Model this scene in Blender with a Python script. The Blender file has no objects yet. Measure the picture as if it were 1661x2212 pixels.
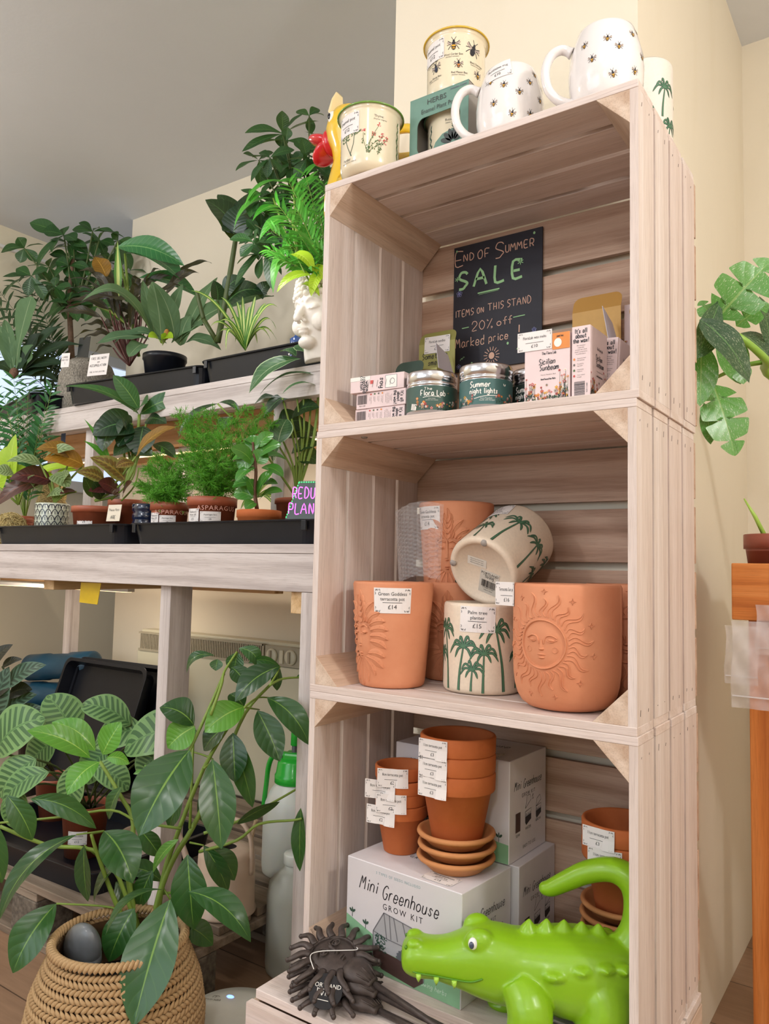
import bpy, bmesh, math, random
from mathutils import Vector as V, Matrix as M, Euler
from math import sin, cos, pi, radians as rad, sqrt, atan2
S = bpy.context.scene
COL = S.collection
RNG = random.Random(7)

# ------------------------------------------------------------------ camera
FPX = 1664.54
YAW, PIT, ROL = -0.610939, 0.07294, 0.022004
CAM = V((0.772667, -0.917294, 0.189213))
_f = V((sin(YAW)*cos(PIT), cos(YAW)*cos(PIT), sin(PIT)))
_r0 = V((cos(YAW), -sin(YAW), 0)); _u0 = _r0.cross(_f)
_r = _r0*cos(ROL)+_u0*sin(ROL); _u = _u0*cos(ROL)-_r0*sin(ROL)
cd = bpy.data.cameras.new('camera'); co = bpy.data.objects.new('camera', cd); COL.objects.link(co)
mw = M((_r, _u, -_f)).transposed().to_4x4(); mw.translation = CAM
co.matrix_world = mw
cd.sensor_fit = 'HORIZONTAL'; cd.sensor_width = 36; cd.lens = 36*FPX/1661
cd.clip_start = .02; cd.clip_end = 60
S.camera = co

def ray(x, y): return _f+_r*((x-830.5)/FPX)-_u*((y-1106)/FPX)
def atY(x, y, Y):
    d = ray(x, y); return CAM+d*((Y-CAM.y)/d.y)
def atZ(x, y, Z):
    d = ray(x, y); return CAM+d*((Z-CAM.z)/d.z)
def atX(x, y, X):
    d = ray(x, y); return CAM+d*((X-CAM.x)/d.x)
def mpp(P): return (P-CAM).dot(_f)/FPX      # metres per photo pixel at a point

# ------------------------------------------------------------------ world, exposure, lamps
S.view_settings.view_transform = 'Standard'; S.view_settings.look = 'None'
S.view_settings.gamma = 1; S.view_settings.use_curve_mapping = False
S.view_settings.exposure = 0.24
w = bpy.data.worlds.new('world'); S.world = w; w.use_nodes = True
w.node_tree.nodes['Background'].inputs[0].default_value = (.85, .92, 1, 1)
w.node_tree.nodes['Background'].inputs[1].default_value = .4
S.cycles.max_bounces = 8; S.cycles.diffuse_bounces = 4; S.cycles.glossy_bounces = 3
S.cycles.transmission_bounces = 6; S.cycles.transparent_max_bounces = 10
S.cycles.sample_clamp_indirect = 4
S.cycles.caustics_reflective = False; S.cycles.caustics_refractive = False
S.cycles.use_denoising = True

def area(name, loc, target, sx, sy, power, col):
    l = bpy.data.lights.new(name, 'AREA'); l.shape = 'RECTANGLE'; l.size = sx; l.size_y = sy
    l.energy = power; l.color = col
    o = bpy.data.objects.new(name, l); COL.objects.link(o); o.location = loc
    o.rotation_euler = (V(target)-V(loc)).to_track_quat('-Z', 'Y').to_euler()
    return o
WARM = (1, .86, .70); NEUT = (1, .975, .965); COOL = (.76, .88, 1)
def globe(name, loc, power, col, r=.07):
    l = bpy.data.lights.new(name, 'POINT'); l.energy = power; l.color = col; l.shadow_soft_size = r
    o = bpy.data.objects.new(name, l); COL.objects.link(o); o.location = loc; return o
area('shop_window_daylight', (-.9, -3.3, .75), (-.3, .5, .1), 2.6, 1.5, 24, COOL)
globe('ceiling_globe_light', (1.05, -2.0, 1.15), 20, NEUT)
globe('ceiling_globe_light', (-.75, -1.9, 1.36), 22, NEUT)
globe('ceiling_globe_light', (1.62, -.35, 1.05), 21, NEUT)
globe('ceiling_globe_light', (-1.75, -.75, 1.25), 15, NEUT)
globe('ceiling_globe_light', (.55, -.95, 1.42), 1.5, NEUT)
area('grow_lamp', (-.52, .22, 1.02), (-.36, .52, .82), .08, .08, .9, NEUT)
area('shelf_strip_light', (-.9, .70, .552), (-.9, .72, .2), 1.6, .03, 2.4, WARM)
area('bench_strip_light', (-1.6, .57, .10), (-1.7, .7, -.2), .6, .03, 1.3, WARM)

# ------------------------------------------------------------------ materials
def nt(name):
    m = bpy.data.materials.new(name); m.use_nodes = True
    t = m.node_tree; b = t.nodes['Principled BSDF']
    return m, t, b
def N(t, kind, **k):
    n = t.nodes.new(kind)
    for a, v in k.items():
        if a.startswith('i_'):
            key = a[2:]; n.inputs[int(key) if key.isdigit() else key].default_value = v
        else: setattr(n, a, v)
    return n
def srgb(c):
    if isinstance(c, str): c = [int(c[i:i+2], 16) for i in (0, 2, 4)]
    r = [(x/255/12.92 if x/255 <= .04045 else ((x/255+.055)/1.055)**2.4) for x in c]
    return (r[0], r[1], r[2], 1)
def ramp(t, stops, fac):
    n = t.nodes.new('ShaderNodeValToRGB'); e = n.color_ramp.elements
    while len(e) < len(stops): e.new(.5)
    for el, (p, c) in zip(e, stops): el.position = p; el.color = c if len(c) == 4 else srgb(c)
    t.links.new(fac, n.inputs[0]); return n.outputs[0]
def mixc(t, fac, a, b, mode='MIX'):
    n = t.nodes.new('ShaderNodeMix'); n.data_type = 'RGBA'; n.blend_type = mode
    for s, v in ((0, fac), (6, a), (7, b)):
        if hasattr(v, 'is_output'): t.links.new(v, n.inputs[s])
        else: n.inputs[s].default_value = v
    return n.outputs[2]
def mth(t, op, a, b=None, c=None, clamp=False):
    n = t.nodes.new('ShaderNodeMath'); n.operation = op; n.use_clamp = clamp
    for i, v in enumerate((a, b, c)):
        if v is None: continue
        if hasattr(v, 'is_output'): t.links.new(v, n.inputs[i])
        else: n.inputs[i].default_value = v
    return n.outputs[0]
def coords(t, out='Object', scale=(1, 1, 1), rnd=None):
    tc = t.nodes.new('ShaderNodeTexCoord'); mp = t.nodes.new('ShaderNodeMapping')
    t.links.new(tc.outputs[out], mp.inputs[0]); mp.inputs[3].default_value = scale
    if rnd is not None:
        cv = t.nodes.new('ShaderNodeCombineXYZ')
        for i in range(3): t.links.new(mth(t, 'MULTIPLY', rnd, 17.3+i*5.1), cv.inputs[i])
        t.links.new(cv.outputs[0], mp.inputs[1])
    return mp.outputs[0]
def noise(t, vec, scale, detail=3, rough=.5, dist=0):
    n = N(t, 'ShaderNodeTexNoise', i_Scale=scale, i_Detail=detail, i_Roughness=rough, i_Distortion=dist)
    t.links.new(vec, n.inputs['Vector']); return n.outputs[0]
def bump(t, b, h, s=.2, d=.001):
    n = N(t, 'ShaderNodeBump', i_Strength=s, i_Distance=d); t.links.new(h, n.inputs['Height']); t.links.new(n.outputs[0], b.inputs['Normal'])

_mc = {}
def pm(name, col, rough=.5, var=.0, bmp=0, scale=60, metal=0, coat=0, spec=.5, trans=0, sss=0, emit=0, alpha=1):
    """plain procedural material: a colour with a little noise in colour and bump"""
    if name in _mc: return _mc[name]
    m, t, b = nt(name); c = srgb(col)
    b.inputs['Base Color'].default_value = c; b.inputs['Roughness'].default_value = rough
    b.inputs['Metallic'].default_value = metal; b.inputs['Coat Weight'].default_value = coat
    b.inputs['Coat Roughness'].default_value = .08
    b.inputs['Specular IOR Level'].default_value = spec
    b.inputs['Transmission Weight'].default_value = trans; b.inputs['Alpha'].default_value = alpha
    if sss: b.inputs['Subsurface Weight'].default_value = sss; b.inputs['Subsurface Radius'].default_value = (.01, .006, .003)
    if emit: b.inputs['Emission Color'].default_value = c; b.inputs['Emission Strength'].default_value = emit
    if var or bmp:
        nz = noise(t, coords(t), scale, 4)
        if var:
            d = tuple(x*(1-var) for x in c[:3])+(1,); e = tuple(min(1, x*(1+var)) for x in c[:3])+(1,)
            t.links.new(ramp(t, [(.3, d), (.7, e)], nz), b.inputs['Base Color'])
        if bmp: bump(t, b, nz, bmp, .002)
    _mc[name] = m; return m

def wood(name, axis, base, dark, light, rough=.6, knots=False, fine=1.0):
    if name in _mc: return _mc[name]
    m, t, b = nt(name)
    geo = t.nodes.new('ShaderNodeNewGeometry'); rnd = geo.outputs['Random Per Island']
    sc = {'X': (.8, 22, 22), 'Y': (22, .8, 22), 'Z': (22, 22, .8)}[axis]
    v = coords(t, 'Object', sc, rnd)
    n1 = noise(t, v, 2.2*fine, 5, .6, 1.2)
    wv = N(t, 'ShaderNodeTexWave', wave_type='BANDS', i_Scale=.55*fine, i_Distortion=6, i_Detail=3)
    wv.bands_direction = 'DIAGONAL'
    t.links.new(v, wv.inputs['Vector'])
    f = mth(t, 'ADD', mth(t, 'MULTIPLY', n1, .78), mth(t, 'MULTIPLY', wv.outputs[1], .22))
    c1 = ramp(t, [(.22, dark), (.5, base), (.78, light)], f)
    tint = ramp(t, [(0, (.86, .79, .76, 1)), (.25, (1, .95, .92, 1)), (.5, (1, 1, .99, 1)), (.75, (1.0, .93, .88, 1)), (1, (.93, .88, .86, 1))], rnd)
    col = mixc(t, .75, c1, tint, 'MULTIPLY')
    if knots:
        vo = N(t, 'ShaderNodeTexVoronoi', i_Scale=.9, i_Randomness=1.0); t.links.new(v, vo.inputs['Vector'])
        kf = ramp(t, [(.05, (1, 1, 1, 1)), (.16, (0, 0, 0, 1))], vo.outputs[0])
        col = mixc(t, mth(t, 'MULTIPLY', kf, .55), col, srgb(dark if isinstance(dark, str) else 'a08060'))
    fn = noise(t, coords(t, 'Object', tuple(s*3.2 for s in sc), rnd), 8, 4, .65)
    col = mixc(t, .8, col, ramp(t, [(.32, (.80, .77, .75, 1)), (.50, (1, 1, 1, 1)), (.70, (1.05, 1.04, 1.03, 1))], fn), 'MULTIPLY')
    t.links.new(col, b.inputs['Base Color']); b.inputs['Roughness'].default_value = rough
    b.inputs['Specular IOR Level'].default_value = .3
    bump(t, b, fn, .25, .0008)
    _mc[name] = m; return m

CW = ('ddd0c9', 'cebdb4', 'e8dedb')
wX = wood('pale_crate_wood_x', 'X', *CW); wY = wood('pale_crate_wood_y', 'Y', 'd2bca8', 'b99c84', 'e2d1c0'); wZ = wood('pale_crate_wood_z', 'Z', *CW)
wB = wood('brown_shaded_crate_wood_x', 'X', 'c3a590', 'a3826c', 'd6bda9')  # browner back boards; part of the tone is crate-interior shade put into the colour
WW = ('d3ccca', 'b3aaa8', 'e2dddc')
wwX = wood('whitewashed_pine_x', 'X', *WW, knots=True); wwY = wood('pine_y', 'Y', 'd9b98c', 'c09a68', 'e6cda6'); wwZ = wood('whitewashed_pine_z', 'Z', *WW)
pnZ = wood('pine_z', 'Z', 'd8b88c', 'bd9764', 'e5cba4', knots=True); pnX = wood('pine_x', 'X', 'dcb080', 'bf8c58', 'e6c498')
orX = wood('orange_stained_wood_x', 'X', 'cf7f3f', 'a85c28', 'dd9455'); orY = wood('orange_stained_wood_y', 'Y', 'b06a35', '8a4a20', 'c88046')
orZ = wood('orange_stained_wood_z', 'Z', 'cf7f3f', 'a85c28', 'dd9455', knots=True)
greyw = wood('weathered_grey_wood', 'X', '8f8172', '655a4e', 'a89a8a')

# ------------------------------------------------------------------ mesh builder
class MB:
    def __init__(s): s.v = []; s.f = []; s.mi = []; s.uv = []; s.has_uv = False
    def add(s, vs, fs, mi=0, uv=None):
        o = len(s.v); s.v += [V(p) for p in vs]; s.uv += (uv if uv else [(0, 0)]*len(vs))
        if uv: s.has_uv = True
        for f in fs: s.f.append(tuple(i+o for i in f)); s.mi.append(mi)
        return s
    def box(s, a, b, mi=0, mt=None):
        x0, y0, z0 = a; x1, y1, z1 = b
        vs = [V((x, y, z)) for x in (x0, x1) for y in (y0, y1) for z in (z0, z1)]
        if mt: vs = [mt @ p for p in vs]
        return s.add(vs, [(0, 1, 3, 2), (4, 6, 7, 5), (0, 4, 5, 1), (2, 3, 7, 6), (0, 2, 6, 4), (1, 5, 7, 3)], mi)
    def prism(s, pts, off, mi=0):
        """closed polygon pts (3-D) extruded by vector off"""
        n = len(pts); off = V(off); vs = [V(p) for p in pts]+[V(p)+off for p in pts]
        fs = [tuple(range(n))[::-1], tuple(range(n, 2*n))]+[(i, (i+1) % n, n+(i+1) % n, n+i) for i in range(n)]
        return s.add(vs, fs, mi)
    def lathe(s, prof, seg=48, mi=0, mt=None, cap=False, a0=0, a1=2*pi):
        full = abs(a1-a0-2*pi) < 1e-6; n = seg if full else seg+1
        vs = []; uv = []
        for j, (r, z) in enumerate(prof):
            for i in range(n):
                a = a0+(a1-a0)*i/seg; vs.append(V((r*cos(a), r*sin(a), z))); uv.append((i/seg, j/max(1, len(prof)-1)))
        if mt: vs = [mt @ p for p in vs]
        fs = []
        for j in range(len(prof)-1):
            for i in range(seg):
                k = (i+1) % n if full else i+1
                fs.append((j*n+i, j*n+k, (j+1)*n+k, (j+1)*n+i))
        if cap:
            fs.append(tuple(range(n))[::-1]); fs.append(tuple((len(prof)-1)*n+i for i in range(n)))
        return s.add(vs, fs, mi, uv)
    def tube(s, pts, rad_, seg=8, mi=0, cap=True, up=None, flat=1.0):
        pts = [V(p) for p in pts]; n = len(pts)
        if not hasattr(rad_, '__len__'): rad_ = [rad_]*n
        vs = []; nrm = None
        for i, p in enumerate(pts):
            t = (pts[min(i+1, n-1)]-pts[max(i-1, 0)])
            t = t.normalized() if t.length > 1e-9 else V((0, 0, 1))
            if nrm is None:
                h = up or (V((0, 0, 1)) if abs(t.z) < .9 else V((1, 0, 0))); nrm = (h-t*h.dot(t)).normalized()
            else:
                q = nrm-t*nrm.dot(t); nrm = q.normalized() if q.length > 1e-6 else nrm
            bn = t.cross(nrm)
            for k in range(seg):
                a = 2*pi*k/seg; vs.append(p+nrm*(cos(a)*rad_[i]*flat)+bn*(sin(a)*rad_[i]))
        fs = [(i*seg+k, i*seg+(k+1) % seg, (i+1)*seg+(k+1) % seg, (i+1)*seg+k) for i in range(n-1) for k in range(seg)]
        if cap: fs += [tuple(range(seg))[::-1], tuple((n-1)*seg+k for k in range(seg))]
        return s.add(vs, fs, mi, [(0, j/max(1, n-1)) for j in range(n) for k in range(seg)])
    def ball(s, c, r, seg=12, rings=8, mi=0, mt=None):
        if not hasattr(r, '__len__'): r = (r, r, r)
        vs = []; c = V(c)
        for j in range(rings+1):
            th = pi*j/rings
            for i in range(seg):
                a = 2*pi*i/seg; p = V((r[0]*sin(th)*cos(a), r[1]*sin(th)*sin(a), r[2]*cos(th)))
                vs.append(c+(mt @ p if mt else p))
        fs = [(j*seg+i, (j+1)*seg+i, (j+1)*seg+(i+1) % seg, j*seg+(i+1) % seg) for j in range(rings) for i in range(seg)]
        return s.add(vs, fs, mi)
    def grid(s, fn, nu, nv, mi=0):
        vs = [fn(i/nu, j/nv) for j in range(nv+1) for i in range(nu+1)]
        uv = [(i/nu, j/nv) for j in range(nv+1) for i in range(nu+1)]
        fs = [(j*(nu+1)+i, j*(nu+1)+i+1, (j+1)*(nu+1)+i+1, (j+1)*(nu+1)+i) for j in range(nv) for i in range(nu)]
        return s.add(vs, fs, mi, uv)
    def build(s, name, mats, parent=None, smooth=False, bevel=0, off=None, solid=0, sub=0, label=None):
        me = bpy.data.meshes.new(name)
        off = V(off) if off is not None else V((0, 0, 0))
        me.from_pydata([p-off for p in s.v], [], s.f)
        if not isinstance(mats, (list, tuple)): mats = [mats]
        for m in mats: me.materials.append(m)
        me.polygons.foreach_set('material_index', s.mi)
        if smooth: me.polygons.foreach_set('use_smooth', [True]*len(s.f))
        if s.has_uv:
            u = me.uv_layers.new(name='UVMap'); d = []
            for l in me.loops: d += s.uv[l.vertex_index]
            u.data.foreach_set('uv', d)
        me.update()
        o = bpy.data.objects.new(name, me); COL.objects.link(o)
        if parent: o.parent = parent
        if solid:
            md = o.modifiers.new('solid', 'SOLIDIFY'); md.thickness = solid; md.offset = 0
        if bevel:
            md = o.modifiers.new('bevel', 'BEVEL'); md.width = bevel; md.segments = 2; md.limit_method = 'ANGLE'; md.angle_limit = rad(50)
            if smooth is None: pass
        if sub:
            md = o.modifiers.new('sub', 'SUBSURF'); md.levels = sub; md.render_levels = sub
        if label: o['label'] = label
        return o

def tag(o, label, cat, group=None, kind=None):
    o['label'] = label; o['category'] = cat
    if group: o['group'] = group
    if kind: o['kind'] = kind
    return o
def thing(name, label, cat, loc=(0, 0, 0), rz=0, group=None, rot=None):
    o = bpy.data.objects.new(name, None); COL.objects.link(o); o.empty_display_size = .05
    o.location = loc; o.rotation_euler = rot if rot else (0, 0, rz)
    return tag(o, label, cat, group)
def struct(o): o['kind'] = 'structure'; return o
def dup(root, loc, rz=None, label=None, rot=None, group=None):
    r = root.copy(); COL.objects.link(r); r.location = loc
    if rz is not None: r.rotation_euler = (0, 0, rz)
    if rot: r.rotation_euler = rot
    if label: r['label'] = label
    if group: r['group'] = group
    for ch in list(root.children):
        c = ch.copy(); COL.objects.link(c); c.parent = r
        for g in list(ch.children):
            d = g.copy(); COL.objects.link(d); d.parent = c
    return r

# ------------------------------------------------------------------ lettering
_gl = {}
def _glyph(ch):
    if ch in _gl: return _gl[ch]
    def ev(s):
        cu = bpy.data.curves.new('t', 'FONT'); cu.body = s; cu.size = 1; cu.resolution_u = 2
        o = bpy.data.objects.new('t', cu); COL.objects.link(o)
        dg = bpy.context.evaluated_depsgraph_get(); me = bpy.data.meshes.new_from_object(o.evaluated_get(dg))
        r = ([v.co.copy() for v in me.vertices], [tuple(p.vertices) for p in me.polygons])
        bpy.data.objects.remove(o); bpy.data.curves.remove(cu); bpy.data.meshes.remove(me); return r
    if ch == ' ': _gl[ch] = ([], [], .3); return _gl[ch]
    vs, fs = ev(ch); w2, _ = ev('|'+ch+'|'); w1, _ = ev('||')
    adv = (max(v.x for v in w2)-min(v.x for v in w2))-(max(v.x for v in w1)-min(v.x for v in w1))
    _gl[ch] = (vs, fs, adv); return _gl[ch]
for _c in "ABCDEFGHIJKLMNOPQRSTUVWXYZabcdefghijklmnopqrstuvwxyz0123456789£!%:;'.,&()-": _glyph(_c)
def text(mb, s, x, y, h, fn, mi=0, align='C', stretch=1.0, space=0):
    """printed text, cap height about h, mapped through fn(u,v)->point"""
    k = h/.72; tot = sum(_glyph(c)[2]*k*stretch+space for c in s)
    x0 = x-(tot/2 if align == 'C' else tot if align == 'R' else 0)
    for c in s:
        vs, fs, adv = _glyph(c)
        if vs: mb.add([fn(x0+v.x*k*stretch, y+v.y*k) for v in vs], fs, mi)
        x0 += adv*k*stretch+space
    return tot
HF = {  # single stroke hand lettering: digits are grid coordinates, baseline y=2, x-height 6, cap 9
'a': '55 46 26 14 13 22 32 54/56 53 62', 'b': '19 12/14 26 46 55 53 42 22 13', 'c': '55 46 26 14 13 22 42 53', 'd': '54 46 26 14 13 22 42 54/59 52',
'e': '14 54 55 46 26 14 13 22 42 53', 'f': '59 49 38 32/16 56', 'g': '55 46 26 14 23 43 55/56 51 40 20 11', 'h': '19 12/14 26 46 55 52', 'i': '26 22/27 28',
'k': '19 12/56 14 52', 'l': '29 23 32', 'm': '06 02/04 16 26 34 32/34 46 56 64 62', 'n': '16 12/14 26 46 55 52', 'o': '36 15 13 32 53 55 36',
'p': '16 10/14 26 46 55 53 42 22 13', 'q': '55 46 26 14 13 22 42 55/56 50', 'r': '16 12/14 26 46', 's': '55 36 25 34 43 32 13', 't': '38 33 42 52/16 56', 'u': '16 13 22 42 54/56 52', 'v': '16 32 56',
'w': '06 22 35 52 66', 'x': '16 52/56 12', 'y': '16 13 22 43 55/56 51 40 20', 'z': '16 56 12 52',
'A': '02 39 62/15 55', 'B': '12 19 49 57 45 15/45 54 53 42 12', 'C': '58 49 29 07 04 22 42 53', 'D': '12 19 39 57 54 32 12', 'E': '59 19 12 52/15 45', 'F': '59 19 12/15 45', 'G': '58 49 29 07 04 22 42 54 55 35',
'H': '19 12/59 52/15 55', 'I': '29 22', 'K': '19 12/59 15 52', 'L': '19 12 52', 'M': '02 19 35 59 62', 'N': '12 19 52 59', 'O': '39 17 14 22 42 54 57 49 39', 'P': '12 19 49 58 56 45 15',
'R': '12 19 49 58 56 45 15/35 52', 'S': '58 49 29 17 26 45 54 43 32 12', 'T': '09 69/39 32', 'U': '19 14 22 42 54 59', 'V': '09 32 69', 'W': '09 22 36 52 69', 'Y': '09 35 69/35 32',
'0': '39 17 14 32 54 57 39', '1': '28 39 32', '2': '17 29 49 58 56 12 52', '5': '59 19 16 46 54 43 12', '%': '12 59/19 18 28/43 53 52 42', '!': '29 24/22 23', "'": '29 27', '*': '37 33/16 54/14 56', '-': '15 55', '+': '37 33/15 55', 'Y': '09 35 69/35 32'}
HW = {'i': 4, 'l': 4, 'I': 4, "'": 3, '!': 4, 'm': 8, 'w': 8, 'M': 8, 'W': 8, 'T': 8, 'A': 8, ' ': 5, 'f': 6, 't': 6, 'r': 6}
def smooth_line(p, k=3):
    if len(p) < 3: return p
    q = []
    for i in range(len(p)-1):
        a = p[max(i-1, 0)]; b = p[i]; c = p[i+1]; d = p[min(i+2, len(p)-1)]
        for j in range(k):
            t = j/k
            q.append(tuple(.5*((2*b[m])+(-a[m]+c[m])*t+(2*a[m]-5*b[m]+4*c[m]-d[m])*t*t+(-a[m]+3*b[m]-3*c[m]+d[m])*t**3) for m in range(len(b))))
    q.append(p[-1]); return q
def stroke(mb, pts, wd, fn, mi=0, h=0.0, taper=0, prof=None):
    """ribbon along 2-D pts, half width wd (number, list or function of t), mapped by fn(u,v,lift). h>0 gives a rounded ridge"""
    n = len(pts); cross = [(-1, 0), (1, 0)] if h <= 0 else [(-1, 0), (-.7, .6), (0, 1), (.7, .6), (1, 0)]
    m = len(cross); vs = []
    L = [0]
    for i in range(1, n): L.append(L[-1]+math.hypot(pts[i][0]-pts[i-1][0], pts[i][1]-pts[i-1][1]))
    for i in range(n):
        a = pts[max(i-1, 0)]; b = pts[min(i+1, n-1)]
        dx, dy = b[0]-a[0], b[1]-a[1]; l = math.hypot(dx, dy) or 1; nx, ny = -dy/l, dx/l
        t = L[i]/(L[-1] or 1)
        ww = wd(t) if callable(wd) else (wd[i] if hasattr(wd, '__len__') else wd)
        hh = h*(min(1, ww/(wd if not callable(wd) and not hasattr(wd, '__len__') else max(ww, 1e-9))))
        for (c, z) in cross: vs.append(fn(pts[i][0]+nx*c*ww, pts[i][1]+ny*c*ww, z*hh))
    mb.add(vs, [(i*m+k, (i+1)*m+k, (i+1)*m+k+1, i*m+k+1) for i in range(n-1) for k in range(m-1)], mi)
def hand(mb, s, x, y, h, fn, wd, mi=0, align='C', slant=.0, space=.2, curl=True, jit=0, rise=0.0):
    """hand lettering; h = capital height"""
    k = h/7; sx = 1.0
    if space < 0: sx = 1+space; space = .12
    adv = [(HW.get(c, 7)+space*5-1)*k*sx for c in s]; tot = sum(adv)
    x0 = x-(tot/2 if align == 'C' else 0)
    for c, a in zip(s, adv):
        j = RNG.uniform(-jit, jit)*h
        for st in HF.get(c, '').split('/'):
            p = [(int(q[0]), int(q[1])-2) for q in st.split()]
            if len(p) < 2: continue
            p = [(x0+(px*sx+slant*py)*k, y+py*k+j+rise*(x0-x)) for px, py in p]
            stroke(mb, smooth_line(p, 3) if curl else p, wd, fn, mi)
        x0 += a
    return tot
def disc(mb, cx, cy, rx, ry, fn, mi=0, n=14, rot=0):
    vs = [fn(cx+rx*cos(2*pi*i/n)*cos(rot)-ry*sin(2*pi*i/n)*sin(rot), cy+rx*cos(2*pi*i/n)*sin(rot)+ry*sin(2*pi*i/n)*cos(rot)) for i in range(n)]
    mb.add(vs, [tuple(range(n))], mi)
def rect(mb, x0, y0, x1, y1, fn, mi=0, nx=1, ny=1):
    mb.grid(lambda a, b: fn(x0+(x1-x0)*a, y0+(y1-y0)*b), nx, ny, mi)
def plane_map(o, ex, ey, lift=.0004):
    o = V(o); ex = V(ex).normalized(); ey = V(ey).normalized(); n = ex.cross(ey)
    return lambda u, v, h=0: o+ex*u+ey*v+n*(lift+h)
def rev_map(rz, ang0, lift=.0004):
    """around a body of revolution about local Z: u = arc length at the radius there, v = height"""
    def f(u, v, h=0):
        r = rz(v) if callable(rz) else rz
        r0 = f.r0; a = ang0+u/r0
        return V(((r+lift+h)*cos(a), (r+lift+h)*sin(a), v))
    f.r0 = rz(0.05) if callable(rz) else rz
    return f
paper = pm('white_label_paper', 'efe9e6', .6); ink = pm('black_ink', '2a2a2e', .6)
def squig(mb, x, y, k, fn, mi, sx=1, sy=1):
    for q in ([(0, 0), (.4, 1), (.7, .3), (1, 1.1), (1.3, .2)], [(1.8, .5), (2.3, 1), (2.6, .1)], [(-.2, -.6), (.2, -1.2), (-.2, -1.8)]):
        stroke(mb, smooth_line([(x+sx*a*k, y+sy*b*k) for a, b in q], 2), k*.11, fn, mi)
def price_card(lines, price, w, h, fn, parent, name='price_label', body=True, rad_=None, nx=8):
    """white sticker with corner flourishes, a title, a rule and a price; local fn(u,v,lift) centred on 0,0"""
    mb = MB()
    rect(mb, -w/2, -h/2, w/2, h/2, lambda u, v: fn(u, v, 0), 0, nx, 2)
    g = lambda u, v, l=0: fn(u, v, .0003+l)
    k = h*.075
    for sx, sy in ((-1, 1), (1, 1), (-1, -1), (1, -1)): squig(mb, sx*(-w*.46), sy*(h*.40) - sy*k*.4, k, g, 1, sx, sy)
    n = len(lines); th = h*.14 if n > 1 else h*.15
    for i, l in enumerate(lines):
        s_ = min(1.0, (w*.80)/(len(l)*th*.72))
        text(mb, l, 0, h*(.20 if n > 1 else .12)-i*h*.2, th, g, 1, 'C', s_)
    stroke(mb, [(-w*.26+w*.52*i/12, -h*.08) for i in range(13)], h*.009, g, 1)
    text(mb, price, 0, -h*.33, h*.17, g, 1)
    return mb.build(name, [paper, ink], parent)
# ------------------------------------------------------------------ room
FL = -.687; CE = 1.6
def wallmat(name, col, v=.03, blot=None):
    m, t, b = nt(name); c = srgb(col)
    n1 = noise(t, coords(t), 2.2, 5, .6); n2 = noise(t, coords(t), 90, 3)
    d = tuple(x*(1-v) for x in c[:3])+(1,)
    colr = ramp(t, [(.35, d), (.65, c)], n1)
    if blot: colr = mixc(t, mth(t, 'MULTIPLY', ramp(t, [(.55, (0, 0, 0, 1)), (.75, (1, 1, 1, 1))], noise(t, coords(t, 'Object', (3, 3, .8)), 2.5, 4)), .35), colr, srgb(blot))
    t.links.new(colr, b.inputs['Base Color']); b.inputs['Roughness'].default_value = .75
    b.inputs['Specular IOR Level'].default_value = .25
    bump(t, b, n2, .12, .002); return m
cream = wallmat('cream_wall_paint', 'ede3cf', .03, 'e2d6bc'); white_paint = wallmat('grey_white_ceiling_paint', 'e1e3e6')
def sbox(name, a, b, m): return struct(MB().box(a, b).build(name, m))
def floormat():
    m, t, b = nt('laminate_floor')
    br = N(t, 'ShaderNodeTexBrick', i_Scale=1); v = coords(t, 'Object', (1, 1, 1)); t.links.new(v, br.inputs['Vector'])
    for k, c in ((1, 'a98a70'), (2, '9c7c62'), (3, '5a4434')): br.inputs[k].default_value = srgb(c)
    br.inputs['Mortar Size'].default_value = .0015; br.inputs['Brick Width'].default_value = 1.2; br.inputs['Row Height'].default_value = .19
    g = noise(t, coords(t, 'Object', (2, 26, 1)), 3, 5, .6, .6)
    t.links.new(mixc(t, .55, br.outputs[0], ramp(t, [(.3, (.62, .55, .50, 1)), (.7, (1.05, 1, .97, 1))], g), 'MULTIPLY'), b.inputs['Base Color'])
    b.inputs['Roughness'].default_value = .42; return m
sbox('floor', (-2.6, -3.6, FL-.05), (2.0, 3.4, FL), floormat())
sbox('ceiling', (-2.6, -3.6, CE), (2.0, 3.4, CE+.05), white_paint)
sbox('wall_back', (-1.87, 1.0, FL), (-.02, 1.2, CE), cream)
sbox('wall_chimney', (-.08, .302, FL), (.407, 1.23, CE), cream)
sbox('wall_alcove', (.38, 1.22, FL), (2.0, 1.3, CE), cream)
sbox('wall_right', (1.9, -3.6, FL), (2.0, 1.3, CE), cream)
sbox('wall_left', (-2.55, -3.6, FL), (-2.39, 3.4, CE), wallmat('left_wall_cream_paint', 'e9dfc6'))
sbox('wall_far', (-2.6, 3.3, FL), (-.02, 3.4, CE), cream)
sbox('wall_front', (-2.6, -3.65, FL), (2.0, -3.55, CE), white_paint)
tr = MB(); tr.box((-2.392, -3.5, 1.50), (-2.372, 3.3, 1.515)); struct(tr.build('trim_1', pm('white_trim', 'e4e2de', .5), bevel=.004))
# window at the far left, daylight behind frosted glass
wn = thing('window_1', 'pale blue daylit window at the far left behind the palm', 'window', (-2.38, 1.2, .55)); wn['kind'] = 'structure'
MB().box((0, -.5, 0), (.012, .42, .56)).build('pane', pm('daylit_glass', 'c6d6ee', .3, emit=.9), wn)
fr = MB()
for a, b in (((0, -.55, -.05), (.03, .47, 0)), ((0, -.55, .56), (.03, .47, .61)), ((0, -.55, 0), (.03, -.5, .56)), ((0, .42, 0), (.03, .47, .56))): fr.box(a, b)
fr.build('window_frame', pm('white_trim', 'e4e2de', .5), wn, bevel=.004)

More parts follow.
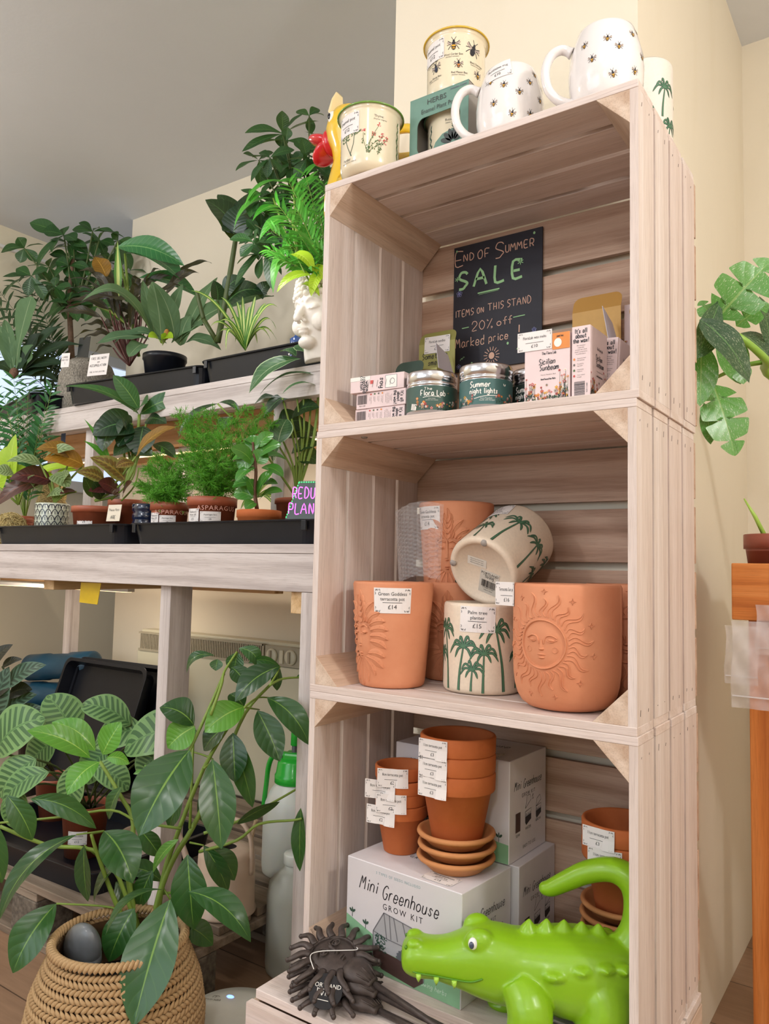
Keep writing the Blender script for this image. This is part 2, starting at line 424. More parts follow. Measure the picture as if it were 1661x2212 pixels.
# ------------------------------------------------------------------ crates
screw_m = pm('zinc_screw', '9a9a98', .3, metal=1)
nail_m = pm('dark_nail', '6a5c54', .5, metal=.6)
W, H, D, T = .498, .4, .2867, .0107
A = .043
def crate(x0, y0, z0, label):
    c = thing('wooden_crate', label, 'crate', (x0, y0, z0), 0, 'pale slatted crates stacked as shelves')
    rg = random.Random(int(z0*100)+5)
    def panel(name, mat, boxes): 
        mb = MB()
        for a, b in boxes: mb.box(a, b)
        return mb.build(name, mat, c, bevel=.0009)
    n = 4; gap = .0065; bw = (D-.006-gap*(n-1))/n
    ys = [i*(bw+gap) for i in range(n)]
    jj = lambda: rg.uniform(-.0008, .0008)
    bt = (D-.006-.0095*3)/4
    panel('top_board', wX, [((jj(), i*(bt+.0095), H-T), (W+jj(), i*(bt+.0095)+bt, H)) for i in range(4)])
    panel('bottom_board', wX, [((jj(), y, 0), (W+jj(), y+bw, T)) for y in ys])
    for nm, xa in (('side_panel', 0), ('side_panel', W-T)):
        nl = MB()
        for y in ys: nl.box((xa, y+.0008, T), (xa+T, y+bw-.0008, H-T))
        for y in ys:
            for zz in (.026, H-.026):
                for q in (.2, .68):
                    nl.tube([(xa+(T+.0001 if xa else -.0001), y+bw*q, zz+jj()*3-.002), (xa+(T+.0001 if xa else -.0001), y+bw*q+.0012, zz+jj()*3+.002)], .0004, 5, 1)
        nl.build(nm, [wZ, nail_m], c)
    nb = 4; g2 = .0125; bh = (H-2*T-.004-g2*(nb-1))/nb
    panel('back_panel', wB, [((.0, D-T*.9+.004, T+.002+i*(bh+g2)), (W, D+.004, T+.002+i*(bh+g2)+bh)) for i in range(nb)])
    for sx, sz in ((0, 0), (0, 1), (1, 0), (1, 1)):
        xa = T if sx == 0 else W-T; za = T if sz == 0 else H-T; dx = 1 if sx == 0 else -1; dz = 1 if sz == 0 else -1
        MB().prism([(xa, .0005, za), (xa+dx*A, .0005, za), (xa, .0005, za+dz*A)], (0, D-T-.001, 0)).build('corner_block', wY, c, bevel=.0006)
    return c
crate(0, 0, .4, 'topmost crate of the stack, holding the chalk sale sign and candles')
crate(-.003, 0, 0, 'second crate from the top, holding terracotta and palm tree planters')
c3 = crate(-.002, 0, -.4, 'third crate down, holding the greenhouse kit boxes and small clay pots')
for x, y, z in ((.088, .028, .3885), (.06, .045, .0)): pass
scr = MB(); scr.lathe([(0, -.0018), (.004, -.0018), (.0052, 0), (.0052, .0004)], 16, 0, M.Translation((.077, .022, .3889)))
scr.build('screw', screw_m, [o for o in bpy.data.objects if o.name.startswith('wooden_crate.001')][0])
# base crate: closed board top, slatted front, pushed forward
b4 = thing('wooden_crate', 'bottom crate standing on the floor, pushed forward under the green crocodile', 'crate', (-.012, -.105, FL), 0, 'pale slatted crates stacked as shelves')
mb = MB()
for y0, y1 in ((.012, .075), (.081, .145), (.151, .22), (.226, .30), (.306, .385)): mb.box((.006, y0, .2745), (.512, y1, .287))
mb.build('top_board', wX, b4, bevel=.001)
mb = MB()
for z0, z1 in ((.0, .082), (.092, .176), (.186, .2725)): mb.box((0, 0, z0), (.515, .0118, z1))
for x in (.012, .5):
    for z in (.03, .135, .235): mb.tube([(x, -.0002, z-.003), (x, -.0002, z+.003)], .0007, 5, 1)
mb.build('front_board', [wX, nail_m], b4)
mb = MB()
for z0, z1 in ((.0, .082), (.092, .176), (.186, .2725)): mb.box((0.002, .0125, z0), (.0115, .385, z1)); mb.box((.5035, .0125, z0), (.513, .385, z1))
mb.build('side_panel', wY, b4, bevel=.001)
# ------------------------------------------------------------------ things on top of the stack
def rotm(fn, cx, cy, a):
    c, s = cos(a), sin(a)
    return lambda u, v, h=0: fn(cx+u*c-v*s, cy+u*s+v*c, h)
cer = pm('glossy_white_ceramic', 'f1ebe8', .12, coat=.6); cream_en = pm('cream_enamel', 'eee0c2', .15, coat=.6)
bk = pm('black_print', '26242a', .5); ylw = pm('honey_yellow_print', 'e0a52c', .5); wing = pm('pale_wing_print', 'b9a79a', .5)
tgrey = pm('grey_print', '6c6460', .5); red_p = pm('red_print', 'c4473f', .5); grn_p = pm('leaf_green_print', '4f6b3c', .5); pink_p = pm('pink_print', 'd88a84', .5)
dgreen_p = pm('dark_green_print', '2f4f40', .5); orange_p = pm('orange_print', 'e08a3c', .5); white_p = pm('white_print', 'f2eee6', .5); blue_p = pm('navy_print', '2f3c58', .5)
PM = [bk, ylw, wing, tgrey, red_p, grn_p, pink_p, dgreen_p, orange_p, white_p, blue_p]
def bee(mb, cx, cy, k, fn, rot=0, hue=1):
    g = rotm(fn, cx, cy, rot); g2 = lambda u, v, h=0: g(u, v, h+.0002); g3 = lambda u, v, h=0: g(u, v, h+.0004)
    for s in (-1, 1):
        disc(mb, s*.34*k, .12*k, .34*k, .13*k, g, 2, 8, s*.5)
        for a, b in ((.55, .5), (.62, -.05), (.5, -.55)):
            stroke(mb, [(0, .1*k*b), (s*a*.6*k, b*.35*k+.05*k), (s*a*k, b*k*.8)], k*.028, g, 0)
        stroke(mb, [(0, .4*k), (s*.16*k, .62*k), (s*.22*k, .75*k)], k*.022, g, 0)
    disc(mb, 0, -.22*k, .21*k, .32*k, g2, 0, 10)
    disc(mb, 0, -.12*k, .20*k, .10*k, g3, hue, 8); disc(mb, 0, -.36*k, .15*k, .06*k, g3, hue, 8)
    disc(mb, 0, .14*k, .17*k, .17*k, g2, 0, 9); disc(mb, 0, .36*k, .11*k, .10*k, g2, 0, 8)
def flower(mb, cx, cy, r, fn, mi, ci=1, n=5):
    g = lambda u, v, h=0: fn(u, v, h+.0002)
    for i in range(n):
        a = 2*pi*i/n+.3; disc(mb, cx+cos(a)*r*.6, cy+sin(a)*r*.6, r*.48, r*.32, fn, mi, 7, a)
    disc(mb, cx, cy, r*.28, r*.28, g, ci, 7)
def sprig(mb, x0, y0, h, fn, mi, leafm, rg, bend=.2, n=6, ll=.2):
    p = smooth_line([(x0, y0), (x0+bend*h*.4, y0+h*.5), (x0+bend*h, y0+h)], 4); stroke(mb, p, h*.012, fn, mi)
    for i in range(n):
        t = (i+1.5)/(n+1.5); q = p[min(int(t*(len(p)-1)), len(p)-1)]; s = 1 if i % 2 else -1; a = s*rg.uniform(.5, 1.1)
        disc(mb, q[0]+sin(a)*ll*h*.5, q[1]+cos(a)*ll*h*.5, ll*h*.12, ll*h*.5, fn, leafm, 7, -a)
# --- enamel pots
def enamel_pot(label, loc, rz, rimcol, deco, tilt=None):
    t = thing('enamel_pot', label, 'plant pot', loc, rz, rot=tilt)
    R0, Hh = .0465, .103
    prof = [(0, .0012), (.036, .0012), (.0385, .003), (.0435, .007), (.0462, .014), (R0, .03), (R0+.0005, Hh-.008), (R0+.001, Hh-.004), (R0+.006, Hh)]
    inn = [(R0+.0045, Hh+.0006), (R0-.001, Hh-.005), (R0-.0015, .03), (.043, .012), (0, .008)]
    MB().lathe(prof+inn, 64).build('body', cream_en, t, True)
    MB().lathe([(R0+.0046, Hh-.0008), (R0+.0068, Hh-.0012), (R0+.0074, Hh+.0004), (R0+.0066, Hh+.0018), (R0+.0046, Hh+.0014), (R0+.0046, Hh-.0008)], 64).build('rim', pm('enamel_rim_'+rimcol, rimcol, .15, coat=.6), t, True)
    mb = MB(); f = rev_map(lambda v: R0+.0003, -pi/2, .0003); f.r0 = R0; deco(mb, f)
    mb.build('printed_picture', PM, t)
    lab = rotm(f, -.034, .077, .0)
    price_card(['Enamel pot'], '£12', .046, .034, lambda u, v, l=0: lab(u, v, l+.0004), t)
    return t
def deco_herbs(mb, f):
    rg = random.Random(4)
    text(mb, 'Thyme:', .020, .083, .0042, f, 0, 'C', .9); text(mb, '(Thymus vulgaris)', .022, .079, .0022, f, 0)
    text(mb, 'Parsley:', -.033, .018, .0042, f, 0, 'C', .9); text(mb, '(Petroselinum crispum)', -.029, .0145, .0022, f, 0)
    stroke(mb, smooth_line([(-.026, .028), (-.034, .045), (-.037, .056)]), .0005, f, 7); stroke(mb, smooth_line([(-.026, .028), (-.020, .045), (-.019, .066)]), .0005, f, 7)
    stroke(mb, [(-.026, .028), (-.024, .024)], .0008, f, 7)
    for i in range(26): disc(mb, -.037+rg.uniform(-.009, .008), .056+rg.uniform(-.006, .006), .0009, .0019, f, 5, 6, rg.uniform(0, 3))
    for i in range(14): disc(mb, -.018+rg.uniform(-.006, .009), .062+rg.uniform(-.006, .008), .0008, .0026, f, 5, 6, rg.uniform(-1, 1))
    for bx, by, tx, ty in ((.004, .028, -.004, .058), (.004, .028, .012, .054), (.004, .028, .020, .07), (.004, .029, .022, .048), (.02, .026, .026, .054), (.006, .028, .03, .044), (.02, .026, .034, .05)):
        p = smooth_line([(bx, by), ((bx+tx)/2-.003, (by+ty)/2), (tx, ty)]); stroke(mb, p, .0003, f, 5)
        for k in range(9):
            q = p[rg.randrange(len(p))]; disc(mb, q[0]+rg.uniform(-.003, .003), q[1]+rg.uniform(-.002, .002), .0007, .0016, f, 5, 6, rg.uniform(0, 3))
        for k in range(8): disc(mb, tx+rg.uniform(-.0025, .0025), ty+rg.uniform(-.002, .005), .0008, .0014, f, 4 if k % 2 else 6, 6, rg.uniform(0, 3))
    for k in range(12): disc(mb, .058+rg.uniform(-.002, .002), .02+k*.006, .0016, .005, f, 5, 7, .5*(-1)**k)
    for k in range(10): disc(mb, -.068+rg.uniform(-.003, .003), .02+k*.006, .0012, .003, f, 10, 7, .5*(-1)**k)
def deco_bees(mb, f):
    bee(mb, .004, .078, .017, f, 0, 1); bee(mb, .036, .073, .021, f, -.3, 0); bee(mb, -.026, .048, .015, f, .2, 10); bee(mb, .012, .046, .012, f, 0, 8); bee(mb, .046, .035, .012, f)
    for s, x, y in (('Wool Carder Bee:', .004, .061), ('Red Mason Bee:', .014, .031), ('Ashy Mining Bee:', -.029, .031), ('Carpenter Bee:', -.034, .058), ('Black Scavenger:', .044, .050)):
        text(mb, s, x, y, .0034, f, 0, 'C', .85); text(mb, '(Anthidium manicatum)', x-.002, y-.0032, .002, f, 0, 'C', .8)
enamel_pot('cream enamel pot with herb drawings and a green rim, at the front left corner', (.0628, .034, .8), rad(28), '6f9a3c', deco_herbs)
# --- green cardboard box with a window, and the pot inside
bx = thing('pot_gift_box', 'green card box with a cut-out window reading HERBS, between the enamel pots and mugs', 'box', (.121, .06, .8))
gcard = pm('sage_green_card', '6f9385', .6, var=.04); gcard2 = pm('grey_card_lining', '9a948e', .7)
w_, h_, d_ = .105, .13, .104
mb = MB(); tk = .0012
mb.box((0, tk, 0), (tk, d_-tk, h_)); mb.box((w_-tk, tk, 0), (w_, d_-tk, h_)); mb.box((0, d_-tk, 0), (w_, d_, h_)); mb.box((tk, tk, 0), (w_-tk, d_-tk, tk))
mb.build('carton', gcard2, bx)
MB().box((0, 0, h_-tk), (w_, d_, h_)).build('lid', gcard, bx)
mb = MB()   # front with rounded window
def rr(x0, z0, x1, z1, r, n=5): 
    p = []
    for cx, cz, a in ((x1-r, z1-r, 0), (x0+r, z1-r, pi/2), (x0+r, z0+r, pi), (x1-r, z0+r, 1.5*pi)):
        for i in range(n+1): b = a+pi/2*i/n; p.append((cx+r*cos(b), cz+r*sin(b)))
    return p
wx0, wz0, wx1, wz1, wr = .014, .036, w_-.014, h_-.035, .012
for cx, cz, a0 in ((wx1, wz1, 0), (wx0, wz1, pi/2), (wx0, wz0, pi), (wx1, wz0, 1.5*pi)):
    sx = -1 if cx == wx1 else 1; sz = -1 if cz == wz1 else 1; ccx, ccz = cx+sx*wr, cz+sz*wr
    arc = [(ccx+wr*cos(a0+pi/2*i/6), .0001, ccz+wr*sin(a0+pi/2*i/6)) for i in range(7)]
    mb.prism([(cx, .0001, cz)]+arc[::-1], (0, tk, 0))
for (xa, za, xb, zb) in ((0, 0, w_, wz0), (0, wz1, w_, h_-.0013), (0, wz0, wx0, wz1), (wx1, wz0, w_, wz1)): mb.box((xa, .0001, za), (xb, tk-.0001, zb))
mb.prism([(.040, .0002, .03), (w_-.012, .0002, .03), (w_-.012, .0002, .064), (.060, .0002, .058), (.048, .0002, .048)], (0, tk, 0))
f = plane_map((0, -.0002, 0), (1, 0, 0), (0, 0, 1))
text(mb, 'HERBS', .049, h_-.016, .0085, f, 1, 'C', 1.05); text(mb, 'Enamel Plant Pots', .053, h_-.029, .0074, f, 1, 'C', .86)
text(mb, 'Includes 3 pots', .088, h_-.0065, .0034, f, 2)
for i in range(6):
    a = -1.2+i*.45; disc(mb, .079+sin(a)*.013, .040+cos(a)*.013, .004, .010, f, 1, 9, -a)
mb.build('front_panel', [gcard, pm('charcoal_print', '4a4f4e', .6), pm('plum_print', '6a5a78', .6)], bx)
def deco_rose(mb, f):
    rg = random.Random(9); text(mb, 'Rosemary:', .0, .083, .0042, f, 0); text(mb, '(Salvia rosmarinus)', .0, .079, .0022, f, 0)
    for tx, ty, n in ((.004, .072, 34), (-.016, .052, 16), (.018, .05, 16)):
        p = smooth_line([(.0, .022), ((0+tx)*.7, (.022+ty)/2), (tx, ty)], 5); stroke(mb, p, .0005, f, 7)
        for k in range(n):
            t = .35+.65*k/n; q = p[min(int(t*len(p)), len(p)-1)]; a = (.7 if k % 2 else -.7)+rg.uniform(-.25, .25)
            disc(mb, q[0]+sin(a)*.004, q[1]+cos(a)*.004, .0008, .0048, f, 7 if k % 3 else 5, 6, -a)
    for k in range(14): disc(mb, -.042+rg.uniform(-.002, .002), .012+k*.0055, .0015, .004, f, 7, 7, .5*(-1)**k)
ip = enamel_pot('cream enamel pot with rosemary drawing, seen through the window of the green box', (.1735, .118, .8012), rad(22), '4c7a58', deco_rose)
for o in list(ip.children):
    if o.name.startswith('price_label'): bpy.data.objects.remove(o)
enamel_pot('cream enamel pot with bee drawings and a yellow rim, standing on the green box', (.170, .118, .93), rad(20), 'e3bb3f', deco_bees)
# --- mugs
def mug_r(z):
    pts = [(0, .036), (.004, .0395), (.012, .0435), (.03, .0478), (.05, .0488), (.07, .0468), (.088, .0425), (.1, .0385), (.104, .0372)]
    for (a, ra), (b, rb) in zip(pts, pts[1:]):
        if a <= z <= b: return ra+(rb-ra)*(z-a)/(b-a)
    return pts[-1][1]
def mug(label, loc, rz, seed, bees, card=None):
    t = thing('bee_mug', label, 'mug', loc, rz, 'white bee mugs on the top')
    zs = [0, .002, .006, .012, .02, .03, .04, .05, .06, .07, .08, .088, .095, .1, .1035]
    prof = [(0, .001), (.034, .001)]+[(mug_r(z), z) for z in zs]+[(mug_r(.104)-.0018, .105)]+[(mug_r(z)-.0035, z) for z in reversed(zs[3:])]+[(.03, .008), (0, .006)]
    MB().lathe(prof, 64).build('body', cer, t, True)
    hp = smooth_line([(-.0445, 0, .084), (-.058, 0, .090), (-.072, 0, .082), (-.079, 0, .062), (-.076, 0, .038), (-.064, 0, .021), (-.050, 0, .014), (-.0405, 0, .013)], 5)
    MB().tube(hp, [.0075, .007]+[.0062]*(len(hp)-4)+[.007, .0075], 14, up=V((0, 1, 0)), flat=1.1).build('handle', cer, t, True)
    f = rev_map(mug_r, 0, .0003); f.r0 = .0465
    mb = MB()
    for a, z, r in bees: bee(mb, a*f.r0, z, .0088, f, r)
    mb.build('bee_print', PM, t)
    if card:
        a, z, rot = card; g = rotm(f, a*f.r0, z, rot)
        price_card(['Bumblebee mug'], '£10', .044, .026, lambda u, v, l=0: g(u, v, l+.0005), t)
    return t
# handle points along local -X; angles measured from local +X
bees1 = [(1.62*pi/2+pi*.46+d, z, r) for d, z, r in ((-.9, .092, -.1), (-.55, .074, .2), (-1.25, .073, .1), (-.1, .066, -.2), (-.62, .047, .1), (-1.4, .044, 0), (.0, .043, .2), (-.95, .022, .3), (-.3, .020, -.2), (-1.9, .06, 0), (-1.8, .03, .2), (.4, .085, 0))]
m1 = mug('white mug with little bees and a price sticker, lower and left of the two mugs', (.297, .056, .8), rad(27), 1, [(a-.02, z, r) for a, z, r in ((-.65, .088, .1), (-.95, .07, 0), (-1.75, .064, -.1), (-.55, .05, .1), (-1.3, .052, 0), (-2.05, .04, 0), (-.92, .024, .1), (-1.5, .022, -.3), (-.2, .075, 0), (-.1, .03, .2), (-2.2, .075, .1))], (-1.3+2.0, .093, .17))
bpy.data.objects.remove([o for o in m1.children if o.name.startswith('price_label')][0])
f = rev_map(mug_r, 0, .0003); f.r0 = .0465; g = rotm(f, -2.02*.0465, .090, .16)
price_card(['Bumblebee mug'], '£10', .044, .027, lambda u, v, l=0: g(u, v, l+.0006), m1)
mug('white mug with little bees, at the right end above the crate corner', (.441, .048, .8), rad(27), 2, [(a-.02, z, r) for a, z, r in ((-.5, .093, -.2), (-.85, .082, 0), (-1.65, .07, -.1), (-.5, .056, -.1), (-1.35, .058, -.1), (-2.05, .046, 0), (-.85, .03, 0), (-1.5, .022, .3), (-.1, .07, .2), (.1, .04, .1), (-.05, .022, 0), (-2.3, .07, .1))])
# --- palm tree tumbler at the back, navy box behind the mugs
def palm_tree(mb, x, y0, h, fn, rg, s=1.0, lean=.1, mi=0, md=1, n=8):
    top = (x+lean*h, y0+h)
    p = smooth_line([(x, y0), (x+lean*h*.25, y0+h*.45), top], 5)
    stroke(mb, p, lambda t: s*.0022*(1-.45*t), fn, md); 
    fn2 = lambda u, v, l=0: fn(u, v, l+.00018)
    stroke(mb, p, lambda t: s*.0014*(1-.5*t), fn2, mi)
    for i, a in enumerate((-2.45, -1.75, -1.1, -.35, .5, 1.15, 1.8, 2.5)[:n]):
        a += rg.uniform(-.1, .1); L = s*.0235*rg.uniform(.9, 1.1)*(.8 if abs(a) > 2.1 else 1)
        c = (top[0]+sin(a)*L*.60, top[1]+cos(a)*L*.50+L*.20); e = (top[0]+sin(a)*L*1.0, top[1]+cos(a)*L*.55-L*.34*abs(sin(a))-(.15*L if abs(a) > 2 else 0))
        q = smooth_line([top, c, e], 6)
        stroke(mb, q, lambda t: s*.0019*sin(pi*min(1, .10+.9*t))**.6+.0002, fn, md); stroke(mb, q, lambda t: s*.0012*sin(pi*min(1, .1+.88*t))**.7, fn2, mi)
palm_l = pm('palm_green_glaze', '4f7a5c', .4); palm_d = pm('dark_palm_outline', '234436', .4)
stone_w = pm('speckled_white_stoneware', 'ece2d6', .35, var=.03, scale=300)
t = thing('palm_tumbler', 'tall off-white tumbler planter with palm trees, behind the right mug', 'planter', (.444, .222, .8))
Rt = .038
MB().lathe([(0, .001), (.033, .001), (.036, .004), (Rt, .012), (Rt, .145), (.0372, .150), (.0345, .153), (.034, .15), (.034, .012), (0, .008)], 56).build('body', stone_w, t, True)
mb = MB(); f = rev_map(lambda v: Rt, -pi/2, .0003); f.r0 = Rt; rg = random.Random(3)
for i, (a, y0, h) in enumerate(((0, .02, .05), (.9, .06, .045), (1.2, .012, .036), (-.8, .05, .05), (-1.4, .02, .05), (2.2, .04, .05), (3.3, .03, .05))): palm_tree(mb, a*Rt, y0, h, f, rg, .8)
mb.build('palm_print', [palm_l, palm_d], t)
t = thing('navy_gift_box', 'navy blue box half hidden behind the two bee mugs', 'box', (.268, .17, .8))
MB().box((0, 0, 0), (.085, .06, .098)).build('carton', pm('navy_card', '2c4468', .55), t, bevel=.001)
MB().box((-.0006, -.0006, 0), (.0856, .0606, .055)).build('white_band', paper, t)
# --- yellow duck
t = thing('toy_duck', 'yellow plastic duck with an open red beak, behind the herb pot', 'toy duck', (-.020, .15, .8), 0)
yel = pm('glossy_yellow_plastic', 'f0c52f', .2, coat=.5, sss=.15); redb = pm('glossy_red_plastic', 'd5202c', .18, coat=.6)
mb = MB()
def blob(mb, pts, seg=28, mi=0):
    """sections: (x, z, half-width y, half-height z, tilt) skinned"""
    vs = []
    for x, y, z, ry, rz_, tl in pts:
        for k in range(seg):
            a = 2*pi*k/seg; vs.append(V((x-sin(tl)*sin(a)*rz_, y+cos(a)*ry, z+cos(tl)*sin(a)*rz_)))
    n = len(pts)
    mb.add(vs, [(i*seg+k, i*seg+(k+1) % seg, (i+1)*seg+(k+1) % seg, (i+1)*seg+k) for i in range(n-1) for k in range(seg)]+[tuple(range(seg))[::-1], tuple((n-1)*seg+k for k in range(seg))], mi)
mb.lathe([(0, 0), (.030, 0), (.041, .008), (.046, .028), (.046, .055), (.041, .082), (.036, .104), (.031, .125), (.034, .148), (.042, .166), (.046, .184), (.043, .203), (.034, .218), (.02, .227), (0, .230)], 40, 0, M.Translation((-.048, 0, 0)))
mb.build('head_and_breast', yel, t, True)
mb = MB(); blob(mb, [(-.06, 0, .045, .03, .03, 0), (-.03, 0, .05, .062, .049, 0), (.02, 0, .052, .07, .051, 0), (.06, 0, .056, .06, .046, -.2), (.09, 0, .066, .04, .034, -.4), (.115, 0, .083, .018, .018, -.7), (.122, 0, .09, .006, .006, -.7)])
mb.build('body', yel, t, True)
mb = MB(); mb.tube(smooth_line([(-.02, 0, .15), (.03, 0, .158), (.085, 0, .148), (.105, 0, .12), (.106, 0, .085)], 5), [.008]*21, 12); mb.build('handle', yel, t, True)
mb = MB()   # beak: two lips opening to the left, joined at the cheek
for sg, L_, ang in ((1, .036, .38), (-1, .030, -.62)):
    mb.ball((-.092-cos(ang)*L_*.55, 0, .174+sin(ang)*L_*.72), (L_, .027, .0115), 22, 14, 0, M.Rotation(ang, 3, 'Y'))
mb.ball((-.088, 0, .174), (.017, .029, .027), 18, 14)
mb.build('beak', redb, t, True)
for s in (-1, 1):
    e = MB(); e.ball((-.062, s*.0385, .197), (.0085, .0065, .0115), 16, 10, 0); e.build('eye', pm('eye_white_plastic', 'f4f0e6', .2), t, True)
    e2 = MB(); e2.ball((-.0645, s*.0435, .1975), (.0038, .003, .0058), 12, 8); e2.build('pupil', pm('eye_black_plastic', '14141c', .2, coat=.4), t, True)
mb = MB(); blob(mb, [(-.078, 0, .207, .014, .010, .5), (-.086, 0, .224, .021, .012, .5), (-.082, 0, .250, .017, .006, .3), (-.078, 0, .266, .010, .003, .3)]); mb.build('crest', pm('pale_cream_plastic', 'f1dfae', .3, sss=.2), t, True)
# ------------------------------------------------------------------ top crate
CF = .4107
# chalk sign
sg = thing('chalk_sign', 'black chalk sign announcing a sale, pinned to the back of the top crate', 'sign', (.080, .2765, .545))
SW, SH = .173, .2325
MB().box((0, 0, 0), (SW, .003, SH)).build('board', pm('black_sign_board', '23222c', .6, var=.1), sg, bevel=.0005)
chalk = [pm('peach_chalk', 'e3b9a2', .9), pm('green_chalk', 'a3d39a', .9), pm('violet_chalk', '9a9fd8', .9)]
mb = MB(); f = plane_map((0, -.0002, 0), (1, 0, 0), (0, 0, 1))
hand(mb, 'E', .0135, SH*.845, .026, f, .00085, 0); hand(mb, 'ND', .0315, SH*.873, .0125, f, .0008, 0); hand(mb, 'OF', .0615, SH*.868, .0150, f, .0008, 0, space=.1)
hand(mb, 'S', .0945, SH*.838, .027, f, .00085, 0); hand(mb, 'UMMER', .131, SH*.868, .0130, f, .0008, 0, space=-.12)
hand(mb, 'SALE', .078, SH*.655, .030, f, .0024, 1, space=.4, curl=True); stroke(mb, [(.050, SH*.595), (.093, SH*.598)], .0012, f, 1); stroke(mb, [(.052, SH*.582), (.091, SH*.588)], .0003, f, 1)
hand(mb, '*', .009, SH*.71, .016, f, .0006, 1); hand(mb, '*', .134, SH*.735, .018, f, .0007, 1)
for cx, cy, k in ((.0125, SH*.62, 1), (.013, SH*.04, .8), (.159, SH*.235, .7)):
    for i in range(5):
        a = 2*pi*i/5+.3; q = [(cx+k*(.0025+.0034*cos(b))*cos(a)-k*.0022*sin(b)*sin(a), cy+k*(.0025+.0034*cos(b))*sin(a)+k*.0022*sin(b)*cos(a)) for b in [2*pi*j/10 for j in range(11)]]
        stroke(mb, q, .0003, f, 2)
hand(mb, 'ITEMS', .024, SH*.435, .0118, f, .0006, 0, space=-.25); hand(mb, 'ON', .056, SH*.438, .0095, f, .0006, 0, space=-.12); hand(mb, 'THIS', .087, SH*.442, .0125, f, .0006, 0, space=-.25); hand(mb, 'STAND', .131, SH*.442, .0125, f, .0006, 0, space=-.25)
hand(mb, '20%', .060, SH*.306, .0165, f, .0006, 0, space=.1); hand(mb, 'off', .103, SH*.312, .0135, f, .0007, 0, space=-.1)
stroke(mb, [(.019, SH*.34), (.033, SH*.342)], .0008, f, 1); stroke(mb, [(.120, SH*.355), (.142, SH*.358)], .0008, f, 1)
hand(mb, 'Marked', .036, SH*.19, .0165, f, .0007, 0, space=-.36); hand(mb, 'price', .092, SH*.2, .0138, f, .0007, 0, space=-.3)
stroke(mb, [(.1315, SH*.29), (.1312, SH*.235)], .0010, f, 0); disc(mb, .1312, SH*.208, .0017, .0020, f, 0)
disc(mb, .079, SH*.09, .0055, .0062, f, 0, 16)
for i in range(15):
    a = 2*pi*i/15+.1; stroke(mb, [(.079+cos(a)*.0085, SH*.09+sin(a)*.009), (.079+cos(a)*.0155, SH*.09+sin(a)*.016)], .0006, f, 0)
for x, y in ((.006, SH*.965), (.158, SH*.965), (.110, SH*.165), (.040, SH*.052)): disc(mb, x, y, .0021, .0025, f, 1)
for x, y in ((.020, SH*.10), (.131, SH*.12)): stroke(mb, smooth_line([(x-.004, y-.003), (x-.001, y+.001), (x, y-.001), (x+.003, y+.003), (x+.005, y+.002)]), .0005, f, 1)
mb.build('chalk_writing', chalk, sg)

# candle tins
tin_m = pm('brushed_tin', 'd9d9dc', .16, metal=1)
def tin(label, loc, rz, col, deco):
    t = thing('candle_tin', label, 'candle', loc, rz, 'printed candle tins in the top crate')
    r = .0375
    MB().lathe([(0, .0005), (r-.003, .0005), (r, .003), (r, .044), (r-.0004, .0455)], 56).build('can', tin_m, t, True)
    MB().lathe([(r-.001, .044), (r+.0004, .0445), (r+.0004, .0485), (r-.0006, .0495), (r-.0006, .0505), (r+.0006, .0515), (r+.0006, .0645), (r-.001, .0665), (r-.004, .067), (r-.006, .0662), (0, .0662)], 56).build('lid', tin_m, t, True)
    s = MB().lathe([(r+.0003, .0075), (r+.0003, .0435)], 56).build('paper_sleeve', pm('sleeve_'+col, col, .5, var=.08, scale=8), t, True)
    mb = MB(); f = rev_map(lambda v: r+.0003, -pi/2, .0004); f.r0 = r; deco(mb, f); mb.build('printed_design', PM, t)
    return t
def garden(mb, f, x0, x1, y, rg, n=26, hmax=.02):
    for i in range(n):
        x = rg.uniform(x0, x1); h = rg.uniform(.002, hmax)*(.45+.55*abs((x-(x0+x1)/2)/((x1-x0)/2)))
        stroke(mb, [(x, y), (x+rg.uniform(-.001, .001), y+h)], .00018, f, rg.choice((5, 7, 0)))
        flower(mb, x, y+h, rg.uniform(.0012, .0026), f, rg.choice((4, 8, 6, 1, 9, 2, 4)), rg.choice((1, 0, 9)), 5)
    for i in range(n):
        x = rg.uniform(x0, x1); disc(mb, x, y+rg.uniform(0, .006), .0007, .0024, f, rg.choice((5, 7, 7, 0)), 6, rg.uniform(-1, 1))
def d1(mb, f):
    rg = random.Random(2)
    hand(mb, 'The', -.004, .0365, .0038, f, .0003, 9); hand(mb, 'Flora Lab', .003, .0285, .0076, f, .0006, 9, space=-.35)
    stroke(mb, smooth_line([(-.012, .0255), (.0, .0275), (.014, .0262)]), .0004, f, 9)
    text(mb, 'HAND POURED', .001, .0235, .0011, f, 9); text(mb, 'NATURAL WAX CANDLES', .001, .0212, .0011, f, 9)
    garden(mb, f, -.024, .05, .0085, rg, 34, .018); bee(mb, .026, .033, .003, f, .4)
    g = rotm(f, -.027, .0128, -.2); rect(mb, -.005, -.0045, .005, .0045, g, 9)
    for i in range(4): text(mb, 'MADE IN', 0, .0025-i*.0021, .0011, lambda u, v, l=0: g(u, v, .0003), 0)
def d2(mb, f):
    rg = random.Random(5)
    hand(mb, 'Summer', -.010, .0315, .0080, f, .00065, 9, space=-.35, slant=.1); hand(mb, 'night lights', -.005, .0225, .0072, f, .0006, 9, space=-.4)
    stroke(mb, smooth_line([(-.018, .0155), (-.004, .0185), (.014, .0195)]), .0004, f, 9)
    text(mb, 'Insect Repellent', -.001, .0148, .0018, f, 9); text(mb, 'Candle with Citrepel', .0, .0122, .0018, f, 9)
    garden(mb, f, .012, .045, .0085, rg, 18, .02); garden(mb, f, -.045, -.02, .0085, rg, 14, .02); disc(mb, .0245, .0355, .0008, .002, f, 9, 6, .3); disc(mb, .027, .0352, .0008, .002, f, 9, 6, -.4)
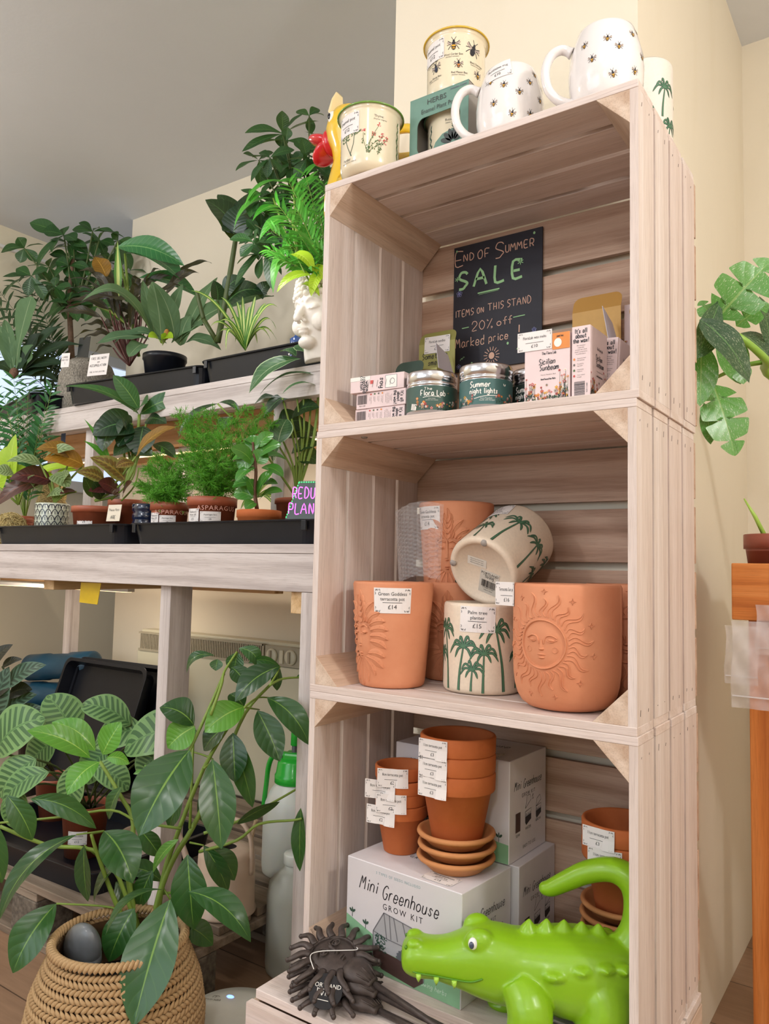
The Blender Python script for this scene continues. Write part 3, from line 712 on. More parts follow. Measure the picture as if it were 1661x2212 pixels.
tin('green candle tin with the flower-framed maker name, left of the two front tins', (.178, .048, CF), rad(30), '39564c', d1)
tin('teal candle tin lettered Summer night lights, in front of the sale sign', (.266, .052, CF), rad(30), '3f6663', d2)
tin('dark candle tin half hidden between the summer tin and the pink box', (.318, .112, CF), rad(10), '26352f', d2)

# wax melt boxes
pink_c = pm('pale_pink_card', 'e9d3d2', .55, var=.02)
def wax_front(mb, f, w, h):
    """narrow side print"""
    for i, s in enumerate(("It's all", 'about', 'the wax!')): hand(mb, s, 0, h*.445-i*.0062-.0042, .0058, f, .00045, 0, space=-.45)
    y = h*.445-.021
    for s in ('We champion', 'sustainably', 'sourced wax which', "doesn't compromise", 'on performance.'): text(mb, s, 0, y, .0016, f, 3, 'C', .9); y -= .0027
    y -= .003
    for s1, s2, c in (('Poured by hand', 'not machines.', 8), ('Powered by', 'soy beans.', 3), ('Long lasting', 'fragrance.', 5), ('Trans-national', 'strength.', 4)):
        disc(mb, -w*.36, y-.0002, .0014, .0016, f, c, 8); text(mb, s1, -w*.2, y, .0015, f, 3, 'L', .85); text(mb, s2, -w*.2, y-.0025, .0015, f, 3, 'L', .85); y -= .0072
    rg = random.Random(8); yy = -h*.47
    while yy < -h*.47+.018:
        d = rg.choice((.0003, .0005, .0008)); rect(mb, -w*.36, yy, w*.22, yy+d, f, 0); yy += d+rg.choice((.0004, .0006))
    g = rotm(f, w*.36, -h*.37, pi/2); text(mb, '9620 4 4481', 0, 0, .0018, g, 0)
def flower_front(mb, f, w, h, name):
    rg = random.Random(len(name[0])); text(mb, '', 0, 0, .002, f)
    hand(mb, 'The Flora Lab', .003, h*.20, .0035, f, .00025, 0, space=-.5)
    hand(mb, name[0], 0, h*.055, .0072, f, .00045, 0, space=-.45, slant=.15); hand(mb, name[1], .003, -h*.035, .0072, f, .00045, 0, space=-.45, slant=.15)
    text(mb, 'Neroli, Mandarin, Basil', .002, -h*.11, .0016, f, 3); hand(mb, 'Hand Poured Wax Melts', .002, -h*.18, .0022, f, .0002, 0, space=-.5)
    garden(mb, f, -w*.47, w*.47, -h*.48, rg, 46, .030); garden(mb, f, w*.25, w*.47, -h*.4, rg, 10, .05); garden(mb, f, -w*.47, -w*.3, -h*.45, rg, 8, .04); bee(mb, .0, -h*.26, .003, f)
def wax_box(label, loc, rz=0, rot=None, front='narrow', side='print'):
    w, h, d = (.0245, .0925, .06) if front == 'narrow' else (.062, .0885, .024)
    t = thing('wax_melt_box', label, 'box', loc, rz, None, rot)
    MB().box((-w/2, 0, 0), (w/2, d, h)).build('carton', pink_c, t, bevel=.0006)
    mb = MB(); f = plane_map((0, -.0002, h/2), (1, 0, 0), (0, 0, 1), .0002)
    if front == 'narrow': wax_front(mb, f, w, h)
    elif front == 'wide': flower_front(mb, f, w, h, ('Sicilian', 'Sunbeam'))
    f2 = plane_map((w/2+.0002, d/2, h/2), (0, 1, 0), (0, 0, 1), .0002)
    if front == 'narrow': flower_front(mb, f2, d, h, ('Sicilian', 'Sunbeam'))
    mb.build('printed_design', PM, t); return t
wb = wax_box('pink wax melt box with a wide flowered front and price sticker', (.3755, .012, CF), rad(2), front='wide')
f = plane_map((-.017, -.0006, .082), (1, 0, 0), (0, 0, 1), .0004); g = rotm(f, 0, 0, .0)
price_card(['FloraLab wax melts'], '£10', .048, .026, g, wb)
mb = MB(); f = plane_map((0, -.0004, 0), (1, 0, 0), (0, 0, 1), .0003); rect(mb, .0075, .067, .031, .0885, f, 0); disc(mb, .015, .0755, .0052, .0058, lambda u, v: f(u, v, .0003), 1, 20); hand(mb, 'peel me', .018, .083, .003, lambda u, v, h=0: f(u, v, .0003), .0002, 2, space=-.5)
mb.build('orange_panel', [orange_p, white_p, bk], wb)
n1 = wax_box('upright narrow wax box nearest the shelf front, right of the flowered box', (.4215, .012, CF), rad(-1))
dup(n1, (.4305, .079, CF), None, 'upright narrow wax box behind, leaning beside the right corner block', (0, rad(3), 0))
# lying stack of three, tops pointing right
st = [('lowest wax box of the lying stack at the left', .048, .020, 0), ('middle wax box of the lying stack at the left', .051, .018, 1)]
for lb, x, y, i in st: dup(n1, (x, y+.012, CF+.0123+i*.0247), None, lb, (0, rad(90), rad(0)))
tb = thing('wax_melt_box', 'topmost wax box of the lying stack, with a round stamp and a torn white corner', 'box', (.043, .024, CF+.0372+.0247), 0, rot=(0, rad(90), rad(3)))
MB().box((-.01225, 0, 0), (.01225, .06, .0975)).build('carton', pink_c, tb, bevel=.0006)
mb = MB(); f = plane_map((0, -.0002, .049), (1, 0, 0), (0, 0, 1), .0002)
rect(mb, -.0095, .016, .0095, .036, f, 9); stroke(mb, [(-.0095, .016), (.0095, .016), (.0095, .036), (-.0095, .036), (-.0095, .016)], .0003, f, 10)
q = [(cos(2*pi*i/12)*.0042, .028+sin(2*pi*i/12)*.0042) for i in range(13)]; stroke(mb, q, .0004, f, 10)
for i, s in enumerate(('cotton', 'spotted', 'warm')): hand(mb, s, -.002+i*.003, -.030+i*.005, .006, f, .0005, 0, space=-.3)
disc(mb, -.002, -.009, .004, .004, f, 4, 4, .78); 
for i in range(7): stroke(mb, [(.006, -.024+i*.008), (-.004, -.022+i*.008)], .0003, f, 3)
hand(mb, 'soy', .001, .006, .009, f, .0006, 0, space=-.3)
rect(mb, -.0122, -.049, -.006, -.012, f, 9)
mb.build('printed_design', PM, tb)

# opened cartons
def open_box(label, loc, rz, w, d, h, back, inside, outside, flaps, kind='open_carton'):
    t = thing(kind, label, 'box', loc, rz)
    tk = .0008; mb = MB()
    mb.box((-w/2, 0, 0), (w/2, tk, h)); mb.box((-w/2, tk, 0), (-w/2+tk, d-tk, h)); mb.box((w/2-tk, tk, 0), (w/2, d-tk, h)); mb.box((-w/2+tk, tk, 0), (w/2-tk, d-tk, tk))
    mb.build('carton', outside, t)
    b = MB(); b.box((-w/2, d-tk, 0), (w/2, d, back)); b.build('back_panel', inside, t)
    # tuck flap on the back panel: rounded, leaning back
    fl = MB(); pts = [(-w/2, back)]+[(-w/2+.012-.012*cos(a), back+flaps[0]-.012+.012*sin(a)) for a in [i*pi/12 for i in range(7)]]+[(w/2-.012+.012*sin(a), back+flaps[0]-.012+.012*cos(a)) for a in [i*pi/12 for i in range(7)]]+[(w/2, back)]
    fl.prism([(x, d-tk+(z-back)*.35, z) for x, z in pts], (0, tk, 0)); fl.build('tuck_flap', flaps[1], t)
    for s, hh, m, lean in flaps[2]:
        xx = s*w/2; q = [(xx, .006, h), (xx, d-.004, h), (xx+s*lean*.8, d-.01, h+hh*.72), (xx+s*lean, .012, h+hh)]
        p = MB(); p.prism(q, (-s*tk, 0, 0)); p.build('side_flap', m, t)
    return t
oliv = pm('olive_green_card', 'a3a05c', .6, var=.04); oliv_d = pm('deep_olive_card', '8d8a48', .6); dkg = pm('bottle_green_card', '33483e', .55); lil = pm('lilac_white_card', 'cfcad4', .5); kraft = pm('golden_kraft_card', 'd0a35c', .6, var=.04); kraft_d = pm('deep_kraft_card', 'b98a42', .6)
ob = open_box('olive green opened candle box with a FloraLab candles price sticker', (.078, .165, CF), rad(0), .074, .06, .115, .178, oliv, oliv, (.021, oliv_d, ((1, .046, lil, -.010),)))
f = plane_map((.001, .0588, .176), (1, 0, 0), (0, 0, 1), .0006)
price_card(['FloraLab candles'], '£20', .052, .030, rotm(f, 0, -.002, -.02), ob)
mb = MB(); f = plane_map((0, .0590, .146), (1, 0, 0), (0, 0, 1), .0003); hand(mb, 'Something', -.004, .004, .010, f, .0006, 0, space=-.35, slant=.1); hand(mb, 'smells', -.002, -.008, .010, f, .0006, 0, space=-.35, slant=.1); mb.build('printed_words', [bk], ob)
db = open_box('dark green opened carton behind the lying wax boxes', (.070, .103, CF), rad(0), .055, .045, .07, .108, dkg, dkg, (.02, dkg, ((1, .03, dkg, .0),)))
kb = open_box('golden opened carton standing behind the narrow wax boxes', (.3655, .165, CF), rad(0), .077, .06, .115, .186, kraft, kraft, (.026, kraft_d, ((1, .058, lil, -.012),)))
db2 = open_box('dark green opened carton behind the flowered pink box', (.355, .075, CF), rad(0), .055, .035, .085, .09, dkg, dkg, (.014, dkg, ((-1, .022, dkg, .004),)))
t = thing('flower_box', 'white box with a yellow sun emblem, at the back right of the top crate', 'box', (.434, .243, .5105))
MB().box((-.031, 0, 0), (.031, .026, .092)).build('carton', pink_c, t, bevel=.0006)
mb = MB(); f = plane_map((0, -.0002, .046), (1, 0, 0), (0, 0, 1), .0002); disc(mb, -.012, .034, .011, .011, f, 1, 20)
for i in range(12): a = i*pi/6; stroke(mb, [(-.012+cos(a)*.005, .034+sin(a)*.005), (-.012+cos(a)*.009, .034+sin(a)*.009)], .0003, lambda u, v, h=0: f(u, v, .0003), 0)
bee(mb, -.012, .008, .006, f); garden(mb, f, -.03, .03, -.044, random.Random(31), 60, .035); mb.build('printed_design', PM, t)
t = thing('plain_white_box', 'plain white box lying under the sun emblem box', 'box', (.402, .238, CF))
MB().box((0, 0, 0), (.04, .034, .0995)).build('carton', paper, t, bevel=.0006)
# ------------------------------------------------------------------ second crate: terracotta and palm planters
C2 = .0108
def terra(name, col, col2):
    m, t, b = nt(name)
    n1 = noise(t, coords(t), 9, 5, .65); n2 = noise(t, coords(t), 220, 3)
    t.links.new(ramp(t, [(.3, col2), (.62, col)], n1), b.inputs['Base Color']); b.inputs['Roughness'].default_value = .72
    b.inputs['Specular IOR Level'].default_value = .3; bump(t, b, n2, .1, .001); return m
tc_pink = terra('pale_terracotta', 'd9946f', 'cf8560'); tc_or = terra('orange_terracotta', 'c8713f', 'b96232'); tc_tan = terra('tan_terracotta', 'c98a58', 'b87848')
def bump_shape(mb, cx, cy, rx, ry, h, fn, n=16, rings=4, rot=0, mi=0):
    vs = [fn(cx, cy, h)]; fs = []
    for j in range(1, rings+1):
        t = j/rings; hh = h*(cos(t*pi/2))**.7 if j < rings else -.0003
        for i in range(n):
            a = 2*pi*i/n; u, v = rx*t*cos(a), ry*t*sin(a); vs.append(fn(cx+u*cos(rot)-v*sin(rot), cy+u*sin(rot)+v*cos(rot), hh))
    for i in range(n): fs.append((0, 1+i, 1+(i+1) % n))
    for j in range(rings-1):
        for i in range(n): fs.append((1+j*n+i, 1+(j+1)*n+i, 1+(j+1)*n+(i+1) % n, 1+j*n+(i+1) % n))
    mb.add(vs, fs, mi)
def rleaf(mb, p0, p1, w, fn, h=.003, bend=0, veins=0):
    """raised leaf from p0 to p1 with a midrib groove"""
    h *= .62; dx, dy = p1[0]-p0[0], p1[1]-p0[1]; L = math.hypot(dx, dy); nx, ny = -dy/L, dx/L
    pts = smooth_line([p0, (p0[0]+dx*.5+nx*bend, p0[1]+dy*.5+ny*bend), p1], 6)
    stroke(mb, pts, lambda t: w*sin(pi*min(1, .08+.92*t))**.75+.0002, fn, 0, h)
    stroke(mb, pts, lambda t: w*.12*(1-.6*t)+.0002, lambda u, v, l=0: fn(u, v, h*.92+l), 0, h*.5)
    for i in range(veins):
        t = (i+1)/(veins+1); q = pts[int(t*(len(pts)-1))]; ww = w*sin(pi*t)**.75*.42
        for s in (-1, 1): stroke(mb, [q, (q[0]+dx/L*ww*.7+s*nx*ww, q[1]+dy/L*ww*.7+s*ny*ww)], .0005, lambda u, v, l=0: fn(u, v, h*.72+l), 0, .0006)
def goddess(label, loc, rz, card=None, cang=0):
    t = thing('goddess_pot', label, 'plant pot', loc, rz, 'terracotta goddess pots in the second crate')
    Hh = .158; R = lambda z: .0505+.0125*z/Hh
    MB().lathe([(0, .001), (.047, .001), (.0495, .003), (R(.01), .01), (R(.08), .08), (R(Hh-.004), Hh-.004), (R(Hh)-.002, Hh), (R(Hh)-.005, Hh), (R(Hh)-.007, Hh-.004), (.046, .012), (0, .01)], 72).build('body', tc_pink, t, True)
    mb = MB(); f = rev_map(R, 0, -.0006); f.r0 = .057
    # face: cheeks, nose, eyes, lips
    bump_shape(mb, 0, .070, .019, .034, .0045, f, 24, 5)
    stroke(mb, smooth_line([(0, .094), (0, .08), (0, .066)]), lambda u: .0018+.0022*u, lambda u, v, l=0: f(u, v, .0035+l), 0, .003)
    bump_shape(mb, 0, .063, .0045, .003, .0075, f)
    for s in (-1, 1):
        bump_shape(mb, s*.0085, .083, .006, .0032, .0062, f, 14); stroke(mb, smooth_line([(s*.003, .091), (s*.009, .0935), (s*.015, .090)]), .0012, lambda u, v, l=0: f(u, v, .004+l), 0, .0016)
        stroke(mb, smooth_line([(s*.0035, .082), (s*.0085, .0805), (s*.0140, .0835)]), .0005, lambda u, v, l=0: f(u, v, .0058+l), 0, .0008)
    bump_shape(mb, 0, .052, .006, .0018, .0062, f); bump_shape(mb, 0, .0487, .0045, .002, .0060, f)
    # leaves
    for i, z in enumerate((.108, .117, .126, .134)): 
        for s in (-1, 1): rleaf(mb, (s*.001, z-.012), (s*(.0085-.0012*i), z+.004), .0055-.0004*i, f, .0042, -s*.002)
    rleaf(mb, (0, .13), (0, .146), .005, f, .004)
    for s in (-1, 1):
        for (a, b, w_, v) in (((.006, .104), (.024, .128), .007, 2), ((.012, .098), (.034, .113), .008, 3), ((.016, .094), (.042, .100), .008, 3), ((.018, .086), (.046, .087), .0075, 3), ((.018, .078), (.047, .073), .0075, 3), ((.018, .07), (.044, .060), .0075, 3),
                           ((.014, .052), (.042, .047), .008, 3), ((.010, .047), (.040, .031), .009, 4), ((.006, .045), (.026, .020), .008, 3), ((.003, .044), (.012, .010), .006, 3)):
            rleaf(mb, (s*a[0], a[1]), (s*b[0], b[1]), w_, f, .0034, s*.003, v)
        for k in range(4): rleaf(mb, (s*(.004+.004*k), .099-.001*k), (s*(.006+.005*k), .108-.002*k), .0022, f, .004)
    rleaf(mb, (0, .044), (0, .004), .006, f, .0036, 0, 3)
    mb.build('relief', tc_pink, t, True)
    if card:
        g = rev_map(lambda v: R(v)+.0003, cang, .0005); g.r0 = .061
        price_card(['Green Goddess', 'terracotta pot'], '£14', .056, .0375, lambda u, v, l=0: g(u, v+.131, l), t)
    return t
a1 = -109
g1 = goddess('terracotta goddess pot at the front left of the second crate, face turned to the left', (.096, .078, C2), rad(a1), True, rad(-56-a1-1))
goddess('terracotta goddess pot in the back left, standing on the floor under another one', (.132, .208, C2), rad(-72))
g3 = goddess('terracotta goddess pot raised on another pot, beside the bubble wrap', (.132, .208, C2+.131), rad(-74), True, rad(-104+74-8))
# bubble wrap
m, t_, b_ = nt('clear_bubble_wrap'); b_.inputs['Base Color'].default_value = (.95, .95, .95, 1); b_.inputs['Roughness'].default_value = .12
b_.inputs['Alpha'].default_value = .2; b_.inputs['Specular IOR Level'].default_value = .9
bubble = m
bw = thing('bubble_wrap', 'sheet of clear bubble wrap hanging beside the raised goddess pot', 'packaging', (.05, .17, .16))
mb = MB()
def bwf(a, b):
    ang = 1.15+2.6*(1-a); x = .122+(.076+.012*b)*cos(ang+1.35)-.004; y = .196+(.075)*sin(ang+1.35)*.9; z = .172+.120*b-.028*(1-a)*0+.006*sin(a*9)
    U = a*20; Vv = b*18+(int(U) % 2)*.5; du = U % 1-.5; dv = Vv % 1-.5; hb = .0035*max(0, 1-(du*du+dv*dv)*5)**.5
    n_ = V((cos(ang+1.35), sin(ang+1.35)*.9, 0)); return V((max(.016, x), min(.268, y), z))+n_*hb
mb.grid(bwf, 150, 130); mb.build('sheet', bubble, bw, True, off=bw.location)

def palm_deco(mb, f, R, rg):
    trees = [(-2.9, .008, .07, -.05, .9), (-2.35, .008, .042, .05, .75), (-1.95, .008, .088, -.10, 1.05), (-1.45, .01, .045, .15, .75), (-1.0, .006, .085, -.1, 1.0), (-.62, .006, .062, .12, 1.0), (-.28, .006, .030, .06, .8), (.02, .004, .055, .02, .9), (.55, .006, .086, -.14, 1.1), (.95, .01, .045, .1, .8), (1.4, .006, .08, .1, 1.0), (1.9, .006, .04, -.1, .8), (2.4, .006, .075, .12, 1.0)]
    for a, y0, h, ln, s in trees: palm_tree(mb, a*R, y0, h, f, rg, s, ln)
def palm_planter(label, loc, rz, rot=None, seed=3, wide=True, feet=False):
    t = thing('palm_planter', label, 'planter', loc, rz, 'palm tree planters in the second crate', rot)
    R = .058; Hh = .131
    pr = [(0, .004), (.046, .004), (.0475, .001), (.054, .001), (.0568, .004), (R, .009), (R, Hh-.006), (R-.0008, Hh-.002), (R-.003, Hh), (R-.0055, Hh-.002), (R-.006, Hh-.008), (R-.006, .014), (0, .012)]
    MB().lathe(pr, 72).build('body', pm('cream_stoneware', 'ead8c2', .45, var=.04, scale=260), t, True)
    mb = MB(); f = rev_map(lambda v: R, 0, .0004); f.r0 = R; palm_deco(mb, f, R, random.Random(seed)); mb.build('palm_print', [palm_l, palm_d], t)
    if feet:
        for a in (.3, 1.9, 4.0): MB().lathe([(0, -.0015), (.0048, -.0012), (.0056, .001)], 16, 0, M.Translation((.0505*cos(a), .0505*sin(a), .001))).build('felt_foot', pm('grey_felt', 'a9a19a', .8), t, True)
    return t, R
p1, R = palm_planter('upright palm tree planter with a £15 price sticker, beside the big sun pot', (.226, .127, C2), rad(-62))
g = rev_map(lambda v: R+.0003, 0, .0005); g.r0 = R
price_card(['Palm tree', 'planter'], '£15', .052, .037, rotm(lambda u, v, l=0: g(u-.008, v, l), 0, .108, -.02), p1)
# tilted one: local z along the axis
ax = V((.073, .91, .455)).normalized(); up = V((0, 0, 1)); xx = up.cross(ax).normalized(); yy = ax.cross(xx)
mt = M((xx, yy, ax)).transposed().to_euler()
p2, R = palm_planter('palm tree planter lying tilted with its felt-footed base towards the viewer', (.228, .118, .186), 0, tuple(mt), 8, True, True)
for o in p2.children:
    if o.name.startswith('palm_print'): o.rotation_euler = (0, 0, rad(-20))
g = rev_map(lambda v: R+.0003, rad(75), .0005); g.r0 = R
price_card(['Palm tree', 'planter'], '£15', .05, .036, rotm(lambda u, v, l=0: g(-u, v, l), 0, .105, rad(176)), p2)
# base sticker with barcode
mb = MB(); fb = plane_map((0, 0, .0038), (-1, 0, 0), (0, 1, 0), .0002); g = rotm(fb, .006, -.018, rad(-22)+0)
rect(mb, -.016, -.021, .016, .019, g, 0); h2 = lambda u, v, l=0: g(u, v, .0003)
text(mb, 'PORTLAND', 0, .012, .0042, h2, 1, 'C', .95); hand(mb, 'living', 0, .006, .0058, h2, .0003, 1, space=-.4); stroke(mb, [(-.011, .0105), (.011, .0105)], .0002, h2, 1)
rg = random.Random(5); x = -.012
while x < .012: d = rg.choice((.0003, .0005, .0008)); rect(mb, x, -.010, x+d, .002, h2, 1); x += d+rg.choice((.0003, .0006))
text(mb, '5 018840 017437', 0, -.0125, .0019, h2, 1); text(mb, 'Made in China', 0, -.016, .0018, h2, 1)
g = rotm(fb, -.006, .016, rad(-18)); rect(mb, -.016, -.007, .016, .007, g, 0); h2b = lambda u, v, l=0: g(u, v, .0003)
for i in range(3): text(mb, 'Please protect furniture surface', 0, .0035-i*.0034, .0014, h2b, 1, 'C', .9)
mb.build('base_sticker', [pm('cream_sticker', 'd9d2c6', .6), ink], p2)

# sun pots
def sun_pot(label, loc, rz, s=1.0):
    t = thing('sun_pot', label, 'plant pot', loc, rz, 'terracotta sun pots in the second crate')
    Rm = .0712*s; Hh = .163
    pr = [(0, .0005), (.042*s, .0005), (.051*s, .003), (.059*s, .009), (.0645*s, .018), (.068*s, .030), (.0700*s, .046), (.0710*s, .07), (Rm, .1), (Rm, Hh-.004), (Rm-.002, Hh), (Rm-.005, Hh), (Rm-.0065, Hh-.003), (Rm-.0075, .06), (.055*s, .016), (0, .012)]
    MB().lathe(pr, 80).build('body', tc_pink, t, True)
    def R(z):
        q = pr[1:10]
        for (ra, a), (rb, b) in zip(q, q[1:]):
            if a <= z <= b: return ra+(rb-ra)*(z-a)/(b-a+1e-9)
        return Rm
    mb = MB(); f = rev_map(R, 0, -.0004); f.r0 = .0712*s; cz = .087
    g = lambda u, v, l=0: f(u, cz+v, l)
    bump_shape(mb, 0, 0, .0300, .0300, .0026, g, 36, 6)
    ring = [(cos(2*pi*i/40)*.0305, sin(2*pi*i/40)*.0305) for i in range(41)]; stroke(mb, ring, .0014, g, 0, .0032)
    up_ = lambda k: (lambda u, v, l=0: g(u, v, k+l))
    for sx in (-1, 1):
        stroke(mb, smooth_line([(sx*.003, .001), (sx*.006, .0095), (sx*.013, .0115), (sx*.020, .008)]), .0010, up_(.0022), 0, .0018)
        bump_shape(mb, sx*.013, .0055, .0065, .0030, .0042, g, 14); stroke(mb, smooth_line([(sx*.007, .005), (sx*.013, .0032), (sx*.0205, .006)]), .0005, up_(.0034), 0, .0008)
        ci = [(sx*.0175+cos(2*pi*i/14)*.0036, -.0065+sin(2*pi*i/14)*.0036) for i in range(15)]; stroke(mb, ci, .0004, up_(.0016), 0, .0008)
    stroke(mb, [(0, .006), (0, -.004)], lambda t_: .0018+.0016*t_, up_(.0020), 0, .003); bump_shape(mb, 0, -.0055, .0052, .0030, .006, g)
    bump_shape(mb, 0, -.0125, .0085, .0018, .0044, g); bump_shape(mb, 0, -.0165, .0060, .0023, .0044, g)
    n = 22
    for i in range(n):
        a = 2*pi*i/n+.1; L = .066 if i % 2 == 0 else .058; q = []
        for k in range(9):
            t_ = k/8; r = .0345+(L-.0345)*t_; w_ = .0035*sin(t_*6.3)*(1 if i % 2 else 1); q.append((r*cos(a)-w_*sin(a), (r*sin(a)+w_*cos(a))))
        for sgn in (-1, 1):
            e = []
            for k, (x, y) in enumerate(q):
                t_ = k/8; off = sgn*.0032*(1-t_)**.6; e.append((x-sin(a)*off, y+cos(a)*off))
            stroke(mb, smooth_line(e, 2), .0009, g, 0, .0018)
        if i % 2:
            r = .067; cx, cy = r*cos(a), r*sin(a)
            if abs(cy) < .072:
                st_ = [(cx+(.0042 if k % 2 == 0 else .0013)*cos(k*pi/4), cy+(.0042 if k % 2 == 0 else .0013)*sin(k*pi/4)) for k in range(9)]; stroke(mb, st_, .0006, g, 0, .0014)
    mb.build('relief', tc_pink, t, True); return t
sp = sun_pot('big terracotta sun pot at the front right of the second crate', (.379, .0765, C2), rad(-94))
def curl(u, v, l=0):   # sticker peeling off the rim to the left
    a = rad(-150+94); r = .0716
    if u > 0: b = a+u/r; return V(((r+.0006+l)*cos(b), (r+.0006+l)*sin(b), .149+v-.1*u))
    o = V((r*cos(a), r*sin(a), .149)); tdir = V((sin(a), -cos(a), 0)); n_ = V((cos(a), sin(a), 0))
    k = -u; return o+tdir*(k*.75)+n_*(k*.62+.0006+l)+V((0, 0, v-.12*u*-1*-1))
price_card(['Terracotta Sun pot'], '£16', .046, .032, lambda u, v, l=0: curl(u-.012, v-.003+.12*u, l), sp)
sun_pot('smaller view of a sun pot in the back right corner behind the big one', (.4195, .211, C2), rad(-75), .87)
# ------------------------------------------------------------------ third crate: grow kits, clay pots
C3 = -.3892
boxw = pm('white_box_card', 'e6e1e4', .45, var=.015); boxg = pm('light_grey_box_print', 'd7d2d4', .5); bgreen = pm('hill_green_print', '86b48c', .5); soil_p = pm('soil_brown_print', '4d3733', .5)
gl_p = pm('glasshouse_grey_print', 'aaa9ab', .5); gl_d = pm('glasshouse_line_print', '77767a', .5); teal_p = pm('teal_small_print', '7fa3a8', .5); pale_p = pm('pale_green_script', 'cfe3cf', .5)
BM = [boxg, bk, bgreen, soil_p, gl_p, gl_d, teal_p, pale_p, dgreen_p, pm('slate_leaf_print', '5c6064', .5)]
def poly(mb, pts, fn, mi): mb.add([fn(x, y) for x, y in pts], [tuple(range(len(pts)))], mi)
def kit_box(label, loc, rz):
    w, d, h = .205, .128, .1485
    t = thing('grow_kit_box', label, 'box', loc, rz, 'white grow kit boxes in the third crate')
    MB().box((0, 0, 0), (w, d, h)).build('carton', boxw, t, bevel=.0012)
    mb = MB(); f = plane_map((w/2, 0, h/2), (1, 0, 0), (0, 0, 1), .0003); up = lambda k: (lambda u, v, l=0: f(u, v, k*.0002+l))
    rect(mb, -w/2+.001, -h/2+.001, w/2-.001, h/2-.001, f, 0)
    poly(mb, [(-w/2+.001, -h/2+.001), (w/2-.001, -h/2+.001), (w/2-.001, -.046), (.04, -.040), (-.01, -.036), (-.05, -.024), (-w/2+.001, -.008)], up(1), 2)
    text(mb, '3 TYPES OF SEEDS INCLUDED', -.006, .062, .0038, up(1), 6, 'C', .95, .0006)
    hand(mb, 'Mini', -.060, .0345, .0185, up(1), .0008, 1, space=-.38, slant=.22); hand(mb, 'Greenhouse', .016, .031, .0185, up(1), .0008, 1, space=-.42, slant=.22)
    text(mb, 'GROW KIT', .004, .0165, .0085, up(1), 1, 'C', .95, .0022)
    # glass house
    ox, oz = -.004, -.030
    P = lambda x, y: (ox+x, oz+y)
    poly(mb, [P(-.045, .012), P(-.026, .042), P(.024, .036), P(.046, .012), P(.046, -.012), P(-.045, -.012)], up(2), 4)
    poly(mb, [P(-.045, -.010), P(.046, -.016), P(.046, -.030), P(.030, -.042), P(-.028, -.036), P(-.045, -.022)], up(3), 3)
    for a, b in (((-.045, .012), (-.026, .042)), ((-.026, .042), (.024, .036)), ((.024, .036), (.046, .012)), ((-.045, .012), (-.045, -.022)), ((.046, .012), (.046, -.03)), ((-.045, .012), (-.02, .008)), ((-.026, .042), (-.02, .008)), ((-.008, .04), (.0, .010)), ((.008, .038), (.018, .010)), ((-.016, .041), (-.012, .009)), ((.024, .036), (.034, .008)), ((-.02, .008), (.046, .005))):
        stroke(mb, [P(*a), P(*b)], .0007, up(4), 5)
    rg = random.Random(1)
    for k in range(60): disc(mb, ox-.033+rg.uniform(-.008, .013), oz+rg.uniform(-.012, .010), .0008, .0019, up(5), 8, 6, rg.uniform(0, 3))
    for k in range(9):
        a = k*.4-.1; disc(mb, ox+.012+cos(a)*.007, oz-.011+sin(a)*.006, .0075, .0032, up(5+k % 2), 9, 8, a)
    for k in range(30): disc(mb, ox+.037+rg.uniform(-.006, .006), oz+rg.uniform(-.018, .006), .0007, .0017, up(5), 9, 6, rg.uniform(0, 3))
    hand(mb, 'everything you need to start growing herbs', .0, -.064, .0066, up(2), .00034, 7, space=-.32, slant=.2)
    for x, y in ((-.090, -.002), (-.064, -.012), (.062, -.034), (.086, -.036)):
        stroke(mb, [(x, y-.008), (x, y)], .0004, up(3), 8)
        for a in (-1, 1): disc(mb, x+a*.003, y+.001, .0018, .0034, up(3), 8, 7, -a*.8)
        disc(mb, x, y+.003, .001, .003, up(3), 8, 7)
    mb.build('front_print', BM, t)
    mb = MB(); f = plane_map((w, d/2, h/2), (0, 1, 0), (0, 0, 1), .0004)
    hand(mb, 'Mini', -.038, .028, .0125, f, .00055, 1, space=-.4, slant=.22); hand(mb, 'Greenhouse', .014, .027, .0125, f, .00055, 1, space=-.44, slant=.22); text(mb, 'GROW KIT', .0, .014, .0058, f, 1, 'C', .9, .0015)
    rect(mb, -.044, -.034, -.028, -.006, f, 3); text(mb, 'SOW', -.036, -.041, .0042, f, 1); text(mb, 'WATER', -.001, -.037, .0042, f, 1); text(mb, 'GROW', .035, -.033, .0042, f, 1); text(mb, 'EASY TO USE', .003, -.062, .005, f, 1, 'C', .9, .0006)
    def house(x, y, s, open_):
        o = lambda a, b: (x+a*s, y+b*s)
        top = [(-.5, .1), (-.35, .75), (.25, .95), (.5, .5)] if not open_ else [(-.5, .35), (-.2, 1.25), (.3, 1.25), (.5, .85)]
        stroke(mb, [o(*p) for p in top]+[o(*top[0])], .0004, f, 1); stroke(mb, [o(-.5, .1), o(-.5, -.7), o(-.35, -.9), o(.5, -.6), o(.5, .2), o(-.5, .1)], .0004, f, 1)
        poly(mb, [o(-.5, -.3), o(-.5, -.7), o(-.35, -.9), o(.5, -.6), o(.5, -.2)], f, 1)
        for k in range(5): stroke(mb, [o(-.4+k*.18, -.3), o(-.38+k*.18, -.02-.1*(k % 2))], .0005, f, 1)
    house(-.001, -.012, .020, True); house(.036, -.012, .018, False); stroke(mb, smooth_line([(.012, .008), (.016, .012), (.014, .004), (.018, .006)]), .0004, f, 1)
    mb.build('side_print', BM, t)
    mb = MB(); f = plane_map((w/2, d/2, h), (1, 0, 0), (0, 1, 0), .0004)
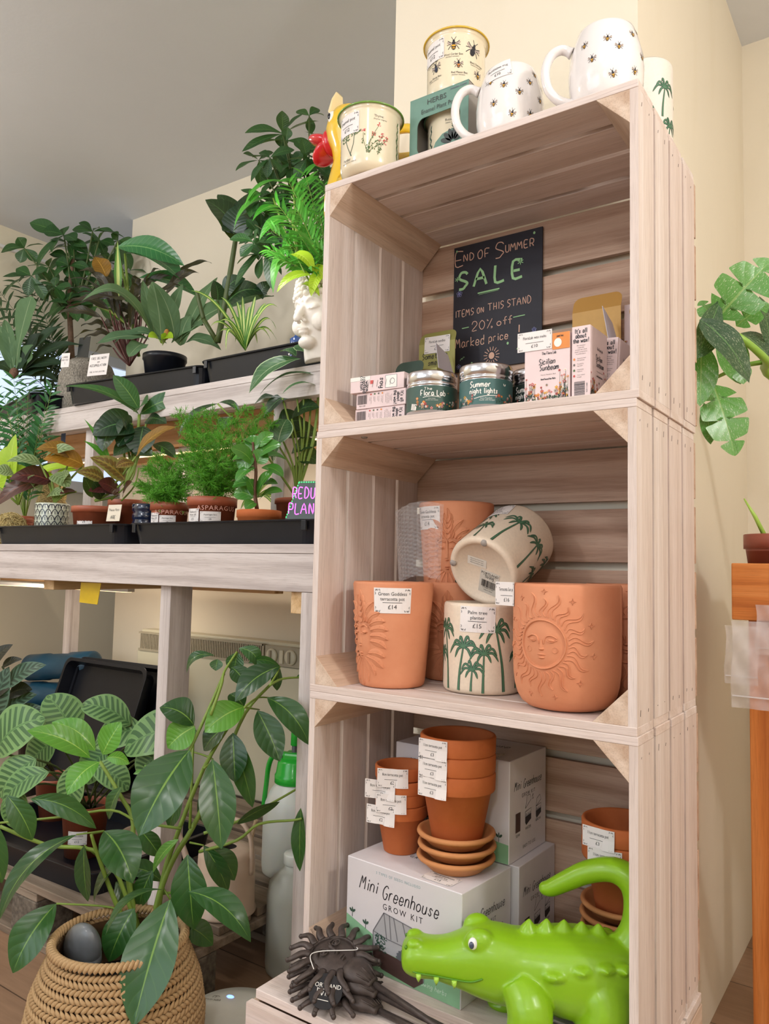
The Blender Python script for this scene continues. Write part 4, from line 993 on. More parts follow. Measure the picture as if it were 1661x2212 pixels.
    hand(mb, 'Mini', -.056, .012, .017, f, .0007, 1, space=-.38, slant=.22); hand(mb, 'Greenhouse', .016, .011, .017, f, .0007, 1, space=-.42, slant=.22); text(mb, 'GROW KIT', .0, -.006, .007, f, 1, 'C', .95, .002)
    mb.build('top_print', BM, t)
    return t
k1 = kit_box('front mini greenhouse kit box, with clay pots standing on its top', (.0545, .032, C3), rad(-4.5))
f = plane_map((.155, .022, .149), (1, 0, 0), (0, 1, 0), .0003); price_card(['Mini greenhouse', 'grow kit'], '£15', .052, .03, f, k1)
dup(k1, (.074, .1525, C3), rad(-1), 'mini greenhouse kit box on the crate floor behind the front one')
dup(k1, (.060, .1480, C3+.1490), rad(-1), 'mini greenhouse kit box on top, at the back of the third crate')
# clay pots: rim band, tapering body
def clay_pot_mesh(s):
    Ro, Rb, Hh, rb = .0555*s, .036*s, .098*s, .026*s
    z1 = Hh-rb; Rm = .0495*s
    return [(0, .0), (Rb-.002*s, .0), (Rb, .0015*s), (Rm, z1-.001), (Ro-.0015*s, z1), (Ro-.0005*s, z1+.002*s), (Ro, Hh-.003*s), (Ro-.0012*s, Hh-.0008*s), (Ro-.003*s, Hh), (Ro-.0055*s, Hh-.001*s), (Ro-.0065*s, Hh-.004*s), (Rm-.006*s, z1), (Rb-.004*s, .008*s), (0, .007*s)]
def clay_pot(label, loc, s, rz, title, price, peel=0, grp=None, ca=-62):
    t = thing('clay_pot', label, 'plant pot', loc, rz, grp)
    MB().lathe(clay_pot_mesh(s), 64).build('body', tc_or, t, True)
    Ro = .0555*s; zc = (.098-.013)*s
    def lf(u, v, l=0):
        a = rad(ca)-rz; x = u-.004
        if peel and x < 0:
            k = -x; o = V((Ro*cos(a), Ro*sin(a), 0)); td = V((sin(a), -cos(a), 0)); n_ = V((cos(a), sin(a), 0))
            return o+td*(k*(1-.25*peel))+n_*(k*.75*peel*min(1, k/.012)+.0011+l)+V((0, 0, zc+v+.1*k*peel))
        b = a+x/Ro; r = Ro+.0011+l+max(0, -v-.010)*.35
        return V((r*cos(b), r*sin(b), zc+v))
    price_card([title], price, .047, .0275, lambda u, v, l=0: lf(u, v-.003, l), t, nx=12)
    return t
zb = C3+.1489
lab8 = ('topmost small clay pot of the left stack', 'second small clay pot of the left stack, its sticker curling off', 'third small clay pot of the left stack', 'lowest small clay pot of the left stack, standing on the box')
off8 = [0, .0195, .0375, .057]
for i in range(4):
    k = 3-i; clay_pot(lab8[i], (.1045+.0006*k*(-1)**k, .1005, zb+off8[k]), .735, rad(20*i), '8cm terracotta pot', '£2', (.15, .9, .1, .55)[i], 'small clay pots stacked on the front box', (-70, -100, -74, -98)[i])
sau = [(0, 0), (.036, 0), (.0395, .0015), (.0525, .0135), (.0555, .0145), (.0572, .0172), (.0562, .0203), (.053, .0213), (.050, .0195), (.0375, .0075), (0, .0068)]
sn = ('top', 'middle', 'lowest')
for i in range(3):
    t = thing('clay_saucer', '%s clay saucer under the three larger pots on the front box' % sn[2-i], 'saucer', (.2065+(.001 if i == 1 else -.0005), .0915, zb+.0168*i), 0, 'clay saucers under the larger pots')
    MB().lathe(sau, 64).build('body', tc_tan, t, True)
zp = zb+.0336+.0072
for i, nm in enumerate(('lowest of the three larger clay pots, standing in the saucers', 'middle of the three larger clay pots on saucers', 'top of the three larger clay pots on saucers')):
    clay_pot(nm, (.2065, .0920, zp+.0262*i), 1.0, rad(10*i), '11cm terracotta pot', '£3', .12, 'larger clay pots on saucers', -96)
for i in range(7):
    t = thing('clay_saucer', 'clay saucer in the tall pile at the right, number %s from the floor' % ('one', 'two', 'three', 'four', 'five', 'six', 'seven')[i], 'saucer', (.4135+.0006*(-1)**i, .1975, C3+.0168*i), 0, 'clay saucers piled at the right')
    t['label'] = ('lowest', 'second lowest', 'third lowest', 'middle', 'third highest', 'second highest', 'highest')[i]+' clay saucer of the pile behind the green crocodile'
    MB().lathe(sau, 64).build('body', tc_tan, t, True)
zq = C3+.0168*6+.0072
for i, nm in enumerate(('lower clay pot of the two behind the crocodile tail', 'upper clay pot of the two behind the crocodile tail')):
    clay_pot(nm, (.4135, .1980, zq+.0262*i), 1.0, rad(30*i), '11cm terracotta pot', '£3', .05, 'clay pots behind the crocodile', (-92, -102)[i])

# ------------------------------------------------------------------ crocodile
cr = thing('toy_crocodile', 'bright green plastic crocodile standing on the bottom crate', 'toy crocodile', (.376, .040, C3), rad(-148.5)); cr.scale = (1, 1, .89)
m, t_, b_ = nt('lime_green_plastic'); b_.inputs['Base Color'].default_value = srgb('88b81c'); b_.inputs['Roughness'].default_value = .34; b_.inputs['Coat Weight'].default_value = .1; b_.inputs['Coat Roughness'].default_value = .15
b_.inputs['Subsurface Weight'].default_value = .25; b_.inputs['Subsurface Radius'].default_value = (.006, .010, .002); b_.inputs['Subsurface Scale'].default_value = 1
lime = m
mb = MB()
def loft(mb, secs, seg=32, pw=2.4):
    vs = []
    for x, z, hh, hw in secs:
        for k in range(seg):
            a = 2*pi*k/seg; c, s = cos(a), sin(a); e = 2/pw
            vs.append(V((x, hw*math.copysign(abs(c)**e, c), z+hh*math.copysign(abs(s)**e, s))))
    n = len(secs); mb.add(vs, [(i*seg+k, (i+1)*seg+k, (i+1)*seg+(k+1) % seg, i*seg+(k+1) % seg) for i in range(n-1) for k in range(seg)]+[tuple(range(seg)), tuple((n-1)*seg+k for k in range(seg))[::-1]])
body = [(.1905, .098, .006, .010), (.188, .098, .016, .021), (.180, .0985, .0235, .0265), (.167, .098, .0265, .0285), (.15, .097, .0255, .0285), (.132, .0955, .030, .030), (.115, .0965, .0365, .0335), (.098, .097, .0440, .038), (.08, .096, .0490, .042), (.062, .093, .0500, .044), (.042, .091, .0480, .046), (.015, .092, .049, .052), (-.02, .088, .056, .057), (-.055, .086, .056, .057), (-.082, .087, .048, .049), (-.100, .090, .034, .036), (-.108, .093, .018, .02)]
sm_ = smooth_line(body, 3); loft(mb, sm_[::-1])
mb.ball((.093, .021, .131), (.019, .0135, .019), 18, 12); mb.ball((.093, -.021, .131), (.019, .0135, .019), 18, 12)
mb.ball((.174, .013, .1205), (.011, .009, .007), 14, 10); mb.ball((.174, -.013, .1205), (.011, .009, .007), 14, 10)
for s in (1, -1):
    mb.tube(smooth_line([(.045, s*.034, .085), (.035, s*.052, .066), (.036, s*.057, .035), (.043, s*.058, .004 if s < 0 else -.008)], 4), [.024, .025, .026, .027, .0275, .0275, .027, .027, .0265, .026, .025, .024, .023], 18)
    mb.ball((.050, s*.060, .004 if s < 0 else -.003), (.027, .021, .011), 16, 10)
    mb.tube(smooth_line([(-.052, s*.028, .082), (-.056, s*.040, .058), (-.046, s*.043, .034), (-.036, s*.043, .012)], 4), [.033, .034, .034, .033, .032, .031, .03, .028, .026, .0245, .023, .022, .021], 18)
    mb.ball((-.026, s*.043, .012), (.028, .0205, .013), 16, 10)
    for k, (x, z) in enumerate(((.004, .106), (-.028, .114), (-.056, .118), (-.078, .118))):
        mb.ball((x, s*(.0505-.001*k), z), (.0145-.0015*k, .009, .0075), 12, 8); mb.tube([(x, s*.049, z), (x, s*.0625, z+.002)], [.0075, .0008], 8)
for k, x in enumerate((.030, .008, -.014, -.036, -.057, -.075, -.091)):
    ztop = .139+.004*sin((k+1)*.6)-(.010 if k > 4 else 0)-(.008 if k > 5 else 0)
    mb.tube([(x, 0, ztop-.012), (x, 0, ztop+.003), (x-.001, 0, ztop+.0155)], [.0155, .0105, .0012], 12)
inv = M.Translation(cr.location) @ M.Rotation(rad(-148.5), 4, 'Z'); inv = inv.inverted()
tail_w = [(.450, .088, -.292), (.466, .100, -.262), (.468, .104, -.228), (.458, .104, -.204), (.434, .100, -.193), (.402, .096, -.202), (.374, .092, -.219), (.354, .089, -.232), (.347, .088, -.234)]
tl = smooth_line([tuple(M.Diagonal((1, 1, 1/.89)) @ (inv @ V(p))) for p in tail_w], 4); n = len(tl)
mb.tube(tl, [.026-.0155*(i/(n-1))**.9 for i in range(n)], 18); mb.ball(tl[-1], .0105, 14, 10)
bo = mb.build('body', lime, cr, True)
md = bo.modifiers.new('remesh', 'REMESH'); md.mode = 'VOXEL'; md.voxel_size = .0021; md.use_smooth_shade = True
md = bo.modifiers.new('smooth', 'SMOOTH'); md.iterations = 7; md.factor = .5
for s in (1, -1):
    e = MB(); e.ball((.1015, s*.0305, .1335), (.0062, .0056, .0082), 18, 12, 0, M.Rotation(rad(18*s), 3, 'Z')); eo = e.build('eye', pm('croc_eye_white', 'f2f2f0', .15, coat=.5), cr, True)
    e = MB(); e.ball((.1035, s*.0345, .1332), (.0034, .0030, .0050), 14, 10); e.build('iris', pm('croc_iris', '3c4660', .2, coat=.5), eo, True)
    mth_ = MB(); mth_.tube(smooth_line([(.187, s*.0165, .0900), (.17, s*.0278, .0890), (.148, s*.0292, .0870), (.125, s*.0318, .0850), (.104, s*.0372, .0860), (.090, s*.0402, .0925)], 5), .0013, 8); mth_.build('mouth_line', pm('lime_crease_shade', '4f8512', .4), cr, True)  # darker green tube stands in for the shade of the mouth groove
    for x, y, z in ((.168, .0282, .0880), (.146, .0296, .0860), (.124, .0328, .0845)):
        tt = MB(); tt.tube([(x, s*y, z), (x, s*(y+.0012), z-.005), (x, s*y, z-.011)], [.0036, .003, .0006], 8); tt.build('tooth', pm('pale_lime_tooth', 'a5d348', .3), cr, True)
    nn = MB(); nn.ball((.1845, s*.0165, .1165), (.0022, .0022, .0028), 10, 8); nn.build('nostril', pm('lime_crease_shade', '4f8512', .4), cr, True)  # dark ball stands in for the shade in the nostril

# ------------------------------------------------------------------ cast iron sun stakes lying on the bottom crate
iron = pm('cast_iron_brown', '4a403c', .5, var=.25, bmp=.3, scale=120, metal=.35)
def sun_stake(label, loc, rot, rods=(.19,)):
    t = thing('sun_stake', label, 'garden ornament', loc, 0, 'cast iron sun stakes on the bottom crate', rot)
    mb = MB(); g = plane_map((0, 0, 0), (0, -1, 0), (-1, 0, 0), 0)   # u across, v towards forehead (local -x), normal +z
    g = lambda u, v, l=0: V((-v, u, l))
    bump_shape(mb, 0, 0, .034, .034, .010, g, 32, 6); mb.lathe([(0, -.004), (.034, -.004), (.036, 0), (.034, .002)], 32)
    ring = [(cos(2*pi*i/36)*.0325, sin(2*pi*i/36)*.0325) for i in range(37)]; stroke(mb, ring, .0022, lambda u, v, l=0: g(u, v, .001+l), 0, .0045)
    up = lambda k: (lambda u, v, l=0: g(u, v, k+l))
    for s in (-1, 1):
        bump_shape(mb, s*.012, .006, .008, .0048, .0125, g, 14); ci = [(s*.012+cos(2*pi*i/14)*.0062, .006+sin(2*pi*i/14)*.0042) for i in range(15)]; stroke(mb, ci, .0010, up(.0105), 0, .002)
        bump_shape(mb, s*.012, .006, .0025, .0025, .0145, g, 10)
        stroke(mb, smooth_line([(s*.003, .002), (s*.006, .014), (s*.015, .0155), (s*.023, .010)]), .0016, up(.008), 0, .003)
    stroke(mb, [(0, .008), (0, -.006)], lambda q: .002+.002*q, up(.009), 0, .005); bump_shape(mb, 0, -.008, .006, .004, .0155, g)
    bump_shape(mb, 0, -.016, .0095, .0026, .0115, g); bump_shape(mb, 0, -.020, .007, .0028, .011, g)
    mb.build('sun_face', iron, t, True)
    n = 17
    mr = MB()
    for i in range(n):
        a = 2*pi*(i+.5)/n
        if abs((a-0) % (2*pi)) < .25 or abs((a-2*pi)) < .25: continue
        q = []
        for k in range(7):
            s = k/6; r = .033+.031*s; w_ = .0028*sin(s*5+i); q.append((r*cos(a)-w_*sin(a), r*sin(a)+w_*cos(a), .003+.003*sin(pi*s)-.004*s*s))
        mr.tube(smooth_line(q, 2), [.0058*(1-.4*(j/12))*(1 if j < 12 else .75) for j in range(13)], 10, flat=.75)
        mr.ball(q[-1], .0036, 8, 6)
    mr.build('ray', iron, t, True)['kind'] = 'stuff'
    c = MB(); c.tube(smooth_line([(.028, 0, .001), (.045, 0, .002), (.062, 0, .001), (.074, 0, -.002)], 4), [.012, .017, .0195, .021, .021, .020, .019, .017, .015, .013, .011, .010, .009], 14, flat=.55, up=V((0, 0, 1)))
    for k in range(-2, 3): c.tube([(.036, k*.0045, .0115-abs(k)*.001), (.056, k*.0058, .0110-abs(k)*.0012), (.072, k*.0035, .0045)], [.0012, .0016, .001], 6)
    c.build('leaf_collar', iron, t, True)
    r = MB(); r.tube([(.07, 0, -.002), (.07+rods[0], 0, -.004)], .0042, 10); r.build('rod', iron, t, True)
    return t
s1 = sun_stake('topmost cast iron sun stake, its face looking up, with a white tag string', (.080, -.029, -.3555), (rad(13), rad(8), rad(-4)))
sun_stake('middle cast iron sun stake, mostly hidden between the other two', (.088, -.034, -.3725), (rad(6), rad(3), rad(-1)), (.17,))
s3 = sun_stake('lowest cast iron sun stake, lying on the crate boards', (.096, -.040, -.3905), (rad(0), rad(0), rad(-3)), (.155,))
tg = thing('swing_tag', 'black swing tag lettered in white, between the iron suns', 'tag', (.108, -.080, -.3725), rad(-8), rot=(rad(38), rad(4), rad(28)))
MB().lathe([(0, -.0005), (.0225, -.0005), (.0225, .0005), (0, .0005)], 36).build('card', pm('black_tag_card', '16161a', .4), tg)
mb = MB(); f = plane_map((0, 0, .0006), (1, 0, 0), (0, 1, 0), .0001); text(mb, 'PORTLAND', 0, .004, .0058, f, 0, 'C', .95); hand(mb, 'living', 0, -.006, .009, f, .0004, 0, space=-.35); stroke(mb, [(-.012, .002), (.012, .002)], .0003, f, 0); stroke(mb, [(-.01, -.011), (.006, -.012)], .0004, f, 0)
mb.build('lettering', [white_p], tg)
sg_ = MB(); sg_.tube(smooth_line([(.085, -.078, -.352), (.07, -.068, -.343), (.074, -.052, -.342), (.095, -.030, -.343), (.108, -.012, -.345), (.100, -.004, -.346)], 5), .0006, 6); o = sg_.build('tag_string', pm('white_string', 'eceae6', .6), s1)
o.matrix_parent_inverse = (M.Translation(s1.location) @ s1.rotation_euler.to_matrix().to_4x4()).inverted()
# ------------------------------------------------------------------ leaves
def leafmat(name, col, rib, back=None, pat=None, pcol=None, rough=.38, veins=.25, vfreq=9, spot=None, coat=.15, dark=None, edge=None):
    if name in _mc: return _mc[name]
    m, t, b = nt(name)
    uv = N(t, 'ShaderNodeUVMap'); sp = N(t, 'ShaderNodeSeparateXYZ'); t.links.new(uv.outputs[0], sp.inputs[0])
    u = sp.outputs[0]; v = mth(t, 'ABSOLUTE', mth(t, 'MULTIPLY_ADD', sp.outputs[1], 2, -1))       # v: 0 midrib, 1 edge
    rnd = t.nodes.new('ShaderNodeNewGeometry').outputs['Random Per Island']
    c0 = srgb(col); c1 = srgb(dark) if dark else tuple(x*.62 for x in c0[:3])+(1,)
    nz = noise(t, coords(t, 'Object', (1, 1, 1)), 14, 3)
    c = mixc(t, mth(t, 'MULTIPLY_ADD', rnd, .65, mth(t, 'MULTIPLY', nz, .35)), c1, c0)
    ph = mth(t, 'SUBTRACT', mth(t, 'MULTIPLY', u, vfreq), mth(t, 'MULTIPLY', v, 1.6))
    wv = mth(t, 'ABSOLUTE', mth(t, 'SINE', mth(t, 'MULTIPLY', ph, pi)))
    if pat == 'feather':       # dark tapering bars along the veins
        w_ = mth(t, 'GREATER_THAN', wv, mth(t, 'MULTIPLY_ADD', v, .35, .52))
        msk = mth(t, 'MULTIPLY', w_, mth(t, 'MULTIPLY', mth(t, 'GREATER_THAN', v, .05), mth(t, 'LESS_THAN', v, .86)))
        c = mixc(t, mth(t, 'MULTIPLY', msk, .85), c, srgb(pcol))
    elif pat == 'blotch':      # brown blotches each side of the rib
        d1 = mth(t, 'SUBTRACT', v, .38); w_ = mth(t, 'LESS_THAN', mth(t, 'ADD', mth(t, 'MULTIPLY', mth(t, 'ABSOLUTE', d1), 3.2), mth(t, 'MULTIPLY', wv, -.55)), .35)
        c = mixc(t, mth(t, 'MULTIPLY', w_, .8), c, srgb(pcol))
    elif pat == 'lines':
        w_ = mth(t, 'LESS_THAN', wv, .2); c = mixc(t, mth(t, 'MULTIPLY', w_, .8), c, srgb(pcol))
    elif pat == 'margin':
        w_ = mth(t, 'GREATER_THAN', v, .55); c = mixc(t, w_, c, srgb(pcol))
    elif pat == 'centre':
        w_ = mth(t, 'LESS_THAN', v, .4); c = mixc(t, w_, c, srgb(pcol))
    if spot:                   # white flecks
        n1 = noise(t, coords(t, 'UV', (3, 9, 1)), 5, 6, .7); n2 = noise(t, coords(t, 'UV', (14, 30, 1)), 9, 3, .6)
        f1 = ramp(t, [(.585, (0, 0, 0, 1)), (.62, (1, 1, 1, 1))], n1); f2 = ramp(t, [(.61, (0, 0, 0, 1)), (.65, (.9, .9, .9, 1))], n2)
        c = mixc(t, mth(t, 'MAXIMUM', f1, f2), c, srgb(spot))
    vn = mth(t, 'MULTIPLY', mth(t, 'SMOOTH_MAX', mth(t, 'SUBTRACT', 1, mth(t, 'MULTIPLY', wv, 4)), 0, .1), veins)
    c = mixc(t, mth(t, 'MULTIPLY', vn, 1, clamp=True), c, srgb(rib))
    mr = mth(t, 'LESS_THAN', v, mth(t, 'MULTIPLY_ADD', u, -.035, .052)); c = mixc(t, mth(t, 'MULTIPLY', mr, .8), c, srgb(rib))
    if edge: c = mixc(t, mth(t, 'GREATER_THAN', v, .9), c, srgb(edge))
    if back:
        g = t.nodes.new('ShaderNodeNewGeometry'); c = mixc(t, g.outputs['Backfacing'], c, srgb(back))
    t.links.new(c, b.inputs['Base Color']); b.inputs['Roughness'].default_value = rough; b.inputs['Coat Weight'].default_value = coat; b.inputs['Coat Roughness'].default_value = .25
    b.inputs['Specular IOR Level'].default_value = .4
    bump(t, b, wv, .25, .0015)
    tr = N(t, 'ShaderNodeBsdfTranslucent'); t.links.new(mixc(t, .35, c, (.55, .75, .1, 1), 'MIX'), tr.inputs[0])
    mx = N(t, 'ShaderNodeMixShader'); mx.inputs[0].default_value = .16
    out = [n for n in t.nodes if n.type == 'OUTPUT_MATERIAL'][0]
    t.links.new(b.outputs[0], mx.inputs[1]); t.links.new(tr.outputs[0], mx.inputs[2]); t.links.new(mx.outputs[0], out.inputs[0])
    _mc[name] = m; return m
PROF = {'ell': lambda t: sin(pi*t)**.8, 'lan': lambda t: sin(pi*t**.8)**1.0*.98, 'obo': lambda t: sin(pi*t**1.35)**.85, 'ova': lambda t: sin(pi*t**.68)**.75,
        'rnd': lambda t: sin(pi*t)**.55, 'hrt': lambda t: (sin(pi*min(1, (t+.16)/1.16)**.72))**.7 if t > .0 else .35, 'str': lambda t: min(1, t*8+.3)*(1-t**4)**.6, 'fan': lambda t: (.12+.88*t**1.4)*(1-max(0, (t-.86)/.14)**2)**.5}
NREF = V((.48, -.62, .62)).normalized()
def leaf(mb, p0, p1, w, prof='ell', mi=0, arch=.12, roll=0, fold=.18, wave=0, nt_=12, nv=6, nref=None, curl=0, mid=None):
    p0 = V(p0); p1 = V(p1); ax = p1-p0; L = ax.length
    if L < 1e-5: return
    a = ax/L; n = nref or NREF; lat = a.cross(n)
    if lat.length < .15: lat = a.cross(V((1, 0, .2)))
    lat.normalize(); nn = lat.cross(a).normalized()
    if roll: q = M.Rotation(roll, 3, a); lat = q @ lat; nn = q @ nn
    up = V((0, 0, 1)); upp = up-a*up.dot(a)
    ad = (nn*.5+upp*.8) if mid is None else None
    f = PROF[prof]; vs = []; uv = []
    ph = RNG.random()*6
    for i in range(nt_+1):
        t = i/nt_
        if mid is None: c = p0+ax*t+ad*(arch*L*4*t*(1-t))
        else: c = p0*(1-t)**2+V(mid)*2*t*(1-t)+p1*t*t
        ww = w/2*max(.0, f(min(.999, max(.001, t))))
        for j in range(nv+1):
            s = 2*j/nv-1
            z = fold*abs(s)*ww+wave*w*abs(s)*sin(t*14+ph+(0 if s > 0 else 1.5))-curl*ww*s*s
            vs.append(c+lat*(s*ww)+nn*z); uv.append((t, (s+1)/2))
    fs = [(i*(nv+1)+j, i*(nv+1)+j+1, (i+1)*(nv+1)+j+1, (i+1)*(nv+1)+j) for i in range(nt_) for j in range(nv)]
    mb.add(vs, fs, mi, uv)
def atD(x, y, d): return CAM+ray(x, y)*d
def depth_at(P): return (V(P)-CAM).dot(_f)
def LP(mb, x0, y0, x1, y1, wpx, d, dd=0, prof='ell', mi=0, **k):
    """leaf whose base and tip stand where the photo shows them, at distance d (tip at d+dd)"""
    a = atD(x0, y0, d); b = atD(x1, y1, d+dd); leaf(mb, a, b, wpx*d/FPX, prof, mi, **k)
def SP(mb, pts, d, r0, r1=None, mi=0, dd=0):
    q = [atD(x, y, d+dd*i/max(1, len(pts)-1)) for i, (x, y) in enumerate(pts)]
    q = [V(p) for p in smooth_line([tuple(p) for p in q], 4)]; n = len(q); r1 = r1 if r1 is not None else r0
    mb.tube(q, [(r0+(r1-r0)*i/(n-1))*d/FPX for i in range(n)], 8, mi)
def fronds(mb, sm, base, tips, n, ll, lw, mi=0, arch=.25, prof='lan', rg=RNG, droop=.3):
    """feathery palm fronds: a rachis with leaflets on both sides"""
    for tip in tips:
        b = V(base); e = V(tip); ax = e-b; L = ax.length; pts = []
        for i in range(13): t = i/12; pts.append(b+ax*t+V((0, 0, 1))*(arch*L*t*(1-t)*1.6))
        if sm is not None: sm.tube(pts, [.0016*(1-.7*i/12) for i in range(13)], 6)
        for i in range(n):
            t = .22+.78*i/(n-1); k = min(11, int(t*12)); p = pts[k].lerp(pts[k+1], t*12-k); d = (pts[k+1]-pts[k]).normalized()
            for s in (-1, 1):
                side = d.cross(NREF).normalized()*s
                o = (side*.75+d*.65+V((0, 0, -droop*rg.uniform(.3, 1)))+V((rg.uniform(-.15, .15),)*3)).normalized()
                l_ = ll*(1-.55*abs(t-.45))*rg.uniform(.85, 1.1)
                leaf(mb, p, p+o*l_, lw, prof, mi, .06, rg.uniform(-.4, .4), .1, nt_=5, nv=2)
soil = pm('dark_potting_soil', '33261d', .95, var=.5, bmp=.8, scale=220)
plas = pm('terracotta_coloured_plastic', 'a5583c', .45, var=.05); plas_b = pm('black_plastic_tray', '14171f', .33, var=.1, scale=20, spec=.35); plas_r = pm('grey_rim_plastic', '5b5052', .45)
def nursery_pot(parent, r, h, rimh=.012, mat=None, sides=40, taper=.76):
    mat = mat or plas; rb = r*taper
    MB().lathe([(0, 0), (rb, 0), (r*.97-.002, h-rimh), (r, h-rimh), (r, h-.001), (r-.0016, h), (r-.0025, h-.002), (r*.93, h-rimh), (rb*.96, .004), (0, .004)], sides).build('pot', mat, parent, True)
    MB().lathe([(r*.925, h-rimh-.002), (r*.5, h-rimh+.002), (0, h-rimh+.003)], 24).build('soil', soil, parent, True)
def pot_card(parent, r, h, a, lines, w=.05, hh=.03, z=None, price='£8'):
    z = h*.45 if z is None else z
    g = lambda u, v, l=0: V(((r+l+.0012)*cos(a+u/r), (r+l+.0012)*sin(a+u/r), z+v))
    return price_card(lines, price, w, hh, g, parent)
def tray(label, loc, rz, L=.56, Wd=.36, h=.045, grp='black plant trays', rot=None):
    t = thing('plant_tray', label, 'tray', loc, rz, grp, rot)
    mb = MB(); tk = .003; r = .03
    def ringp(L_, W_, z, n=6):
        p = []
        for cx, cy, a in ((L_/2-r, W_/2-r, 0), (-L_/2+r, W_/2-r, pi/2), (-L_/2+r, -W_/2+r, pi), (L_/2-r, -W_/2+r, 1.5*pi)):
            for i in range(n+1): b = a+pi/2*i/n; p.append(V((cx+r*cos(b), cy+r*sin(b), z)))
        return p
    lv = [(L-.030, Wd-.030, .0), (L-.014, Wd-.014, h-.004), (L, Wd, h-.004), (L+.002, Wd+.002, h-.001), (L, Wd, h), (L-.022, Wd-.022, h), (L-.034, Wd-.034, .004)]
    rs = [ringp(*q) for q in lv]; n = len(rs[0]); vs = [p for r_ in rs for p in r_]
    fs = [(j*n+i, j*n+(i+1) % n, (j+1)*n+(i+1) % n, (j+1)*n+i) for j in range(len(rs)-1) for i in range(n)]
    fs += [tuple(range(n))[::-1], tuple((len(rs)-1)*n+i for i in range(n))]
    mb.add(vs, fs); mb.build('tray_shell', plas_b, t, None)
    for s in (-1, 1):
        c = MB(); c.box((s*(L/2-.03)-.006, -Wd/2-.001, h-.022), (s*(L/2-.03)+.006, -Wd/2+.004, h-.002)); c.build('clip', plas_b, t, bevel=.001)
    return t
def plant(name, label, loc, cat='potted plant', grp=None): return thing(name, label, cat, loc, 0, grp)
def fin(mb, nm, mats, root, smooth=True):
    if mb.v: mb.build(nm, mats, root, smooth, off=root.location)
g_stem = pm('green_stem', '7f9a3e', .5); d_stem = pm('dark_green_stem', '4a5a2c', .5); b_stem = pm('brown_bark_stem', '6a5240', .8, var=.3, bmp=.4, scale=80); r_stem = pm('dark_red_stem', '5a2a24', .5)
Lsch = leafmat('schefflera_leaf', '356b2e', '7fa848', back='56803f', rough=.28, veins=.09, vfreq=7, dark='1a4020', coat=.3)
Lsch_y = leafmat('young_bright_leaf', '67a838', 'a8d060', rough=.3, veins=.2, dark='4c8c2c', coat=.3)
Lorb = leafmat('striped_calathea_leaf', '86ab6e', '4e7f45', back='7d9a76', pat='feather', pcol='2e5c34', rough=.45, veins=.1, vfreq=9, dark='6b9a58')
Lpac = leafmat('pachira_leaf', '33612f', '6a9450', back='4f7545', rough=.38, veins=.18, vfreq=10, dark='1f4223')
Lbrt = leafmat('bright_green_leaf', '58a436', '9fd862', rough=.38, veins=.2, dark='2f8a24')
Ldrk = leafmat('deep_green_leaf', '234a2a', '5f8f52', rough=.3, veins=.25, dark='132c1c', coat=.4)
Llime = leafmat('lime_leaf', 'b9d832', 'd6ea6e', rough=.4, veins=.1, dark='9ac428')
Lruf = leafmat('dark_purple_calathea_leaf', '3a3222', '6a5a34', back='43202c', rough=.5, veins=.3, vfreq=12, dark='201a18')
Lstag = leafmat('staghorn_frond', '6f8f62', 'a4b88c', rough=.7, veins=.0, dark='45694a', coat=0)
Lspid = leafmat('spider_plant_leaf', '5f9a34', 'cfd98a', pat='centre', pcol='cddc7c', rough=.4, veins=0, dark='4a8430')
Lmar = leafmat('maranta_leaf', '8f9a4a', 'c98a3a', back='7d3a33', pat='blotch', pcol='6a4020', rough=.45, veins=.45, vfreq=8, dark='76602e')
Lmarp = leafmat('maranta_pale_leaf', '9fb582', '7d9a5e', back='8a6a4a', pat='feather', pcol='58703e', rough=.5, veins=.1, vfreq=7, dark='86a06c')
Lmaro = leafmat('maranta_amber_underside', 'a9741f', 'd8a94a', back='a9741f', rough=.45, veins=.4, vfreq=9, dark='7a5a1e')
Lmarr = leafmat('maranta_burgundy_underside', '5a1f26', '8f4a3c', back='6a2a2c', rough=.4, veins=.3, vfreq=9, dark='3a141a')
Lcal = leafmat('grey_marbled_calathea_leaf', '4f7a4c', 'b8c8a0', back='6a8a62', pat='margin', pcol='35603c', rough=.4, veins=.25, vfreq=9, dark='2e5a36', edge='aac394')
Lmon = leafmat('variegated_monstera_leaf', '63a84a', '98bc70', back='7fae68', rough=.3, veins=.15, vfreq=6, dark='4a9040', spot='dfe7cf', coat=.35)
Lmond = leafmat('variegated_monstera_dark_leaf', '1d5030', '6a9a58', back='7fae68', rough=.28, veins=.08, vfreq=6, dark='123a24', spot='d6dfb8', coat=.4)
Lfern = leafmat('asparagus_fern_needle', '6db52f', '6db52f', rough=.5, veins=0, dark='3f8f22', coat=0)
Lpalm = leafmat('parlour_palm_leaf', '2f7a3a', '5fa05a', rough=.4, veins=.1, dark='1d5230')
Lblk = leafmat('blackish_leaf', '2a2a22', '5a5a40', rough=.4, veins=.2, dark='161a14')
